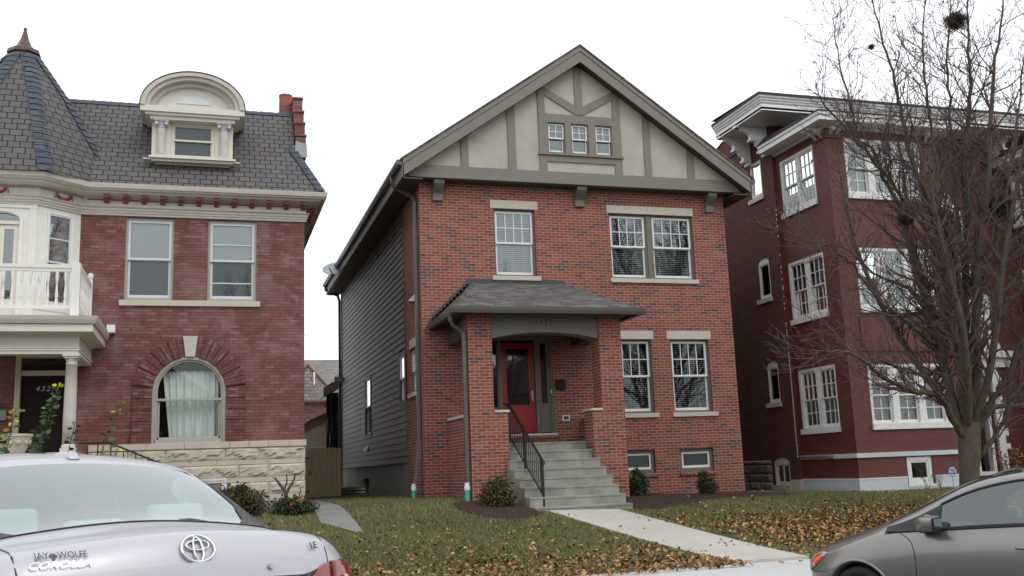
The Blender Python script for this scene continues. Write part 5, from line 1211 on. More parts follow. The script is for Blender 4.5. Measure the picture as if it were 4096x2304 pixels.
def clear(x, y, m=0):
    k_ = ~inpoly(x, y, M1) & ~inpoly(x, y, M2) & ~inpoly(x, y, pp_)
    k_ &= ~((y < 18.2) & (x > 6.12+.1357*(18.16-y)-m) & (x < 7.62+.0696*(18.16-y)+m))
    k_ &= ~((x > 5.2) & (x < 8.67) & (y > 20)) & ~((x > 5.9) & (x < 8.02) & (y > 18.1)) & ~((x > 4.6) & (x < 12.65) & (y > 21.97)) & ~((x < 2.06) & (y > 21.9)) & ~((x > 15.1) & (x < 18.6) & (y > 20.93)) & ~((x > 15) & (y > 23.3))
    return k_
def blades(n, x0, x1, y0, y1, h=.05, w=.009):
    x = rng.uniform(x0, x1, n); y = rng.uniform(y0, y1, n); k_ = clear(x, y); x = x[k_]; y = y[k_]; n = len(x)
    z = gzn(x, y); a = rng.uniform(0, 2*np.pi, n); hh_ = h*rng.uniform(.5, 1.3, n); l = rng.uniform(.0, .9, n)*hh_; b = rng.uniform(0, 2*np.pi, n)
    ww = w*rng.uniform(.6, 1.4, n); dx, dy = np.cos(a)*ww, np.sin(a)*ww
    V = np.stack([np.stack([x-dx, y-dy, z-.005], 1), np.stack([x+dx, y+dy, z-.005], 1), np.stack([x+np.cos(b)*l, y+np.sin(b)*l, z+hh_], 1)], 1).reshape(-1, 3)
    pt = .5+.5*np.sin(x*.9+1.3*np.sin(y*.8))*np.sin(y*1.1+x*.35); at = np.clip(rng.normal(.42+.22*(pt-.5), .2, n)+.25*np.clip((14.0-y)/1.6, 0, 1), 0, 1)
    return V, at
parts = [blades(150000, -3, 9, 12.45, 18, .05, .008), blades(60000, 1, 9, 17, 22.5, .06, .010), blades(120000, 8, 19, 12.45, 18, .05, .008), blades(60000, 8.5, 19.5, 17.5, 23.3, .06, .010), blades(30000, 2.2, 5, 22, 32, .07, .016)]
V = np.concatenate([p[0] for p in parts]); at = np.concatenate([p[1] for p in parts])
o = link('grass', fastmesh('grass', V, np.arange(len(V)).reshape(-1, 3), 3, at, None), 'blade'); tag(o, 'short autumn grass covering the front lawns', 'grass', kind='stuff')
def leafset(n, dens):
    x = rng.uniform(-3, 19.5, n); y = rng.uniform(12.0, 22.3, n); k_ = (rng.uniform(0, 1, n) < dens(x, y)); x, y = x[k_], y[k_]
    ok = clear(x, y) | (rng.uniform(0, 1, len(x)) < .07); ok &= ~((x > 5.9) & (x < 8.7) & (y > 18.1)) & ~((x > 4.6) & (x < 12.65) & (y > 21.9)) & ~((x < 2.06) & (y > 21.9)) & ~((x > 15.1) & (y > 20.9))
    return x[ok], y[ok]
def dens(x, y):
    cl = .5+.5*np.sin(x*1.7+2*np.sin(y*.9))*np.sin(y*1.9-x*.6)
    r = np.exp(-((x-11.3)/3.2)**2-((y-14.6)/1.9)**2)*1.5+.06
    l = .55*np.exp(-((y-12.6)/1.5)**2)*(x < 7)*np.clip((x+1)/5, .3, 1)+.05*(y < 18)+.012
    d = np.where(x > 7.4, r*(.45+.55*cl), l*(.5+.5*cl)); return np.clip(d, 0, 1)*np.where(y > 18.8, .35, 1)
x, y = leafset(115000, dens); n = len(x); z = np.where(y > 12.42, gzn(x, y), .205)+rng.uniform(.015, .065, n)*np.where(clear(x, y), 1, .12)+.03*(~clear(x, y))*(y > 12.42)
K = 9; ang = np.linspace(0, 2*np.pi, K, endpoint=False); rad = np.array([1.25, .95, .8, .85, .9, .85, .8, .95, 1.1])[:K]
s = rng.uniform(.019, .037, n); th = rng.uniform(0, 2*np.pi, n); tl = rng.normal(0, .45, n); t2 = rng.normal(0, .45, n); cv = rng.uniform(-.9, 1.2, n)
lx = (np.cos(ang)*rad)[None, :]*s[:, None]; ly = (np.sin(ang)*rad*.75)[None, :]*s[:, None]; lz = (ly**2/s[:, None])*cv[:, None]*1.2+.3*(lx**2/s[:, None])*cv[::-1][:, None]
gx = lx*np.cos(th)[:, None]-ly*np.sin(th)[:, None]; gy = lx*np.sin(th)[:, None]+ly*np.cos(th)[:, None]; g_z = lz+gx*tl[:, None]+gy*t2[:, None]
V = np.stack([gx+x[:, None], gy+y[:, None], g_z+z[:, None]], 2); C_ = np.stack([x, y, z], 1)[:, None, :]
V = np.concatenate([V, C_], 1).reshape(-1, 3); base = np.arange(n)[:, None]*(K+1)
tri = np.concatenate([np.stack([base[:, 0]+K, base[:, 0]+i, base[:, 0]+(i+1) % K], 1) for i in range(K)], 0)
rv = np.clip(rng.beta(1.6, 1.3, n), 0, 1); at = np.tile(rv, K)
o = link('fallen_leaves', fastmesh('fallen_leaves', V, tri, 3, at, None), 'dead_leaf'); tag(o, 'brown and golden fallen pear leaves scattered over the lawns', 'leaves', kind='stuff')

# ---------------------------------------------------------------- bare tree
class Tubes:
    def __init__(s): s.V = []; s.F = []; s.n = 0
    def add(s, pts, rs, k):
        pts = np.asarray(pts, float); rs = np.asarray(rs, float); t = np.gradient(pts, axis=0); t /= np.linalg.norm(t, axis=1)[:, None]+1e-9
        ref = np.array([0, 0, 1.]) if abs(t[0, 2]) < .8 else np.array([1., 0, 0]); a = np.cross(t, ref); a /= np.linalg.norm(a, axis=1)[:, None]+1e-9; b = np.cross(t, a)
        w = np.arange(k)*2*np.pi/k; ring = pts[:, None, :]+rs[:, None, None]*(a[:, None, :]*np.cos(w)[None, :, None]+b[:, None, :]*np.sin(w)[None, :, None])
        m = len(pts); s.V.append(ring.reshape(-1, 3)); i = np.arange(m-1)[:, None]*k; j = np.arange(k)[None, :]; j2 = (j+1) % k
        f = np.stack([i+j, i+j2, i+k+j2, i+k+j], 2).reshape(-1, 4)+s.n; s.F.append(f); s.n += m*k
    def mesh(s, name): V = np.concatenate(s.V); F_ = np.concatenate(s.F); return fastmesh(name, V, F_, 4, np.zeros(len(F_)), None)
LIMBS = {
'L1':[(13.54, 15.5, 1.88), (13.28, 15.38, 2.13), (13.04, 15.26, 2.45), (12.72, 15.14, 2.63), (12.16, 15.02, 2.71), (11.68, 14.9, 2.83), (11.18, 14.78, 3.05), (10.97, 14.66, 3.19), (10.54, 14.54, 3.34), (10.09, 14.42, 3.36), (9.49, 14.3, 3.35)],
'L2':[(13.11, 15.3, 2.39), (12.95, 15.29, 2.61), (12.79, 15.27, 2.89), (12.48, 15.26, 3.03), (12.08, 15.25, 3.13), (11.77, 15.24, 3.26), (11.54, 15.23, 3.29), (11.27, 15.21, 3.63), (10.91, 15.2, 4.0)],
'L3':[(13.56, 15.5, 1.84), (13.5, 15.56, 2.23), (13.48, 15.63, 2.82), (13.5, 15.69, 3.42), (13.5, 15.76, 3.7), (13.43, 15.82, 4.24), (13.4, 15.89, 4.86), (13.26, 15.95, 5.41), (13.11, 16.01, 6.39), (12.93, 16.08, 6.91), (12.66, 16.14, 7.49), (12.39, 16.21, 7.84), (12.15, 16.27, 8.23), (11.85, 16.34, 8.59), (11.67, 16.4, 9.25)],
'L3b':[(13.28, 15.6, 3.58), (12.99, 15.49, 3.69), (12.6, 15.38, 3.92), (12.13, 15.27, 4.18), (11.74, 15.16, 4.38), (11.33, 15.04, 4.74), (11.1, 14.93, 4.98), (10.78, 14.82, 5.12), (10.39, 14.71, 5.24), (10.01, 14.6, 5.35)],
'L3c':[(13.32, 15.7, 4.18), (13.07, 15.8, 4.58), (12.9, 15.9, 4.82), (12.63, 16.0, 4.95), (12.41, 16.1, 5.07), (12.06, 16.2, 5.48), (11.69, 16.3, 5.77), (11.3, 16.4, 6.29)],
'L4':[(13.63, 15.5, 1.84), (13.58, 15.44, 2.51), (13.54, 15.38, 2.93), (13.49, 15.32, 3.6), (13.45, 15.25, 4.38), (13.44, 15.19, 4.97), (13.31, 15.13, 5.56), (13.0, 15.07, 6.21), (12.71, 15.01, 6.99), (12.55, 14.95, 7.78), (12.41, 14.88, 8.3), (12.29, 14.82, 8.91), (12.05, 14.76, 9.62), (11.93, 14.7, 10.39)],
'L4b':[(13.6, 15.5, 4.23), (13.6, 15.58, 4.85), (13.64, 15.66, 5.36), (13.37, 15.74, 6.04), (13.04, 15.82, 6.56), (12.78, 15.9, 7.02), (12.56, 15.98, 7.63), (12.39, 16.06, 7.79), (12.3, 16.14, 8.55), (12.2, 16.22, 9.76), (12.23, 16.3, 10.62)],
'L5':[(13.7, 15.5, 1.87), (13.85, 15.52, 2.71), (13.87, 15.55, 3.04), (13.94, 15.58, 3.84), (14.09, 15.6, 4.66), (14.23, 15.62, 5.37), (14.37, 15.65, 6.0), (14.48, 15.68, 6.87), (14.67, 15.7, 7.76), (14.9, 15.72, 8.67), (15.01, 15.75, 9.26), (15.13, 15.78, 10.39), (15.43, 15.8, 11.87)],
'L5b':[(13.78, 15.4, 3.81), (13.68, 15.29, 4.59), (13.58, 15.18, 5.07), (13.26, 15.07, 6.09), (13.19, 14.96, 7.14), (13.08, 14.84, 7.92), (12.97, 14.73, 8.17), (12.89, 14.62, 9.13), (12.99, 14.51, 10.11), (12.92, 14.4, 10.66)],
'L6':[(13.8, 15.5, 1.87), (13.91, 15.45, 2.7), (13.95, 15.4, 3.02), (14.0, 15.35, 3.81), (14.09, 15.3, 4.8), (14.16, 15.25, 5.31), (14.42, 15.2, 6.15), (14.69, 15.15, 7.42), (14.97, 15.1, 8.99), (15.36, 15.05, 10.35), (15.55, 15.0, 11.45)],
'L6b':[(14.19, 15.5, 4.03), (14.49, 15.61, 4.67), (14.82, 15.73, 5.22), (15.36, 15.84, 6.1), (15.9, 15.96, 7.22), (16.44, 16.07, 8.67), (16.99, 16.19, 10.19), (17.45, 16.3, 11.47)],
'L7':[(13.85, 15.5, 1.93), (14.22, 15.62, 2.24), (14.54, 15.73, 2.38), (15.01, 15.85, 2.44), (15.49, 15.97, 2.4), (16.24, 16.08, 2.35), (17.04, 16.2, 2.55)],
'L8':[(13.75, 15.5, 1.39), (13.85, 15.37, 1.58), (14.06, 15.24, 1.87), (14.23, 15.11, 2.21), (14.29, 14.99, 2.56), (14.49, 14.86, 2.83), (14.89, 14.73, 3.4), (15.17, 14.6, 4.09)],
'L9':[(14.2, 15.5, 3.43), (14.42, 15.57, 3.84), (14.84, 15.64, 4.18), (15.26, 15.71, 4.53), (15.71, 15.79, 4.82), (16.57, 15.86, 5.61), (17.38, 15.93, 6.46), (17.93, 16.0, 7.61)],
'L10':[(13.89, 15.5, 2.0), (14.21, 15.42, 2.5), (14.39, 15.34, 2.73), (14.61, 15.27, 3.07), (14.79, 15.19, 3.46), (15.11, 15.11, 4.27), (15.59, 15.03, 5.4), (15.8, 14.96, 6.4), (16.11, 14.88, 7.94), (16.24, 14.8, 9.51)],
'L11':[(14.13, 15.6, 4.86), (14.24, 15.7, 5.51), (14.31, 15.8, 6.32), (14.39, 15.9, 7.22), (14.54, 16.0, 8.15), (14.74, 16.1, 8.83), (14.93, 16.2, 10.0), (15.25, 16.3, 11.23), (15.41, 16.4, 12.18)],
}
def smooth_path(P, k_=4):
    P = np.array(P, float); out_ = []
    for i in range(len(P)-1):
        p0, p1, p2, p3 = P[max(i-1, 0)], P[i], P[i+1], P[min(i+2, len(P)-1)]
        for q in range(k_):
            t = q/k_; out_.append(.5*((2*p1)+(-p0+p2)*t+(2*p0-5*p1+4*p2-p3)*t*t+(-p0+3*p1-3*p2+p3)*t**3))
    out_.append(P[-1]); return np.array(out_)
TR = thing('bare_tree', (13.55, 15.5, .42), 'tall bare pear tree with many upright limbs on the right lawn', 'tree')
big = Tubes(); small = Tubes(); leafpts = []; trunk_t = big; limbs = []
big.add([(13.50, 15.5, .25), (13.52, 15.5, .45), (13.54, 15.5, .7), (13.55, 15.5, .95), (13.60, 15.5, 1.3), (13.65, 15.5, 1.6), (13.69, 15.5, 1.95), (13.72, 15.5, 2.3)], [.26, .21, .185, .175, .178, .20, .20, .12], 16)
trr = np.random.default_rng(5)
def grow(p, d, L_, r, lev, up):
    nseg = max(3, int(L_/(.10 if lev > 1 else .16))); st = L_/nseg; pts = [p]; rs = [r]; d = d/np.linalg.norm(d); kids = []
    for i in range(nseg):
        d = d+trr.normal(0, .13 if lev < 2 else .2, 3)+np.array([0, 0, up*.10]); d /= np.linalg.norm(d); p = p+d*st; pts.append(p); rs.append(r*(1-.8*(i+1)/nseg)+.0016)
        kids.append((p, d, (i+1)/nseg))
    small.add(pts, np.maximum(rs, .0042 if lev < 2 else .0033), 4 if lev < 2 else 3)
    if lev >= 3:
        if trr.random() < .14: leafpts.append(pts[-1])
        return
    step = {0: .14, 1: .12, 2: .12}[lev]; nk = int(L_/step)
    for q in range(nk):
        if trr.random() < .34: continue
        i = min(len(kids)-1, int((q+trr.random())*len(kids)/nk)); p2, d2, t = kids[i]
        if t < .12: continue
        s = np.cross(d2, trr.normal(0, 1, 3)); s /= np.linalg.norm(s)+1e-9; a = trr.uniform(.5, 1.0); nd_ = d2*math.cos(a)+s*math.sin(a)
        nl = L_*(1-t*.55)*trr.uniform(.28, .62); nl = max(.08, min(nl, {0: 1.1, 1: .5, 2: .2}[lev]))
        grow(p2, nd_, nl, max(.003, rs[i+1]*.62), lev+1, up+.3)
for nm, P in LIMBS.items():
    Q = smooth_path(P); seg = np.linalg.norm(np.diff(Q, axis=0), axis=1); Lt = seg.sum(); s = np.concatenate([[0], np.cumsum(seg)])/Lt
    r0 = {'L1': .066, 'L2': .032, 'L3': .088, 'L3b': .040, 'L3c': .032, 'L4': .085, 'L4b': .042, 'L5': .092, 'L5b': .045, 'L6': .092, 'L6b': .042, 'L7': .06, 'L8': .045, 'L9': .045, 'L10': .06, 'L11': .042}[nm]
    rr = r0*(1-s)**.9+.005; Q = Q+np.concatenate([np.zeros((1, 3)), trr.normal(0, .014, (len(Q)-1, 3))]); big = Tubes(); big.add(Q, rr, 8); limbs.append(big)
    n = int(Lt/.085)
    for q in range(n):
        t = .16+.84*(q+trr.random())/n; i = min(len(Q)-2, int(np.searchsorted(s, t))-1); i = max(i, 0); d = Q[i+1]-Q[i]; d /= np.linalg.norm(d)
        sd_ = np.cross(d, trr.normal(0, 1, 3)); sd_ /= np.linalg.norm(sd_)+1e-9; a = trr.uniform(.45, 1.0); nd_ = d*math.cos(a)+sd_*math.sin(a)
        big_ = trr.random() < .40
        grow(Q[i], nd_, (trr.uniform(.8, 1.9) if big_ else trr.uniform(.25, .7))*(1.1-.25*t), max(.005, rr[i]*(.42 if big_ else .2)), 0 if big_ else 1, .9)
for p_s, dd_s in (((13.66, 15.5, 1.9), (-.2, .6, 1)), ((13.7, 15.5, 2.0), (.3, -.7, 1)), ((13.7, 15.5, 2.0), (.1, .8, 1)), ((13.66, 15.5, 1.9), (-.3, -.6, .9))):
    d = np.array(dd_s, float); P = [np.array(p_s)]
    for q in range(9): d = d+np.array([0, 0, .28])+trr.normal(0, .08, 3); d /= np.linalg.norm(d); P.append(P[-1]+d*.75)
    Q = smooth_path(P); rr = .07*(1-np.linspace(0, 1, len(Q)))**.85+.006; big = Tubes(); big.add(Q, rr, 8); limbs.append(big)
    for q in range(60):
        i = trr.integers(4, len(Q)-1); sd_ = np.cross(d, trr.normal(0, 1, 3)); sd_ /= np.linalg.norm(sd_); grow(Q[i], d*.6+sd_*.7, trr.uniform(.3, 1.2), max(.005, rr[i]*.4), 0 if q % 3 == 0 else 1, .9)
for nm, T_, mt_ in [('trunk', trunk_t, 'bark'), ('crown', small, 'twig')]+[('limb', l_, 'bark') for l_ in limbs]:
    me = T_.mesh(nm); me.shade_smooth(); link(nm, me, mt_, TR)
print('twig faces', sum(len(f) for f in small.F), 'leaf', len(leafpts))
def leafcloud(name, pts, size, mat, seed, K=6, droop=0):
    r = np.random.default_rng(seed); P = np.array(pts, float); n = len(P); s = r.uniform(.6, 1.25, n)*size
    A = r.normal(0, 1, (n, 3)); A[:, 2] -= droop; A /= np.linalg.norm(A, axis=1)[:, None]; B_ = np.cross(A, r.normal(0, 1, (n, 3))); B_ /= np.linalg.norm(B_, axis=1)[:, None]; N_ = np.cross(A, B_)
    ang = np.linspace(0, 2*np.pi, K, endpoint=False); V = P[:, None, :]+A[:, None, :]*(np.cos(ang)[None, :, None]+1)*s[:, None, None]+B_[:, None, :]*(np.sin(ang)*.5)[None, :, None]*s[:, None, None]+N_[:, None, :]*(np.sin(ang)**2*.25)[None, :, None]*s[:, None, None]
    base = np.arange(n)[:, None]*K; me = fastmesh(name, V.reshape(-1, 3), base+np.arange(K)[None, :], K, r.beta(1.3, 1.6, n), None); return me
lp = [leafpts[i] for i in trr.permutation(len(leafpts))[:520]]
extra = []
for p in lp[:60]:
    for q in range(4): extra.append(np.array(p)+trr.normal(0, .05, 3))
link('clinging_leaves', leafcloud('clinging_leaves', lp+extra, .032, None, 3, droop=1.2), 'tree_leaf', TR)
def nest(c, r, lab):
    T_ = Tubes(); g = np.random.default_rng(int(c[0]*100))
    for q in range(int(1100*r/.25)):
        u = g.normal(0, 1, 3); u /= np.linalg.norm(u); u[2] *= .75; lob = 1+.35*math.sin(3*math.atan2(u[1], u[0])+c[0])+.3*math.sin(2.3*u[2]*3); p = np.array(c)+u*r*lob*g.uniform(.2, .85); d = g.normal(0, 1, 3); d -= .7*u*(d@u); d *= r*g.uniform(.12, .34); T_.add([p-d, p+g.normal(0, .01, 3), p+d*.9], [.004, .006, .003], 3)
    me = T_.mesh('bird_nest'); o = link('bird_nest', me, 'nest'); tag(o, lab, 'nest', 'nests in the bare tree')
nest((14.55, 15.45, 10.28), .24, 'largest dark twig nest high in the bare tree against the sky')
nest((14.95, 15.5, 6.35), .30, 'broad dark nest in the fork on the right side of the bare tree')
nest((12.56, 15.2, 5.95), .16, 'dark nest beside a limb in front of the red bay wall')
nest((12.61, 15.7, 9.64), .07, 'small thin twig nest high on the left of the bare tree')

# across the street, behind the photographer: seen as reflections in glass and paint
for i, (x, y, rz, sc) in enumerate(((-9, -8, 2.1, .95), (3, -9.5, 4.0, 1.1), (15, -8.5, .9, 1.0))):
    t2 = TR.copy(); COL.objects.link(t2); t2.location = (x, y, .1); t2.rotation_euler = (0, 0, rz); t2.scale = (sc,)*3
    t2['label'] = ('bare street tree behind the photographer, furthest left', 'tall bare street tree straight behind the photographer', 'bare street tree behind the photographer, furthest right')[i]; t2['group'] = 'bare trees across the street'
    for ch in [c for c in COL.objects if c.parent == TR]:
        c2 = ch.copy(); COL.objects.link(c2); c2.parent = t2
for i, (x0, x1, h, mt_) in enumerate(((-22, -12, 7.5, 'brick_old'), (-8, 1, 6.5, 'brick_side'), (5, 14, 7.5, 'brick_painted'), (18, 28, 7, 'brick_old'))):
    t2 = thing('brick_house', ((x0+x1)/2, -24, .15), 'plain gabled brick house across the street behind the photographer, number %s from the left' % ('one', 'two', 'three', 'four')[i], 'house', 'houses across the street')
    FB = lambda u, n, z: (u, -24+n, z)
    m_ = MB(FB); hs_ = [rect(x0+1+k_*2.9, x0+2.3+k_*2.9, z_, z_+1.7) for k_ in range(3) for z_ in (1.6, 4.4)]; m_.panel(rect(x0, x1, .1, h), hs_, 0, .15); m_.T = ID; m_.add([(x0, -24, .1), (x0, -34, .1), (x0, -34, h), (x0, -24, h), (x1, -24, .1), (x1, -34, .1), (x1, -34, h), (x1, -24, h)], [(0, 1, 2, 3), (4, 5, 6, 7), (1, 5, 6, 2)]); m_.build('wall', mt_, t2)
    for q_ in hs_: MB(FB).prism(q_, -.16, -.12).build('window', 'glass_mirror', t2)
    MB(FB).quad((x0, -.2, .2), (x1, -.2, .2), (x1, -.2, h), (x0, -.2, h)).build('room', 'room_dark', t2)
    xm = (x0+x1)/2; MB().add([(x0-.4, -23.6, h-.1), (x1+.4, -23.6, h-.1), (xm, -23.6, h+3.2), (x0-.4, -34.4, h-.1), (x1+.4, -34.4, h-.1), (xm, -34.4, h+3.2)], [(0, 1, 2), (3, 5, 4), (0, 2, 5, 3), (1, 4, 5, 2), (0, 3, 4, 1)]).build('roof', 'asphalt_shingle', t2)
# ---------------------------------------------------------------- shrubs
def shrub(name, c, rx, rz_2, n, mat, lab, seed, size=.028, spikes=8, twigs=30, cat='shrub'):
    t = thing(name, c, lab, cat); g = np.random.default_rng(seed); T_ = Tubes(); pts = []
    for q in range(twigs+spikes):
        a = g.uniform(0, 2*np.pi); spk = q >= twigs; e = g.uniform(.15, 1) if not spk else g.uniform(0, .6); top = np.array([c[0]+math.cos(a)*rx*e, c[1]+math.sin(a)*rx*e, c[2]+rz_2*(math.sqrt(max(.05, 1-(e*.85)**2)) if not spk else g.uniform(1.0, 1.35))])
        b0 = np.array(c)+np.array([math.cos(a)*rx*.15, math.sin(a)*rx*.15, -.04]); mid = (b0+top)/2+g.normal(0, .03, 3)*np.array([1, 1, .3])+np.array([math.cos(a), math.sin(a), 0])*rx*.12*e; P = smooth_path([b0, mid, top], 5); T_.add(P, np.linspace(.009, .003, len(P)), 4)
        m = int(n/(twigs+spikes))
        for z_ in range(m):
            f = g.uniform(.25 if not spk else .5, 1.02); i = min(len(P)-1, int(f*(len(P)-1))); pts.append(P[i]+g.normal(0, .05 if not spk else .022, 3)*np.array([rx/.3, rx/.3, 1]))
    link('stem', T_.mesh('stem'), 'twig', t); link('foliage', leafcloud('foliage', pts, size, None, seed), mat, t); return t
shrub('round_shrub', (5.45, 18.9, gz(5.45, 18.9)), .36, .46, 5200, 'shrub_brown', 'round bronze-tipped green shrub in mulch left of the steps', 1, .030, 22, 60)
shrub('small_shrub', (9.0, 20.3, gz(8.98, 20.3)+.02), .27, .44, 2300, 'shrub_leaf', 'upright dark shrub below the basement window nearest the steps', 2, .030, 9, 18)
shrub('small_shrub', (10.75, 20.5, gz(10.75, 20.5)+.02), .27, .42, 1500, 'shrub_leaf', 'loose low shrub below the right basement window', 3, .030, 8, 16)
shrub('hedge_bush', (.55, 19.6, .95), .55, .42, 5200, 'shrub_brown', 'sprawling leafy bush beside the basement window of the old house', 4, .032, 26, 60, 'bush')
shrub('hedge_bush', (1.55, 19.3, .92), .42, .22, 3600, 'shrub_leaf', 'low green bush around the cut stump at the corner of the old house', 5, .035, 8, 50, 'bush')
t = thing('cut_stump', (1.45, 19.4, .95), 'bare dark cut-back shrub stems at the stone corner of the old house', 'stump')
T_ = Tubes()
for P, r in (([(1.43, 19.4, .9), (1.43, 19.4, 1.2), (1.40, 19.4, 1.35), (1.30, 19.4, 1.50), (1.22, 19.4, 1.60)], .04), ([(1.43, 19.4, 1.28), (1.50, 19.38, 1.42), (1.58, 19.4, 1.55), (1.60, 19.4, 1.66)], .03), ([(1.40, 19.4, 1.38), (1.45, 19.43, 1.52), (1.44, 19.4, 1.66)], .02), ([(1.5, 19.4, 1.42), (1.62, 19.4, 1.5)], .012),
             ([(1.62, 19.3, .95), (1.66, 19.3, 1.2), (1.70, 19.3, 1.38)], .022), ([(.98, 19.5, .95), (1.02, 19.5, 1.15), (.99, 19.5, 1.3), (1.03, 19.5, 1.38)], .035)):
    Q = smooth_path(P, 4); T_.add(Q, r*(1-.55*np.linspace(0, 1, len(Q))), 7)
link('stem', T_.mesh('stem'), 'bark', t)
o = MB(lambda u, n, z: (1.60+u*.9-z*.3, 19.1+n, 1.13+z+u*.35)).box(-.13, .13, -.05, .05, -.03, .04).build('loose_brick', 'clay_pot'); tag(o, 'loose orange brick lying on the bush at the stone corner', 'brick')
# tall leafy shoots in front of the old porch
def shoot(base, tip, n, lab, seed, size=.05, yellow=6):
    n = int(n*1.35)
    t = thing('leafy_shoot', base, lab, 'plant', 'leafy shoots in front of the old porch'); g = np.random.default_rng(seed)
    b0, tp = np.array(base), np.array(tip); mid = (b0+tp)/2+np.array([-.06, 0, .02]); P = smooth_path([b0, mid, tp], 8); T_ = Tubes(); T_.add(P, np.linspace(.012, .004, len(P)), 5)
    V = []; F_ = []; at = []; k0 = 0
    for q in range(n):
        f = (q+.5)/n; f = .12+.88*f; i = min(len(P)-2, int(f*(len(P)-1))); p = P[i]+(P[i+1]-P[i])*(f*(len(P)-1)-i); a = q*2.4+g.normal(0, .3); o_ = np.array([math.cos(a), math.sin(a)*.9, g.uniform(.1, .75)]); o_ /= np.linalg.norm(o_)
        L_ = size*(1.4-.45*f)*g.uniform(.85, 1.5); w = np.cross(o_, g.normal(0, 1, 3)); w /= np.linalg.norm(w); w *= L_*.32; st_ = p+o_*L_*.25
        for (x_, y_2) in ((0, 0), (.25, .8), (.55, 1), (.85, .5), (1.05, 0), (.85, -.5), (.55, -1), (.25, -.8)): V.append(st_+o_*L_*x_+w*y_2+np.array([0, 0, -.02*x_*x_]))
        F_.append(np.arange(8)+k0); k0 += 8; at.append(g.uniform(0, .8) if q < n-yellow else g.uniform(.85, 1))
    link('stem', T_.mesh('stem'), 'bark', t); link('foliage', fastmesh('foliage', np.array(V), np.array(F_), 8, np.array(at), None), 'shoot_leaf', t)
shoot((-2.62, 17.2, 1.0), (-2.28, 17.2, 3.16), 95, 'tallest leafy shoot with yellow tip in front of the dark old door', 1, .085, 9)
shoot((-2.66, 17.3, 1.0), (-2.50, 17.3, 2.55), 50, 'dense shorter shoot at the foot of the tallest one', 2, .085, 1)
shoot((-2.98, 17.1, 1.0), (-2.86, 17.1, 2.80), 34, 'yellow-topped shoot left of the tallest one, before the planter', 3, .08, 12)
shoot((-3.05, 17.5, 1.0), (-3.06, 17.5, 2.45), 26, 'low shoot furthest left, in front of the planter bowl', 4, .08, 4)
shoot((-2.15, 17.4, 1.0), (-2.03, 17.4, 2.60), 22, 'thin shoot standing in front of the porch column', 5, .07, 2)
shoot((-1.85, 17.3, 1.0), (-1.34, 17.3, 2.88), 26, 'slender leaning shoot right of the porch column', 6, .075, 5)
shoot((-1.45, 17.2, 1.0), (-1.36, 17.2, 2.18), 14, 'short shoot beside the iron handrail', 7, .07, 3)
shrub('leafy_plant', (-2.6, 17.3, .95), .5, .5, 1800, 'shrub_leaf', 'leafy clump at the base of the tall shoots', 6, .04, 4, 40, 'plant')
# dry plants by the right building
def dry(name, c, n, h, lab, seed, mat='shrub_brown', cat='plant', lf=.02, nl=60):
    t = thing(name, c, lab, cat); g = np.random.default_rng(seed); T_ = Tubes(); pts = []
    for q in range(n):
        a = g.uniform(0, 6.28); tp = np.array(c)+np.array([math.cos(a)*h*.35, math.sin(a)*h*.3, h*g.uniform(.6, 1)]); P = smooth_path([np.array(c), (np.array(c)+tp)/2+g.normal(0, .03, 3), tp], 4); T_.add(P, np.linspace(.004, .002, len(P)), 3)
        for z_ in range(nl//n): pts.append(P[g.integers(3, len(P))]+g.normal(0, .02, 3))
    link('stem', T_.mesh('stem'), 'twig', t); link('foliage', leafcloud('foliage', pts, lf, None, seed), mat, t)
dry('dry_weed', (16.85, 20.7, gz(17, 20.7)), 9, .55, 'thin dry weed in front of the white basement window', 1)
dry('dry_weed', (17.15, 20.6, gz(17, 20.6)), 12, .5, 'bare thin twigs around the blue sign', 2, nl=20)
dry('yellow_shrub', (20.4, 21.8, .7), 40, 1.0, 'sparse yellow-leaved shrub by the white entrance surround', 3, 'yellow_leaf' if 'yellow_leaf' in MATS else 'dead_leaf', 'shrub', .035, 500)
dry('weed', (9.5, 19.0, gz(9.5, 19)+.03), 8, .10, 'small pale green weed in the mulch bed', 4, 'shoot_leaf', 'weed', .03, 30)
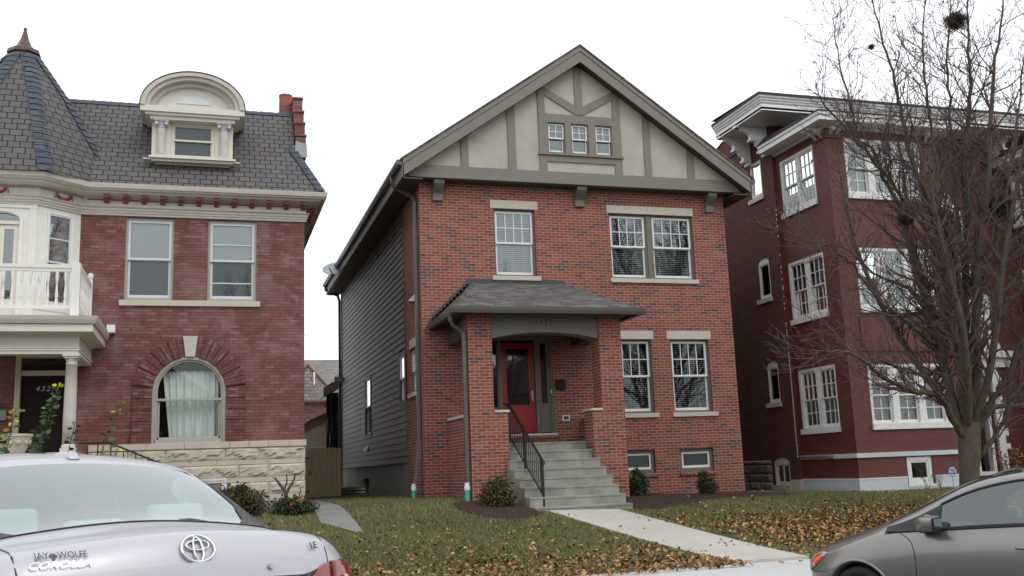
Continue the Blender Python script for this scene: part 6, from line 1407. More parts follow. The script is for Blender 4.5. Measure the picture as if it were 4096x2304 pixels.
# ================================================================ CARS
from mathutils.bvhtree import BVHTree
def carshell(stations, bow_r, bow_f, L_, matfn, arches, ar=.335):
    """closed half-mirrored cage -> subdivided shell with wheel arches cut out; returns mesh with material index per region"""
    ns = len(stations); nr = 11; vs = []; fs = []; mi = []
    def off(x, y):
        q = abs(y)/.88
        return bow_r*q**2.6*max(0, 1-x/1.1)**1.2-bow_f*q**2.4*max(0, 1-(L_-x)/1.1)**1.2
    idx = {}
    for i, (x, rows) in enumerate(stations):
        for j, (y, z) in enumerate(rows):
            for s_ in ((1, -1) if y > 0 else (0,)):
                idx[(i, j, s_)] = len(vs); vs.append((x+off(x, y), y*s_, z))
    def V_(i, j, s_): return idx.get((i, j, s_), idx.get((i, j, 0)))
    for s_ in (1, -1):
        for i in range(ns-1):
            for j in range(nr-1):
                q = [V_(i, j, s_), V_(i+1, j, s_), V_(i+1, j+1, s_), V_(i, j+1, s_)]
                fs.append(q if s_ > 0 else q[::-1]); mi.append(matfn(i, j))
        for i, fl_ in ((0, 0), (ns-1, 1)):
            for j in range(nr-1):
                pass
    for i in (0, ns-1):
        loop_ = [V_(i, j, 1) for j in range(nr)]+[V_(i, j, -1) for j in range(nr-2, 0, -1)]
        # cap as a fan around a centre vertex
        c_ = Vector((0, 0, 0))
        for k_ in loop_: c_ += Vector(vs[k_])
        c_ /= len(loop_); ci = len(vs); vs.append(tuple(c_))
        for a, b in zip(loop_, loop_[1:]+loop_[:1]): fs.append([a, b, ci] if i else [b, a, ci]); mi.append(0)
    me = bpy.data.meshes.new('shell'); me.from_pydata(vs, [], fs)
    for k_ in range(3): me.materials.append(None)
    for p, m in zip(me.polygons, mi): p.material_index = m
    bm = bmesh.new(); bm.from_mesh(me); bmesh.ops.recalc_face_normals(bm, faces=bm.faces); bm.to_mesh(me); bm.free()
    o = bpy.data.objects.new('tmpshell', me); COL.objects.link(o)
    sub = o.modifiers.new('s', 'SUBSURF'); sub.levels = 3; sub.render_levels = 3
    cut = []
    for (x, z) in arches:
        for s_ in (1, -1):
            m_ = MB(lambda u, n, zz, x=x, z=z, s_=s_: (x+u, s_*n, z+zz)); N = 40
            poly = [(ar*math.cos(2*math.pi*k_/N), ar*math.sin(2*math.pi*k_/N)) for k_ in range(N)]
            m_.prism(poly, .60, 1.2); c = m_.build('tmpcut', None, uv=False); cut.append(c)
            b_ = o.modifiers.new('b', 'BOOLEAN'); b_.operation = 'DIFFERENCE'; b_.solver = 'EXACT'; b_.object = c
    dg = bpy.context.evaluated_depsgraph_get(); dg.update()
    res_ = bpy.data.meshes.new_from_object(o.evaluated_get(dg))
    for c in cut+[o]: bpy.data.objects.remove(c)
    return res_
def splitmesh(me, keep):
    bm = bmesh.new(); bm.from_mesh(me); bmesh.ops.delete(bm, geom=[f for f in bm.faces if not keep(f)], context='FACES')
    m2 = bpy.data.meshes.new('part'); bm.to_mesh(m2); bm.free(); m2.materials.clear(); return m2
def carobj(name, me, mat, par, smooth=True):
    if smooth: me.shade_smooth()
    me.name = name; me.materials.clear(); me.materials.append(MATS[mat]); o = bpy.data.objects.new(name, me); COL.objects.link(o); o.parent = par; return o
def mbobj(mb, name, mat, par, smooth=False, bevel=0):
    """car parts live in the car's own coordinates"""
    o = mb.build(name, mat, None, smooth=smooth, bevel=bevel); o.parent = par
    if par.parent is not None: pass
    return o
def patch(poly, mapfn, cell):
    """2-D polygon cut into a grid then mapped to 3-D"""
    bm = bmesh.new(); v_ = [bm.verts.new((a, b, 0)) for a, b in poly]; bm.faces.new(v_)
    x0, x1 = min(p[0] for p in poly), max(p[0] for p in poly); y0, y1 = min(p[1] for p in poly), max(p[1] for p in poly)
    for ax_, a, b in ((0, x0, x1), (1, y0, y1)):
        c = a+cell
        while c < b:
            co = (c, 0, 0) if ax_ == 0 else (0, c, 0); no = (1, 0, 0) if ax_ == 0 else (0, 1, 0)
            bmesh.ops.bisect_plane(bm, geom=bm.verts[:]+bm.edges[:]+bm.faces[:], plane_co=co, plane_no=no); c += cell
    bmesh.ops.triangulate(bm, faces=bm.faces)
    for v in bm.verts: v.co = mapfn(v.co.x, v.co.y)
    me = bpy.data.meshes.new('patch'); bm.to_mesh(me); bm.free(); return me
def wheel(par, x, y, z, r, w_, side_, rim='capital_silver', steer=0):
    t = MB(lambda a, b, c: (x+a, y+b*side_, z+c)); N = 40
    prof_ = [(r*.66, -w_), (r*.90, -w_), (r*.985, -w_*.85), (r, -w_*.5), (r, -.03), (r*.985, -.01), (r*.90, 0), (r*.68, .0), (r*.66, -.02)]
    vs = [(pr*math.cos(2*math.pi*k_/N), q, pr*math.sin(2*math.pi*k_/N)) for pr, q in prof_ for k_ in range(N)]
    fs = [(i*N+j, i*N+(j+1) % N, (i+1)*N+(j+1) % N, (i+1)*N+j) for i in range(len(prof_)-1) for j in range(N)]
    t.add(vs, fs); wo = mbobj(t, 'wheel', 'tyre', par, smooth=True)
    g = MB(lambda a, b, c: (x+a, y+b*side_, z+c)); 
    for k_ in range(10):
        a = 2*math.pi*k_/10; b_ = .13; g.add([(r*.15*math.cos(a-.4), -.02, r*.15*math.sin(a-.4)), (r*.65*math.cos(a-b_), -.015, r*.65*math.sin(a-b_)), (r*.65*math.cos(a+b_), -.015, r*.65*math.sin(a+b_)), (r*.15*math.cos(a+.4), -.02, r*.15*math.sin(a+.4)),
                    (r*.15*math.cos(a-.4), -.06, r*.15*math.sin(a-.4)), (r*.65*math.cos(a-b_), -.06, r*.65*math.sin(a-b_)), (r*.65*math.cos(a+b_), -.06, r*.65*math.sin(a+b_)), (r*.15*math.cos(a+.4), -.06, r*.15*math.sin(a+.4))], [(0, 1, 2, 3), (0, 4, 5, 1), (3, 2, 6, 7)])
    rp = [(r*.62, -.03), (r*.68, -.005), (r*.66, -.05), (r*.64, -w_)]
    vs = [(pr*math.cos(2*math.pi*k_/N), q, pr*math.sin(2*math.pi*k_/N)) for pr, q in rp for k_ in range(N)]; g.add(vs, [(i*N+j, i*N+(j+1) % N, (i+1)*N+(j+1) % N, (i+1)*N+j) for i in range(len(rp)-1) for j in range(N)])
    g.prism([(r*.16*math.cos(2*math.pi*k_/16), r*.16*math.sin(2*math.pi*k_/16)) for k_ in range(16)], -.06, -.01)
    ro_ = mbobj(g, 'rim', rim, wo)
    bk = MB(lambda a, b, c: (x+a, y+b*side_, z+c)); bk.prism([(r*.64*math.cos(2*math.pi*k_/24), r*.64*math.sin(2*math.pi*k_/24)) for k_ in range(24)], -.14, -.12); mbobj(bk, 'brake', 'rubber_trim', wo)
    return wo
def seats(par, xs_, ys_, z0, zb, zh, mat, facing=1):
    for x in xs_:
        for y in ys_:
            m_ = MB(); m_.box(x-.10, x+.42, y-.24, y+.24, z0, z0+.18); m_.add([(x-.16+q*0, y+s_*.24*(1-.12*(z>zb-.05)), z) for z in (z0, zb) for q in (0,) for s_ in (-1, 1)][:0], [])
            m_.add([(x-.05, y-.24, z0), (x-.05, y+.24, z0), (x+.08, y+.24, z0), (x+.08, y-.24, z0), (x-.22, y-.20, zb), (x-.22, y+.20, zb), (x-.10, y+.20, zb), (x-.10, y-.20, zb)], [(0, 3, 2, 1), (4, 5, 6, 7), (0, 1, 5, 4), (1, 2, 6, 5), (2, 3, 7, 6), (3, 0, 4, 7)])
            m_.add([(x-.25, y-.13, zb+.03), (x-.25, y+.13, zb+.03), (x-.15, y+.13, zb+.03), (x-.15, y-.13, zb+.03), (x-.26, y-.10, zh), (x-.26, y+.10, zh), (x-.18, y+.10, zh), (x-.18, y-.10, zh)], [(0, 3, 2, 1), (4, 5, 6, 7), (0, 1, 5, 4), (1, 2, 6, 5), (2, 3, 7, 6), (3, 0, 4, 7)])
            mbobj(m_, 'seat', mat, par, bevel=.03, smooth=True)
# ------------------------------------------------ silver saloon seen from behind
def lower(w, zb=.2, a=.9, zs=.80, z3=.58, k_=1): return [(0, zb), (w*.86, zb), (w*.975, .36), (w, z3), (w*a*1.07, zs)]
C1 = [
 (-.005, [(0, 0.3), (0.5, 0.3), (0.66, 0.36), (0.7, 0.47), (0.7, 0.56), (0.66, 0.6), (0.58, 0.615), (0.5, 0.62), (0.4, 0.625), (0.2, 0.63), (0, 0.63)]),
 (.035, [(0, 0.24), (0.62, 0.24), (0.78, 0.34), (0.81, 0.5), (0.8, 0.62), (0.75, 0.68), (0.66, 0.7), (0.58, 0.71), (0.45, 0.715), (0.22, 0.72), (0, 0.72)]),
 (.075, [(0, 0.22), (0.7, 0.22), (0.83, 0.34), (0.855, 0.52), (0.845, 0.72), (0.79, 0.84), (0.7, 0.89), (0.62, 0.91), (0.48, 0.92), (0.24, 0.925), (0, 0.925)]),
 (.125, [(0, 0.2), (0.72, 0.2), (0.85, 0.34), (0.865, 0.54), (0.855, 0.78), (0.8, 0.882), (0.71, 0.939), (0.64, 0.961), (0.5, 0.98), (0.25, 1.002), (0, 1.014)]),
 (.175, [(0, 0.2), (0.74, 0.2), (0.86, 0.34), (0.872, 0.55), (0.862, 0.82), (0.81, 0.917), (0.72, 0.969), (0.65, 0.989), (0.5, 1.007), (0.25, 1.03), (0, 1.043)]),
 (.34, [(0, 0.19), (0.75, 0.19), (0.865, 0.34), (0.878, 0.56), (0.87, 0.84), (0.82, 0.921), (0.73, 0.979), (0.66, 0.996), (0.51, 1.012), (0.26, 1.032), (0, 1.044)]),
 (.66, [(0, 0.18), (0.76, 0.18), (0.87, 0.34), (0.88, 0.58), (0.873, 0.85), (0.82, 0.896), (0.765, 0.963), (0.705, 0.995), (0.668, 1.004), (0.34, 1.04), (0, 1.059)]),
 (.96, [(0, 0.18), (0.76, 0.18), (0.87, 0.34), (0.88, 0.6), (0.875, 0.84), (0.82, 0.945), (0.765, 1.04), (0.68, 1.14), (0.645, 1.165), (0.33, 1.205), (0, 1.22)]),
 (1.32, [(0, 0.18), (0.76, 0.18), (0.87, 0.34), (0.88, 0.6), (0.876, 0.83), (0.82, 0.935), (0.75, 1.09), (0.64, 1.29), (0.592, 1.335), (0.33, 1.375), (0, 1.387)]),
 (1.44, [(0, 0.18), (0.76, 0.18), (0.87, 0.34), (0.88, 0.6), (0.876, 0.83), (0.82, 0.933), (0.745, 1.1), (0.62, 1.32), (0.575, 1.365), (0.33, 1.402), (0, 1.413)]),
 (1.85, [(0, 0.18), (0.76, 0.18), (0.87, 0.34), (0.88, 0.6), (0.876, 0.82), (0.82, 0.925), (0.74, 1.11), (0.605, 1.35), (0.54, 1.4), (0.32, 1.44), (0, 1.45)]),
 (2.35, [(0, 0.18), (0.76, 0.18), (0.87, 0.34), (0.88, 0.6), (0.876, 0.81), (0.82, 0.915), (0.74, 1.11), (0.6, 1.35), (0.54, 1.405), (0.32, 1.445), (0, 1.455)]),
 (2.80, [(0, 0.18), (0.76, 0.18), (0.87, 0.34), (0.88, 0.6), (0.876, 0.8), (0.82, 0.905), (0.75, 1.08), (0.62, 1.3), (0.55, 1.35), (0.32, 1.39), (0, 1.4)]),
 (3.20, [(0, 0.18), (0.76, 0.18), (0.87, 0.34), (0.88, 0.6), (0.875, 0.79), (0.81, 0.9), (0.77, 0.99), (0.68, 1.1), (0.62, 1.15), (0.33, 1.2), (0, 1.22)]),
 (3.55, [(0, 0.18), (0.76, 0.18), (0.87, 0.34), (0.88, 0.6), (0.87, 0.78), (0.8, 0.88), (0.76, 0.91), (0.7, 0.94), (0.64, 0.96), (0.34, 0.99), (0, 1.0)]),
 (4.0, [(0, 0.18), (0.74, 0.18), (0.86, 0.34), (0.87, 0.56), (0.85, 0.72), (0.78, 0.82), (0.7, 0.84), (0.62, 0.86), (0.5, 0.87), (0.28, 0.89), (0, 0.9)]),
 (4.35, [(0, 0.19), (0.68, 0.19), (0.8, 0.32), (0.82, 0.5), (0.79, 0.62), (0.72, 0.7), (0.64, 0.72), (0.56, 0.73), (0.45, 0.74), (0.25, 0.75), (0, 0.755)]),
 (4.53, [(0, 0.28), (0.5, 0.28), (0.62, 0.36), (0.64, 0.46), (0.62, 0.52), (0.56, 0.56), (0.48, 0.57), (0.4, 0.575), (0.3, 0.58), (0.15, 0.58), (0, 0.58)])]
def m1(i, j):
    if 6 <= i <= 7 and j >= 8: return 1
    if 7 <= i <= 12 and j in (5, 6): return 1
    if 12 <= i <= 13 and j >= 8: return 1
    return 0
me1 = carshell(C1, .17, .30, 4.54, m1, ((.97, .315), (3.57, .315)))
bm_ = bmesh.new(); bm_.from_mesh(me1); bv1 = BVHTree.FromBMesh(bm_); bm_.free()
K1 = bpy.data.objects.new('parked_car', None); COL.objects.link(K1); tag(K1, 'silver saloon car seen from behind, filling the lower left corner', 'car')
K1.location = (.012, 4.34, .298); K1.rotation_euler = (R(1.1), R(1.3), R(90+28.6)); K1.scale = (1.05, 1.05, 1.05)
carobj('body', splitmesh(me1, lambda f: f.material_index == 0), 'silver_paint', K1)
def cen(f): return f.calc_center_median()
carobj('rear_window', splitmesh(me1, lambda f: f.material_index == 1 and cen(f).x < 1.5 and abs(cen(f).y) < .66 and cen(f).z > 1.0 and f.normal.x < -.2 and abs(f.normal.y) < .6), 'glass_car', K1)
carobj('windscreen', splitmesh(me1, lambda f: f.material_index == 1 and cen(f).x > 2.6 and f.normal.x > .35 and abs(f.normal.y) < .6), 'glass_car', K1)
isside = lambda f: f.material_index == 1 and not (cen(f).x < 1.5 and abs(cen(f).y) < .66 and cen(f).z > 1.0 and f.normal.x < -.2 and abs(f.normal.y) < .6) and not (cen(f).x > 2.6 and f.normal.x > .35 and abs(f.normal.y) < .6)
carobj('side_window', splitmesh(me1, lambda f: isside(f) and cen(f).y > 0), 'glass_car', K1); carobj('side_window', splitmesh(me1, lambda f: isside(f) and cen(f).y < 0), 'glass_car', K1)
def rearhit(y, z, off=.0):
    h = bv1.ray_cast(Vector((-1, y, z)), Vector((1, 0, 0)))
    if h[0] is None: return Vector((.1, y, z))
    return h[0]+h[1]*off*(1 if h[1].x < 0 else -1)
def tophit(x, y, off=0):
    h = bv1.ray_cast(Vector((x, y, 3)), Vector((0, 0, -1))); 
    if h[0] is None: return Vector((x, y, 1))
    return h[0]+Vector((0, 0, off))
def obj_me(name, me, mat, par, smooth=False, solid=0):
    if smooth: me.shade_smooth()
    me.name = name; me.materials.clear(); me.materials.append(MATS[mat]); o = bpy.data.objects.new(name, me); COL.objects.link(o); o.parent = par
    if solid: s_ = o.modifiers.new('s', 'SOLIDIFY'); s_.thickness = solid; s_.offset = 0
    return o
# shut lines of the boot lid
SY = .655
def seam(pts, r=.0035, name='boot_seam'): return mbobj(MB().tube([tuple(p) for p in pts], r, 5), name, 'rubber_trim', K1)
for s_ in (1, -1):
    pts = [tophit(.62-.4*t, s_*(SY-.03+.03*t), .001) for t in [q/8 for q in range(9)]]+[rearhit(s_*(SY+.001), 1.015-.05*q, .001) for q in range(0, 8)]
    seam(pts)
seam([tophit(.64+.0*q, .64-1.28*q/16, .002) for q in range(17)], .005, 'window_seal')
for s_ in (1, -1):
    pl_ = []
    me_ = patch([(.61, .668), (.64, .50), (.74, .575), (.90, .62), (1.12, .612), (1.28, .60), (1.28, .612), (1.15, .640), (.95, .665), (.75, .678)], lambda x, y: tophit(x, s_*y, .006), .03); obj_me('window_border', me_, 'rubber_trim', K1)
# number-plate garnish with lock
me_ = patch([(-.56, .845), (-.535, .885), (-.50, .892), (0, .905), (.50, .892), (.535, .885), (.56, .845), (.5, .82), (0, .84), (-.5, .82)], lambda y, z: rearhit(y, z, .016), .03); obj_me('garnish', me_, 'silver_paint', K1, solid=.03)
mbobj(MB().tube([tuple(rearhit(-.30, .865, .03)), tuple(rearhit(-.30, .865, .042))], .013, 14), 'boot_lock', 'capital_silver', K1)
# badge: three ovals
def oval(cy, cz_, ry, rz3, r, N=48): return [tuple(rearhit(cy+ry*math.cos(2*math.pi*k_/N), cz_+rz3*math.sin(2*math.pi*k_/N), .010)) for k_ in range(N+1)]
eb = MB(); ez_ = .958
for (dz_, ry, rz3, r) in ((0, .070, .048, .0055), (.012, .048, .0175, .0048), (-.002, .0195, .044, .0048)): eb.tube(oval(0, ez_+dz_, ry, rz3, r), r, 6, cap=False)
mbobj(eb, 'badge', 'chrome', K1, smooth=True)
def cartext(body, size, mat, cy, cz_, ext, name='lettering', off=.009, **kw):
    o = text(name, body, size, mat, None, lambda u, n, z: rearhit(cy-u, cz_+z, off+max(0, n)+.001), ext, **kw); o.parent = K1; return o
cartext('JAY', .030, 'badge_dark', .570, .963, .001); cartext('WOLFE', .030, 'badge_dark', .470, .963, .001)
cartext('COROLLA', .029, 'chrome', .518, .932, .003, shear=.35, sx=1.55, spacing=1.02)
cartext('LE', .036, 'badge_dark', -.575, .935, .003, sx=1.2)
pw = MB()
def disc(mb, y, z, r, N=10): 
    c = [tuple(rearhit(y+r*math.cos(2*math.pi*k_/N), z+r*1.15*math.sin(2*math.pi*k_/N), .004)) for k_ in range(N)]; mb.add(c, [list(range(N))])
disc(pw, .533, .959, .006)
for a, b in ((.542, .966), (.537, .971), (.529, .971), (.524, .966)): disc(pw, a, b, .0038)
mbobj(pw, 'paw_mark', 'badge_dark', K1)
# tail lights
for s_ in (1, -1):
    m_in = patch([(.45, .60), (.45, .70), (.49, .79), (.57, .845), (.648, .865), (.648, .60)], lambda y, z: rearhit(s_*y, z, .012), .025); l1 = obj_me('tail_light', m_in, 'lens_red', K1, True, .02)
    m_o = patch([(.662, .60), (.662, .865), (.72, .868), (.78, .845), (.825, .78), (.845, .70), (.85, .60)], lambda y, z: rearhit(s_*y, z, .012), .02); l2 = obj_me('tail_light', m_o, 'lens_red', K1, True, .02)
    m_a = patch([(.67, .61), (.675, .74), (.71, .80), (.755, .80), (.775, .74), (.77, .61)], lambda y, z: rearhit(s_*y, z, .026), .02); o = obj_me('reflector', m_a, 'lens_amber', l2, True)
an = MB(); p = tophit(1.40, 0, -.005)
an.add([(1.33, -.03, p.z-.012), (1.33, .03, p.z-.012), (1.52, .045, p.z+.02), (1.52, -.045, p.z+.02), (1.36, -.02, p.z+.026), (1.36, .02, p.z+.026), (1.46, .025, p.z+.036), (1.46, -.025, p.z+.036)], [(0, 1, 2, 3), (4, 7, 6, 5), (0, 4, 5, 1), (1, 5, 6, 2), (2, 6, 7, 3), (3, 7, 4, 0)])
mbobj(an, 'roof_antenna', 'silver_paint', K1, bevel=.008, smooth=True)
# interior
m_ = MB(); m_.box(.70, 3.3, -.78, .78, .25, .30); m_.add([(.66, -.66, 1.02), (.66, .66, 1.02), (1.12, .70, .97), (1.12, -.70, .97)], [(0, 1, 2, 3)]); mbobj(m_, 'parcel_shelf', 'seat_fabric', K1)
m_ = MB(); m_.add([(1.12, -.68, .5), (1.12, .68, .5), (1.02, .62, 1.0), (1.02, -.62, 1.0), (1.28, -.68, .5), (1.28, .68, .5), (1.14, .62, 1.02), (1.14, -.62, 1.02)], [(0, 1, 2, 3), (4, 7, 6, 5), (3, 2, 6, 7)])
for y in (-.40, .0, .40): m_.box(1.03, 1.13, y-.14, y+.14, 1.0, 1.15 if y else 1.09)
mbobj(m_, 'rear_seat', 'seat_fabric', K1, bevel=.03, smooth=True)
seats(K1, (2.15,), (-.38, .38), .45, 1.08, 1.25, 'seat_fabric')
for x in (.97, 3.57):
    for s_ in (1, -1): wheel(K1, x, s_*.86, .315, .315, .20, s_)
m_ = MB(); m_.add([(-.04, -.8, .28), (-.04, .8, .28), (-.04, .8, .3), (-.04, -.8, .3)], [(0, 1, 2, 3)])
m_ = patch([(-.26, .63), (.26, .63), (.26, .76), (-.26, .76)], lambda y, z: rearhit(y, z, .012), .06); obj_me('number_plate', m_, 'pvc_white', K1)

# ------------------------------------------------ grey saloon parked at the kerb
LC = 4.49
def dd(d, rows): return (LC-d, rows)
Z0 = [(0, .18), (.75, .18), (.865, .34), (.877, .60)]
C2 = [
 dd(4.47, [(0, 0.28), (0.5, 0.28), (0.64, 0.36), (0.68, 0.48), (0.68, 0.6), (0.62, 0.66), (0.54, 0.68), (0.46, 0.69), (0.36, 0.7), (0.2, 0.7), (0, 0.7)]),
 dd(4.38, [(0, 0.22), (0.7, 0.22), (0.82, 0.34), (0.84, 0.52), (0.82, 0.75), (0.76, 0.88), (0.68, 0.93), (0.6, 0.95), (0.48, 0.96), (0.25, 0.97), (0, 0.975)]),
 dd(4.28, [(0, 0.19), (0.72, 0.19), (0.85, 0.34), (0.86, 0.56), (0.84, 0.84), (0.79, 0.965), (0.7, 1.01), (0.62, 1.03), (0.5, 1.045), (0.26, 1.055), (0, 1.06)]),
 dd(4.0, [(0, 0.18), (0.75, 0.18), (0.865, 0.34), (0.877, 0.6), (0.865, 0.86), (0.8, 0.985), (0.74, 1.03), (0.67, 1.05), (0.6, 1.06), (0.32, 1.08), (0, 1.085)]),
 dd(3.72, [(0, 0.18), (0.75, 0.18), (0.865, 0.34), (0.877, 0.6), (0.87, 0.87), (0.8, 1.02), (0.75, 1.116), (0.68, 1.22), (0.6, 1.26), (0.32, 1.3), (0, 1.31)]),
 dd(3.35, [(0, 0.18), (0.75, 0.18), (0.865, 0.34), (0.877, 0.6), (0.872, 0.86), (0.8, 1.02), (0.74, 1.184), (0.635, 1.4), (0.57, 1.445), (0.31, 1.485), (0, 1.495)]),
 dd(2.9, [(0, 0.18), (0.75, 0.18), (0.865, 0.34), (0.877, 0.6), (0.873, 0.85), (0.8, 1.01), (0.735, 1.207), (0.625, 1.445), (0.56, 1.49), (0.31, 1.527), (0, 1.537)]),
 dd(2.4, [(0, 0.18), (0.75, 0.18), (0.865, 0.34), (0.877, 0.6), (0.873, 0.845), (0.8, 0.99), (0.735, 1.188), (0.63, 1.415), (0.565, 1.46), (0.32, 1.5), (0, 1.512)]),
 dd(2.0, [(0, 0.18), (0.75, 0.18), (0.865, 0.34), (0.877, 0.6), (0.872, 0.84), (0.8, 0.968), (0.745, 1.134), (0.655, 1.315), (0.595, 1.375), (0.34, 1.425), (0, 1.44)]),
 dd(1.72, [(0, 0.18), (0.75, 0.18), (0.865, 0.34), (0.877, 0.6), (0.87, 0.835), (0.8, 0.948), (0.76, 1.057), (0.695, 1.18), (0.635, 1.245), (0.36, 1.32), (0, 1.34)]),
 dd(1.45, [(0, 0.18), (0.75, 0.18), (0.865, 0.34), (0.877, 0.6), (0.868, 0.825), (0.8, 0.925), (0.785, 0.955), (0.74, 1.03), (0.68, 1.1), (0.38, 1.19), (0, 1.21)]),
 dd(1.15, [(0, 0.18), (0.75, 0.18), (0.865, 0.34), (0.877, 0.6), (0.865, 0.81), (0.8, 0.9), (0.77, 0.925), (0.735, 0.95), (0.7, 0.975), (0.4, 1.045), (0, 1.07)]),
 dd(.95, [(0, 0.18), (0.75, 0.18), (0.86, 0.34), (0.874, 0.6), (0.855, 0.78), (0.79, 0.855), (0.74, 0.88), (0.69, 0.9), (0.6, 0.925), (0.36, 0.965), (0, 0.98)]),
 dd(.55, [(0, 0.18), (0.72, 0.18), (0.85, 0.34), (0.868, 0.58), (0.835, 0.7), (0.77, 0.765), (0.7, 0.79), (0.62, 0.805), (0.52, 0.82), (0.3, 0.845), (0, 0.855)]),
 dd(.22, [(0, 0.18), (0.66, 0.18), (0.8, 0.32), (0.82, 0.52), (0.78, 0.615), (0.71, 0.675), (0.64, 0.695), (0.56, 0.71), (0.46, 0.725), (0.26, 0.745), (0, 0.75)]),
 dd(.07, [(0, 0.22), (0.55, 0.22), (0.72, 0.33), (0.75, 0.48), (0.71, 0.545), (0.65, 0.595), (0.57, 0.615), (0.49, 0.625), (0.4, 0.635), (0.22, 0.645), (0, 0.65)]),
 dd(.0, [(0, 0.3), (0.4, 0.3), (0.56, 0.37), (0.6, 0.45), (0.57, 0.51), (0.52, 0.54), (0.45, 0.55), (0.38, 0.555), (0.3, 0.56), (0.15, 0.565), (0, 0.565)])]
def m2(i, j):
    if 9 <= i <= 10 and j in (5, 6): return 2
    if 4 <= i <= 8 and j in (5, 6): return 1
    if i in (3, 4) and j >= 8: return 1
    if 7 <= i <= 10 and j >= 8: return 1
    return 0
WF, WR = LC-.88, LC-.88-2.70
me2 = carshell(C2, .12, .42, LC, m2, ((WF, .285), (WR, .285)), .335)
bm_ = bmesh.new(); bm_.from_mesh(me2); bv2 = BVHTree.FromBMesh(bm_); bm_.free()
K2 = bpy.data.objects.new('parked_car', None); COL.objects.link(K2); tag(K2, 'metallic grey saloon with an orange side lamp, cut off by the lower right corner', 'car')
th_ = R(65); K2.location = (6.55+LC*math.cos(th_), 9.85-LC*math.sin(th_), -.065); K2.rotation_euler = (0, 0, math.pi-th_)
carobj('body', splitmesh(me2, lambda f: f.material_index == 0), 'grey_paint', K2)
isw = lambda f: f.material_index == 1 and abs(f.normal.y) < .62 and abs(cen(f).y) < .72 and abs(f.normal.x) > .2
carobj('windscreen', splitmesh(me2, lambda f: isw(f) and cen(f).x > 2), 'glass_car', K2); carobj('rear_window', splitmesh(me2, lambda f: isw(f) and cen(f).x < 2), 'glass_car', K2)
for s_ in (1, -1):
    carobj('side_window', splitmesh(me2, lambda f: f.material_index == 1 and not isw(f) and cen(f).y*s_ > 0), 'glass_car', K2)
    carobj('quarter_panel', splitmesh(me2, lambda f: f.material_index == 2 and cen(f).y*s_ > 0), 'rubber_trim', K2)
def sidehit(x, z, s_=1, off=0):
    h = bv2.ray_cast(Vector((x, 2*s_, z)), Vector((0, -s_, 0)))
    if h[0] is None: return Vector((x, .8*s_, z))
    n = h[1] if h[1].y*s_ > 0 else -h[1]
    return h[0]+n*off
def arch_lip(x, s_):
    lp = MB(); pts = []
    for k_ in range(25):
        a = math.pi*(-.04+1.08*k_/24); p = sidehit(x+.352*math.cos(a), .285+.352*math.sin(a), s_, -.004); pts.append(tuple(p))
    mbobj(lp.tube(pts, .016, 8), 'arch_lip', 'grey_paint', K2, True)
def rimtrim(o, r, par, name='window_trim', mat='rubber_trim'):
    bm = bmesh.new(); bm.from_mesh(o.data); E_ = [e for e in bm.edges if len(e.link_faces) == 1]; adj = {}
    for e in E_:
        for a, b in ((0, 1), (1, 0)): adj.setdefault(e.verts[a].index, []).append(e.verts[b].index)
    co = {v.index: v.co.copy() for v in bm.verts}; bm.free(); left = set(adj)
    while left:
        st_ = left.pop(); ch_ = [st_]; cur = st_
        while True:
            nx = [q for q in adj[cur] if q in left]
            if not nx: break
            cur = nx[0]; left.discard(cur); ch_.append(cur)
        if len(ch_) > 12: mbobj(MB().tube([tuple(co[q]) for q in ch_+[ch_[0]]], r, 5, cap=False), name, mat, par, True)
for o in [c for c in COL.objects if c.parent == K2 and c.name.startswith('side_window')]: rimtrim(o, .014, K2); o.data.materials[0] = MATS['glass_tint']
for o in [c for c in COL.objects if c.parent in (K1, K2) and c.name.startswith('windscreen')]: rimtrim(o, .008, o.parent)
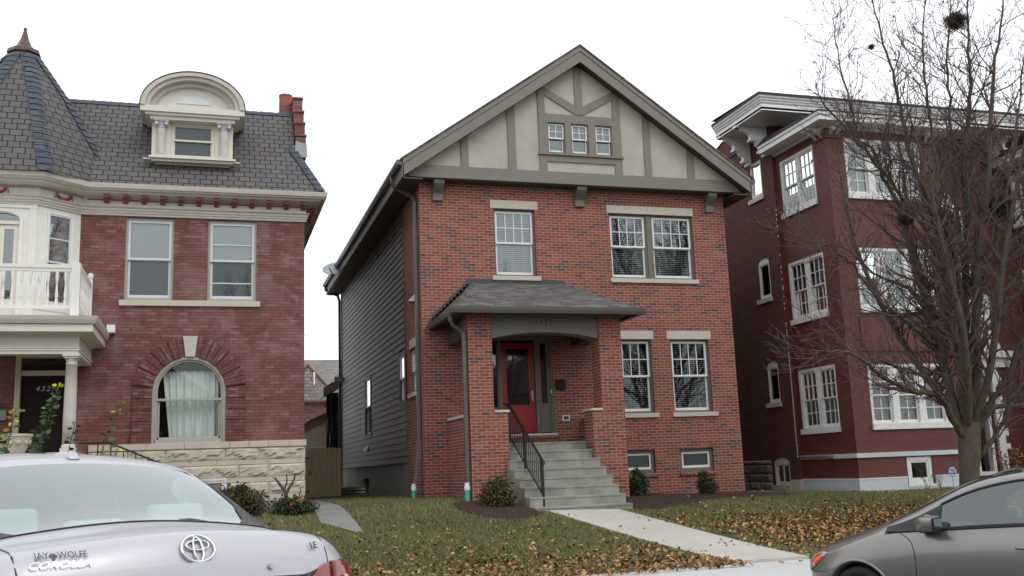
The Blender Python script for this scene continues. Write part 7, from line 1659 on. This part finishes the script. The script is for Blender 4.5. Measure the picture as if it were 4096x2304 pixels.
for s_ in (1, -1):
    # belt and window-frame trims, door seams, pillar
    tb = MB()
    tb.tube([tuple(sidehit(LC-d, .905+.066*(d-1.2), s_, .004)) for d in [1.2+.1*q for q in range(24)]], .009, 6)
    mbobj(tb, 'belt_trim', 'rubber_trim', K2, True)
    me_ = patch([(LC-2.62, .97), (LC-2.72, .97), (LC-2.78, 1.35), (LC-2.70, 1.35)], lambda x, z: sidehit(x, z, s_, .005), .05); obj_me('pillar_trim', me_, 'rubber_trim', K2)
    for pts in ([(1.34, .90), (1.42, .86), (1.47, .80), (1.49, .70), (1.49, .55), (1.47, .40), (1.47, .30)], [(2.66, .955), (2.67, .8), (2.68, .5), (2.68, .3)]):
        Q = smooth_path([(d, 0, z) for d, z in pts], 4); sm2 = MB().tube([tuple(sidehit(LC-q[0], q[2], s_, .0005)) for q in Q], .004, 5); mbobj(sm2, 'door_seam', 'rubber_trim', K2)
    # head lamp
    hl = patch([(LC-.13, .49), (LC-.16, .58), (LC-.26, .655), (LC-.42, .69), (LC-.50, .685), (LC-.44, .63), (LC-.34, .55), (LC-.22, .49)], lambda x, z: sidehit(x, z, s_, .006), .02); ho = obj_me('head_lamp', hl, 'lens_clear', K2, True, .008)
    ol_ = patch([(LC-.225, .515), (LC-.26, .615), (LC-.37, .665), (LC-.465, .67), (LC-.42, .61), (LC-.33, .555)], lambda x, z: sidehit(x, z, s_, .012), .02); obj_me('indicator', ol_, 'lens_orange', ho, True)
    # mirror
    mr_ = MB(lambda a, b, c: (LC-1.66+a, s_*(.90+b), 1.0+c))
    mr_.add([(-.10, -.07, -.07), (-.10, .12, -.065), (-.10, .13, .05), (-.10, -.06, .075), (.03, -.06, -.075), (.03, .10, -.07), (.03, .11, .06), (.03, -.05, .085), (.10, -.04, -.045), (.10, .05, -.04), (.10, .055, .035), (.10, -.03, .05)],
            [(0, 1, 2, 3), (0, 4, 5, 1), (1, 5, 6, 2), (2, 6, 7, 3), (3, 7, 4, 0), (4, 8, 9, 5), (5, 9, 10, 6), (6, 10, 11, 7), (7, 11, 8, 4), (8, 11, 10, 9)])
    mo = mbobj(mr_, 'door_mirror', 'grey_paint', K2, True, .012)
    mbobj(MB(lambda a, b, c: (LC-1.66+a, s_*(.90+b), 1.0+c)).box(-.115, -.098, -.055, .12, -.06, .06), 'mirror_frame', 'rubber_trim', mo, bevel=.006)
    mbobj(MB(lambda a, b, c: (LC-1.66+a, s_*(.90+b), 1.0+c)).quad((-.117, -.045, -.05), (-.117, .108, -.05), (-.117, .108, .05), (-.117, -.045, .05)), 'mirror_glass', 'chrome', mo)
    mbobj(MB(lambda a, b, c: (LC-1.62+a, s_*(.80+b), .935+c)).box(-.06, .05, -.02, .10, -.02, .045), 'mirror_foot', 'rubber_trim', mo, bevel=.01)
    for x in (WF, WR): wheel(K2, x, s_*.845, .285, .29, .21, s_); arch_lip(x, s_)
    mbobj(MB().tube([tuple(sidehit(LC-.22-.06*q, .50+.0*q, s_, .0)) for q in range(6)], .003, 5), 'bumper_seam', 'rubber_trim', K2)
    dh_ = MB().tube([tuple(sidehit(LC-d, .80, s_, o_)) for d, o_ in ((2.42, .0), (2.44, .03), (2.56, .03), (2.58, .0))], .011, 8); mbobj(dh_, 'door_handle', 'grey_paint', K2, True)
m_ = MB(); m_.box(.7, 3.2, -.78, .78, .25, .30); m_.add([(LC-1.2, -.75, .93), (LC-1.2, .75, .93), (LC-1.75, .75, .90), (LC-1.75, -.75, .90), (LC-1.78, -.75, .6), (LC-1.78, .75, .6)], [(0, 1, 2, 3), (3, 2, 5, 4)]); mbobj(m_, 'dashboard', 'seat_dark', K2)
seats(K2, (LC-2.45, LC-3.3), (-.37, .37), .40, 1.02, 1.20, 'seat_dark')
sw_ = MB(); c = Vector((LC-1.95, .37, .95)); ax_ = Vector((-.9, 0, .45)).normalized(); e1 = Vector((0, 1, 0)); e2 = ax_.cross(e1)
sw_.tube([tuple(c+e1*.18*math.cos(a)+e2*.18*math.sin(a)) for a in [2*math.pi*q/24 for q in range(25)]], .014, 6, cap=False).tube([tuple(c-e1*.17), tuple(c), tuple(c+e1*.17)], .016, 6).tube([tuple(c), tuple(c-ax_*.2)], .03, 6)
mbobj(sw_, 'steering_wheel', 'rubber_trim', K2)
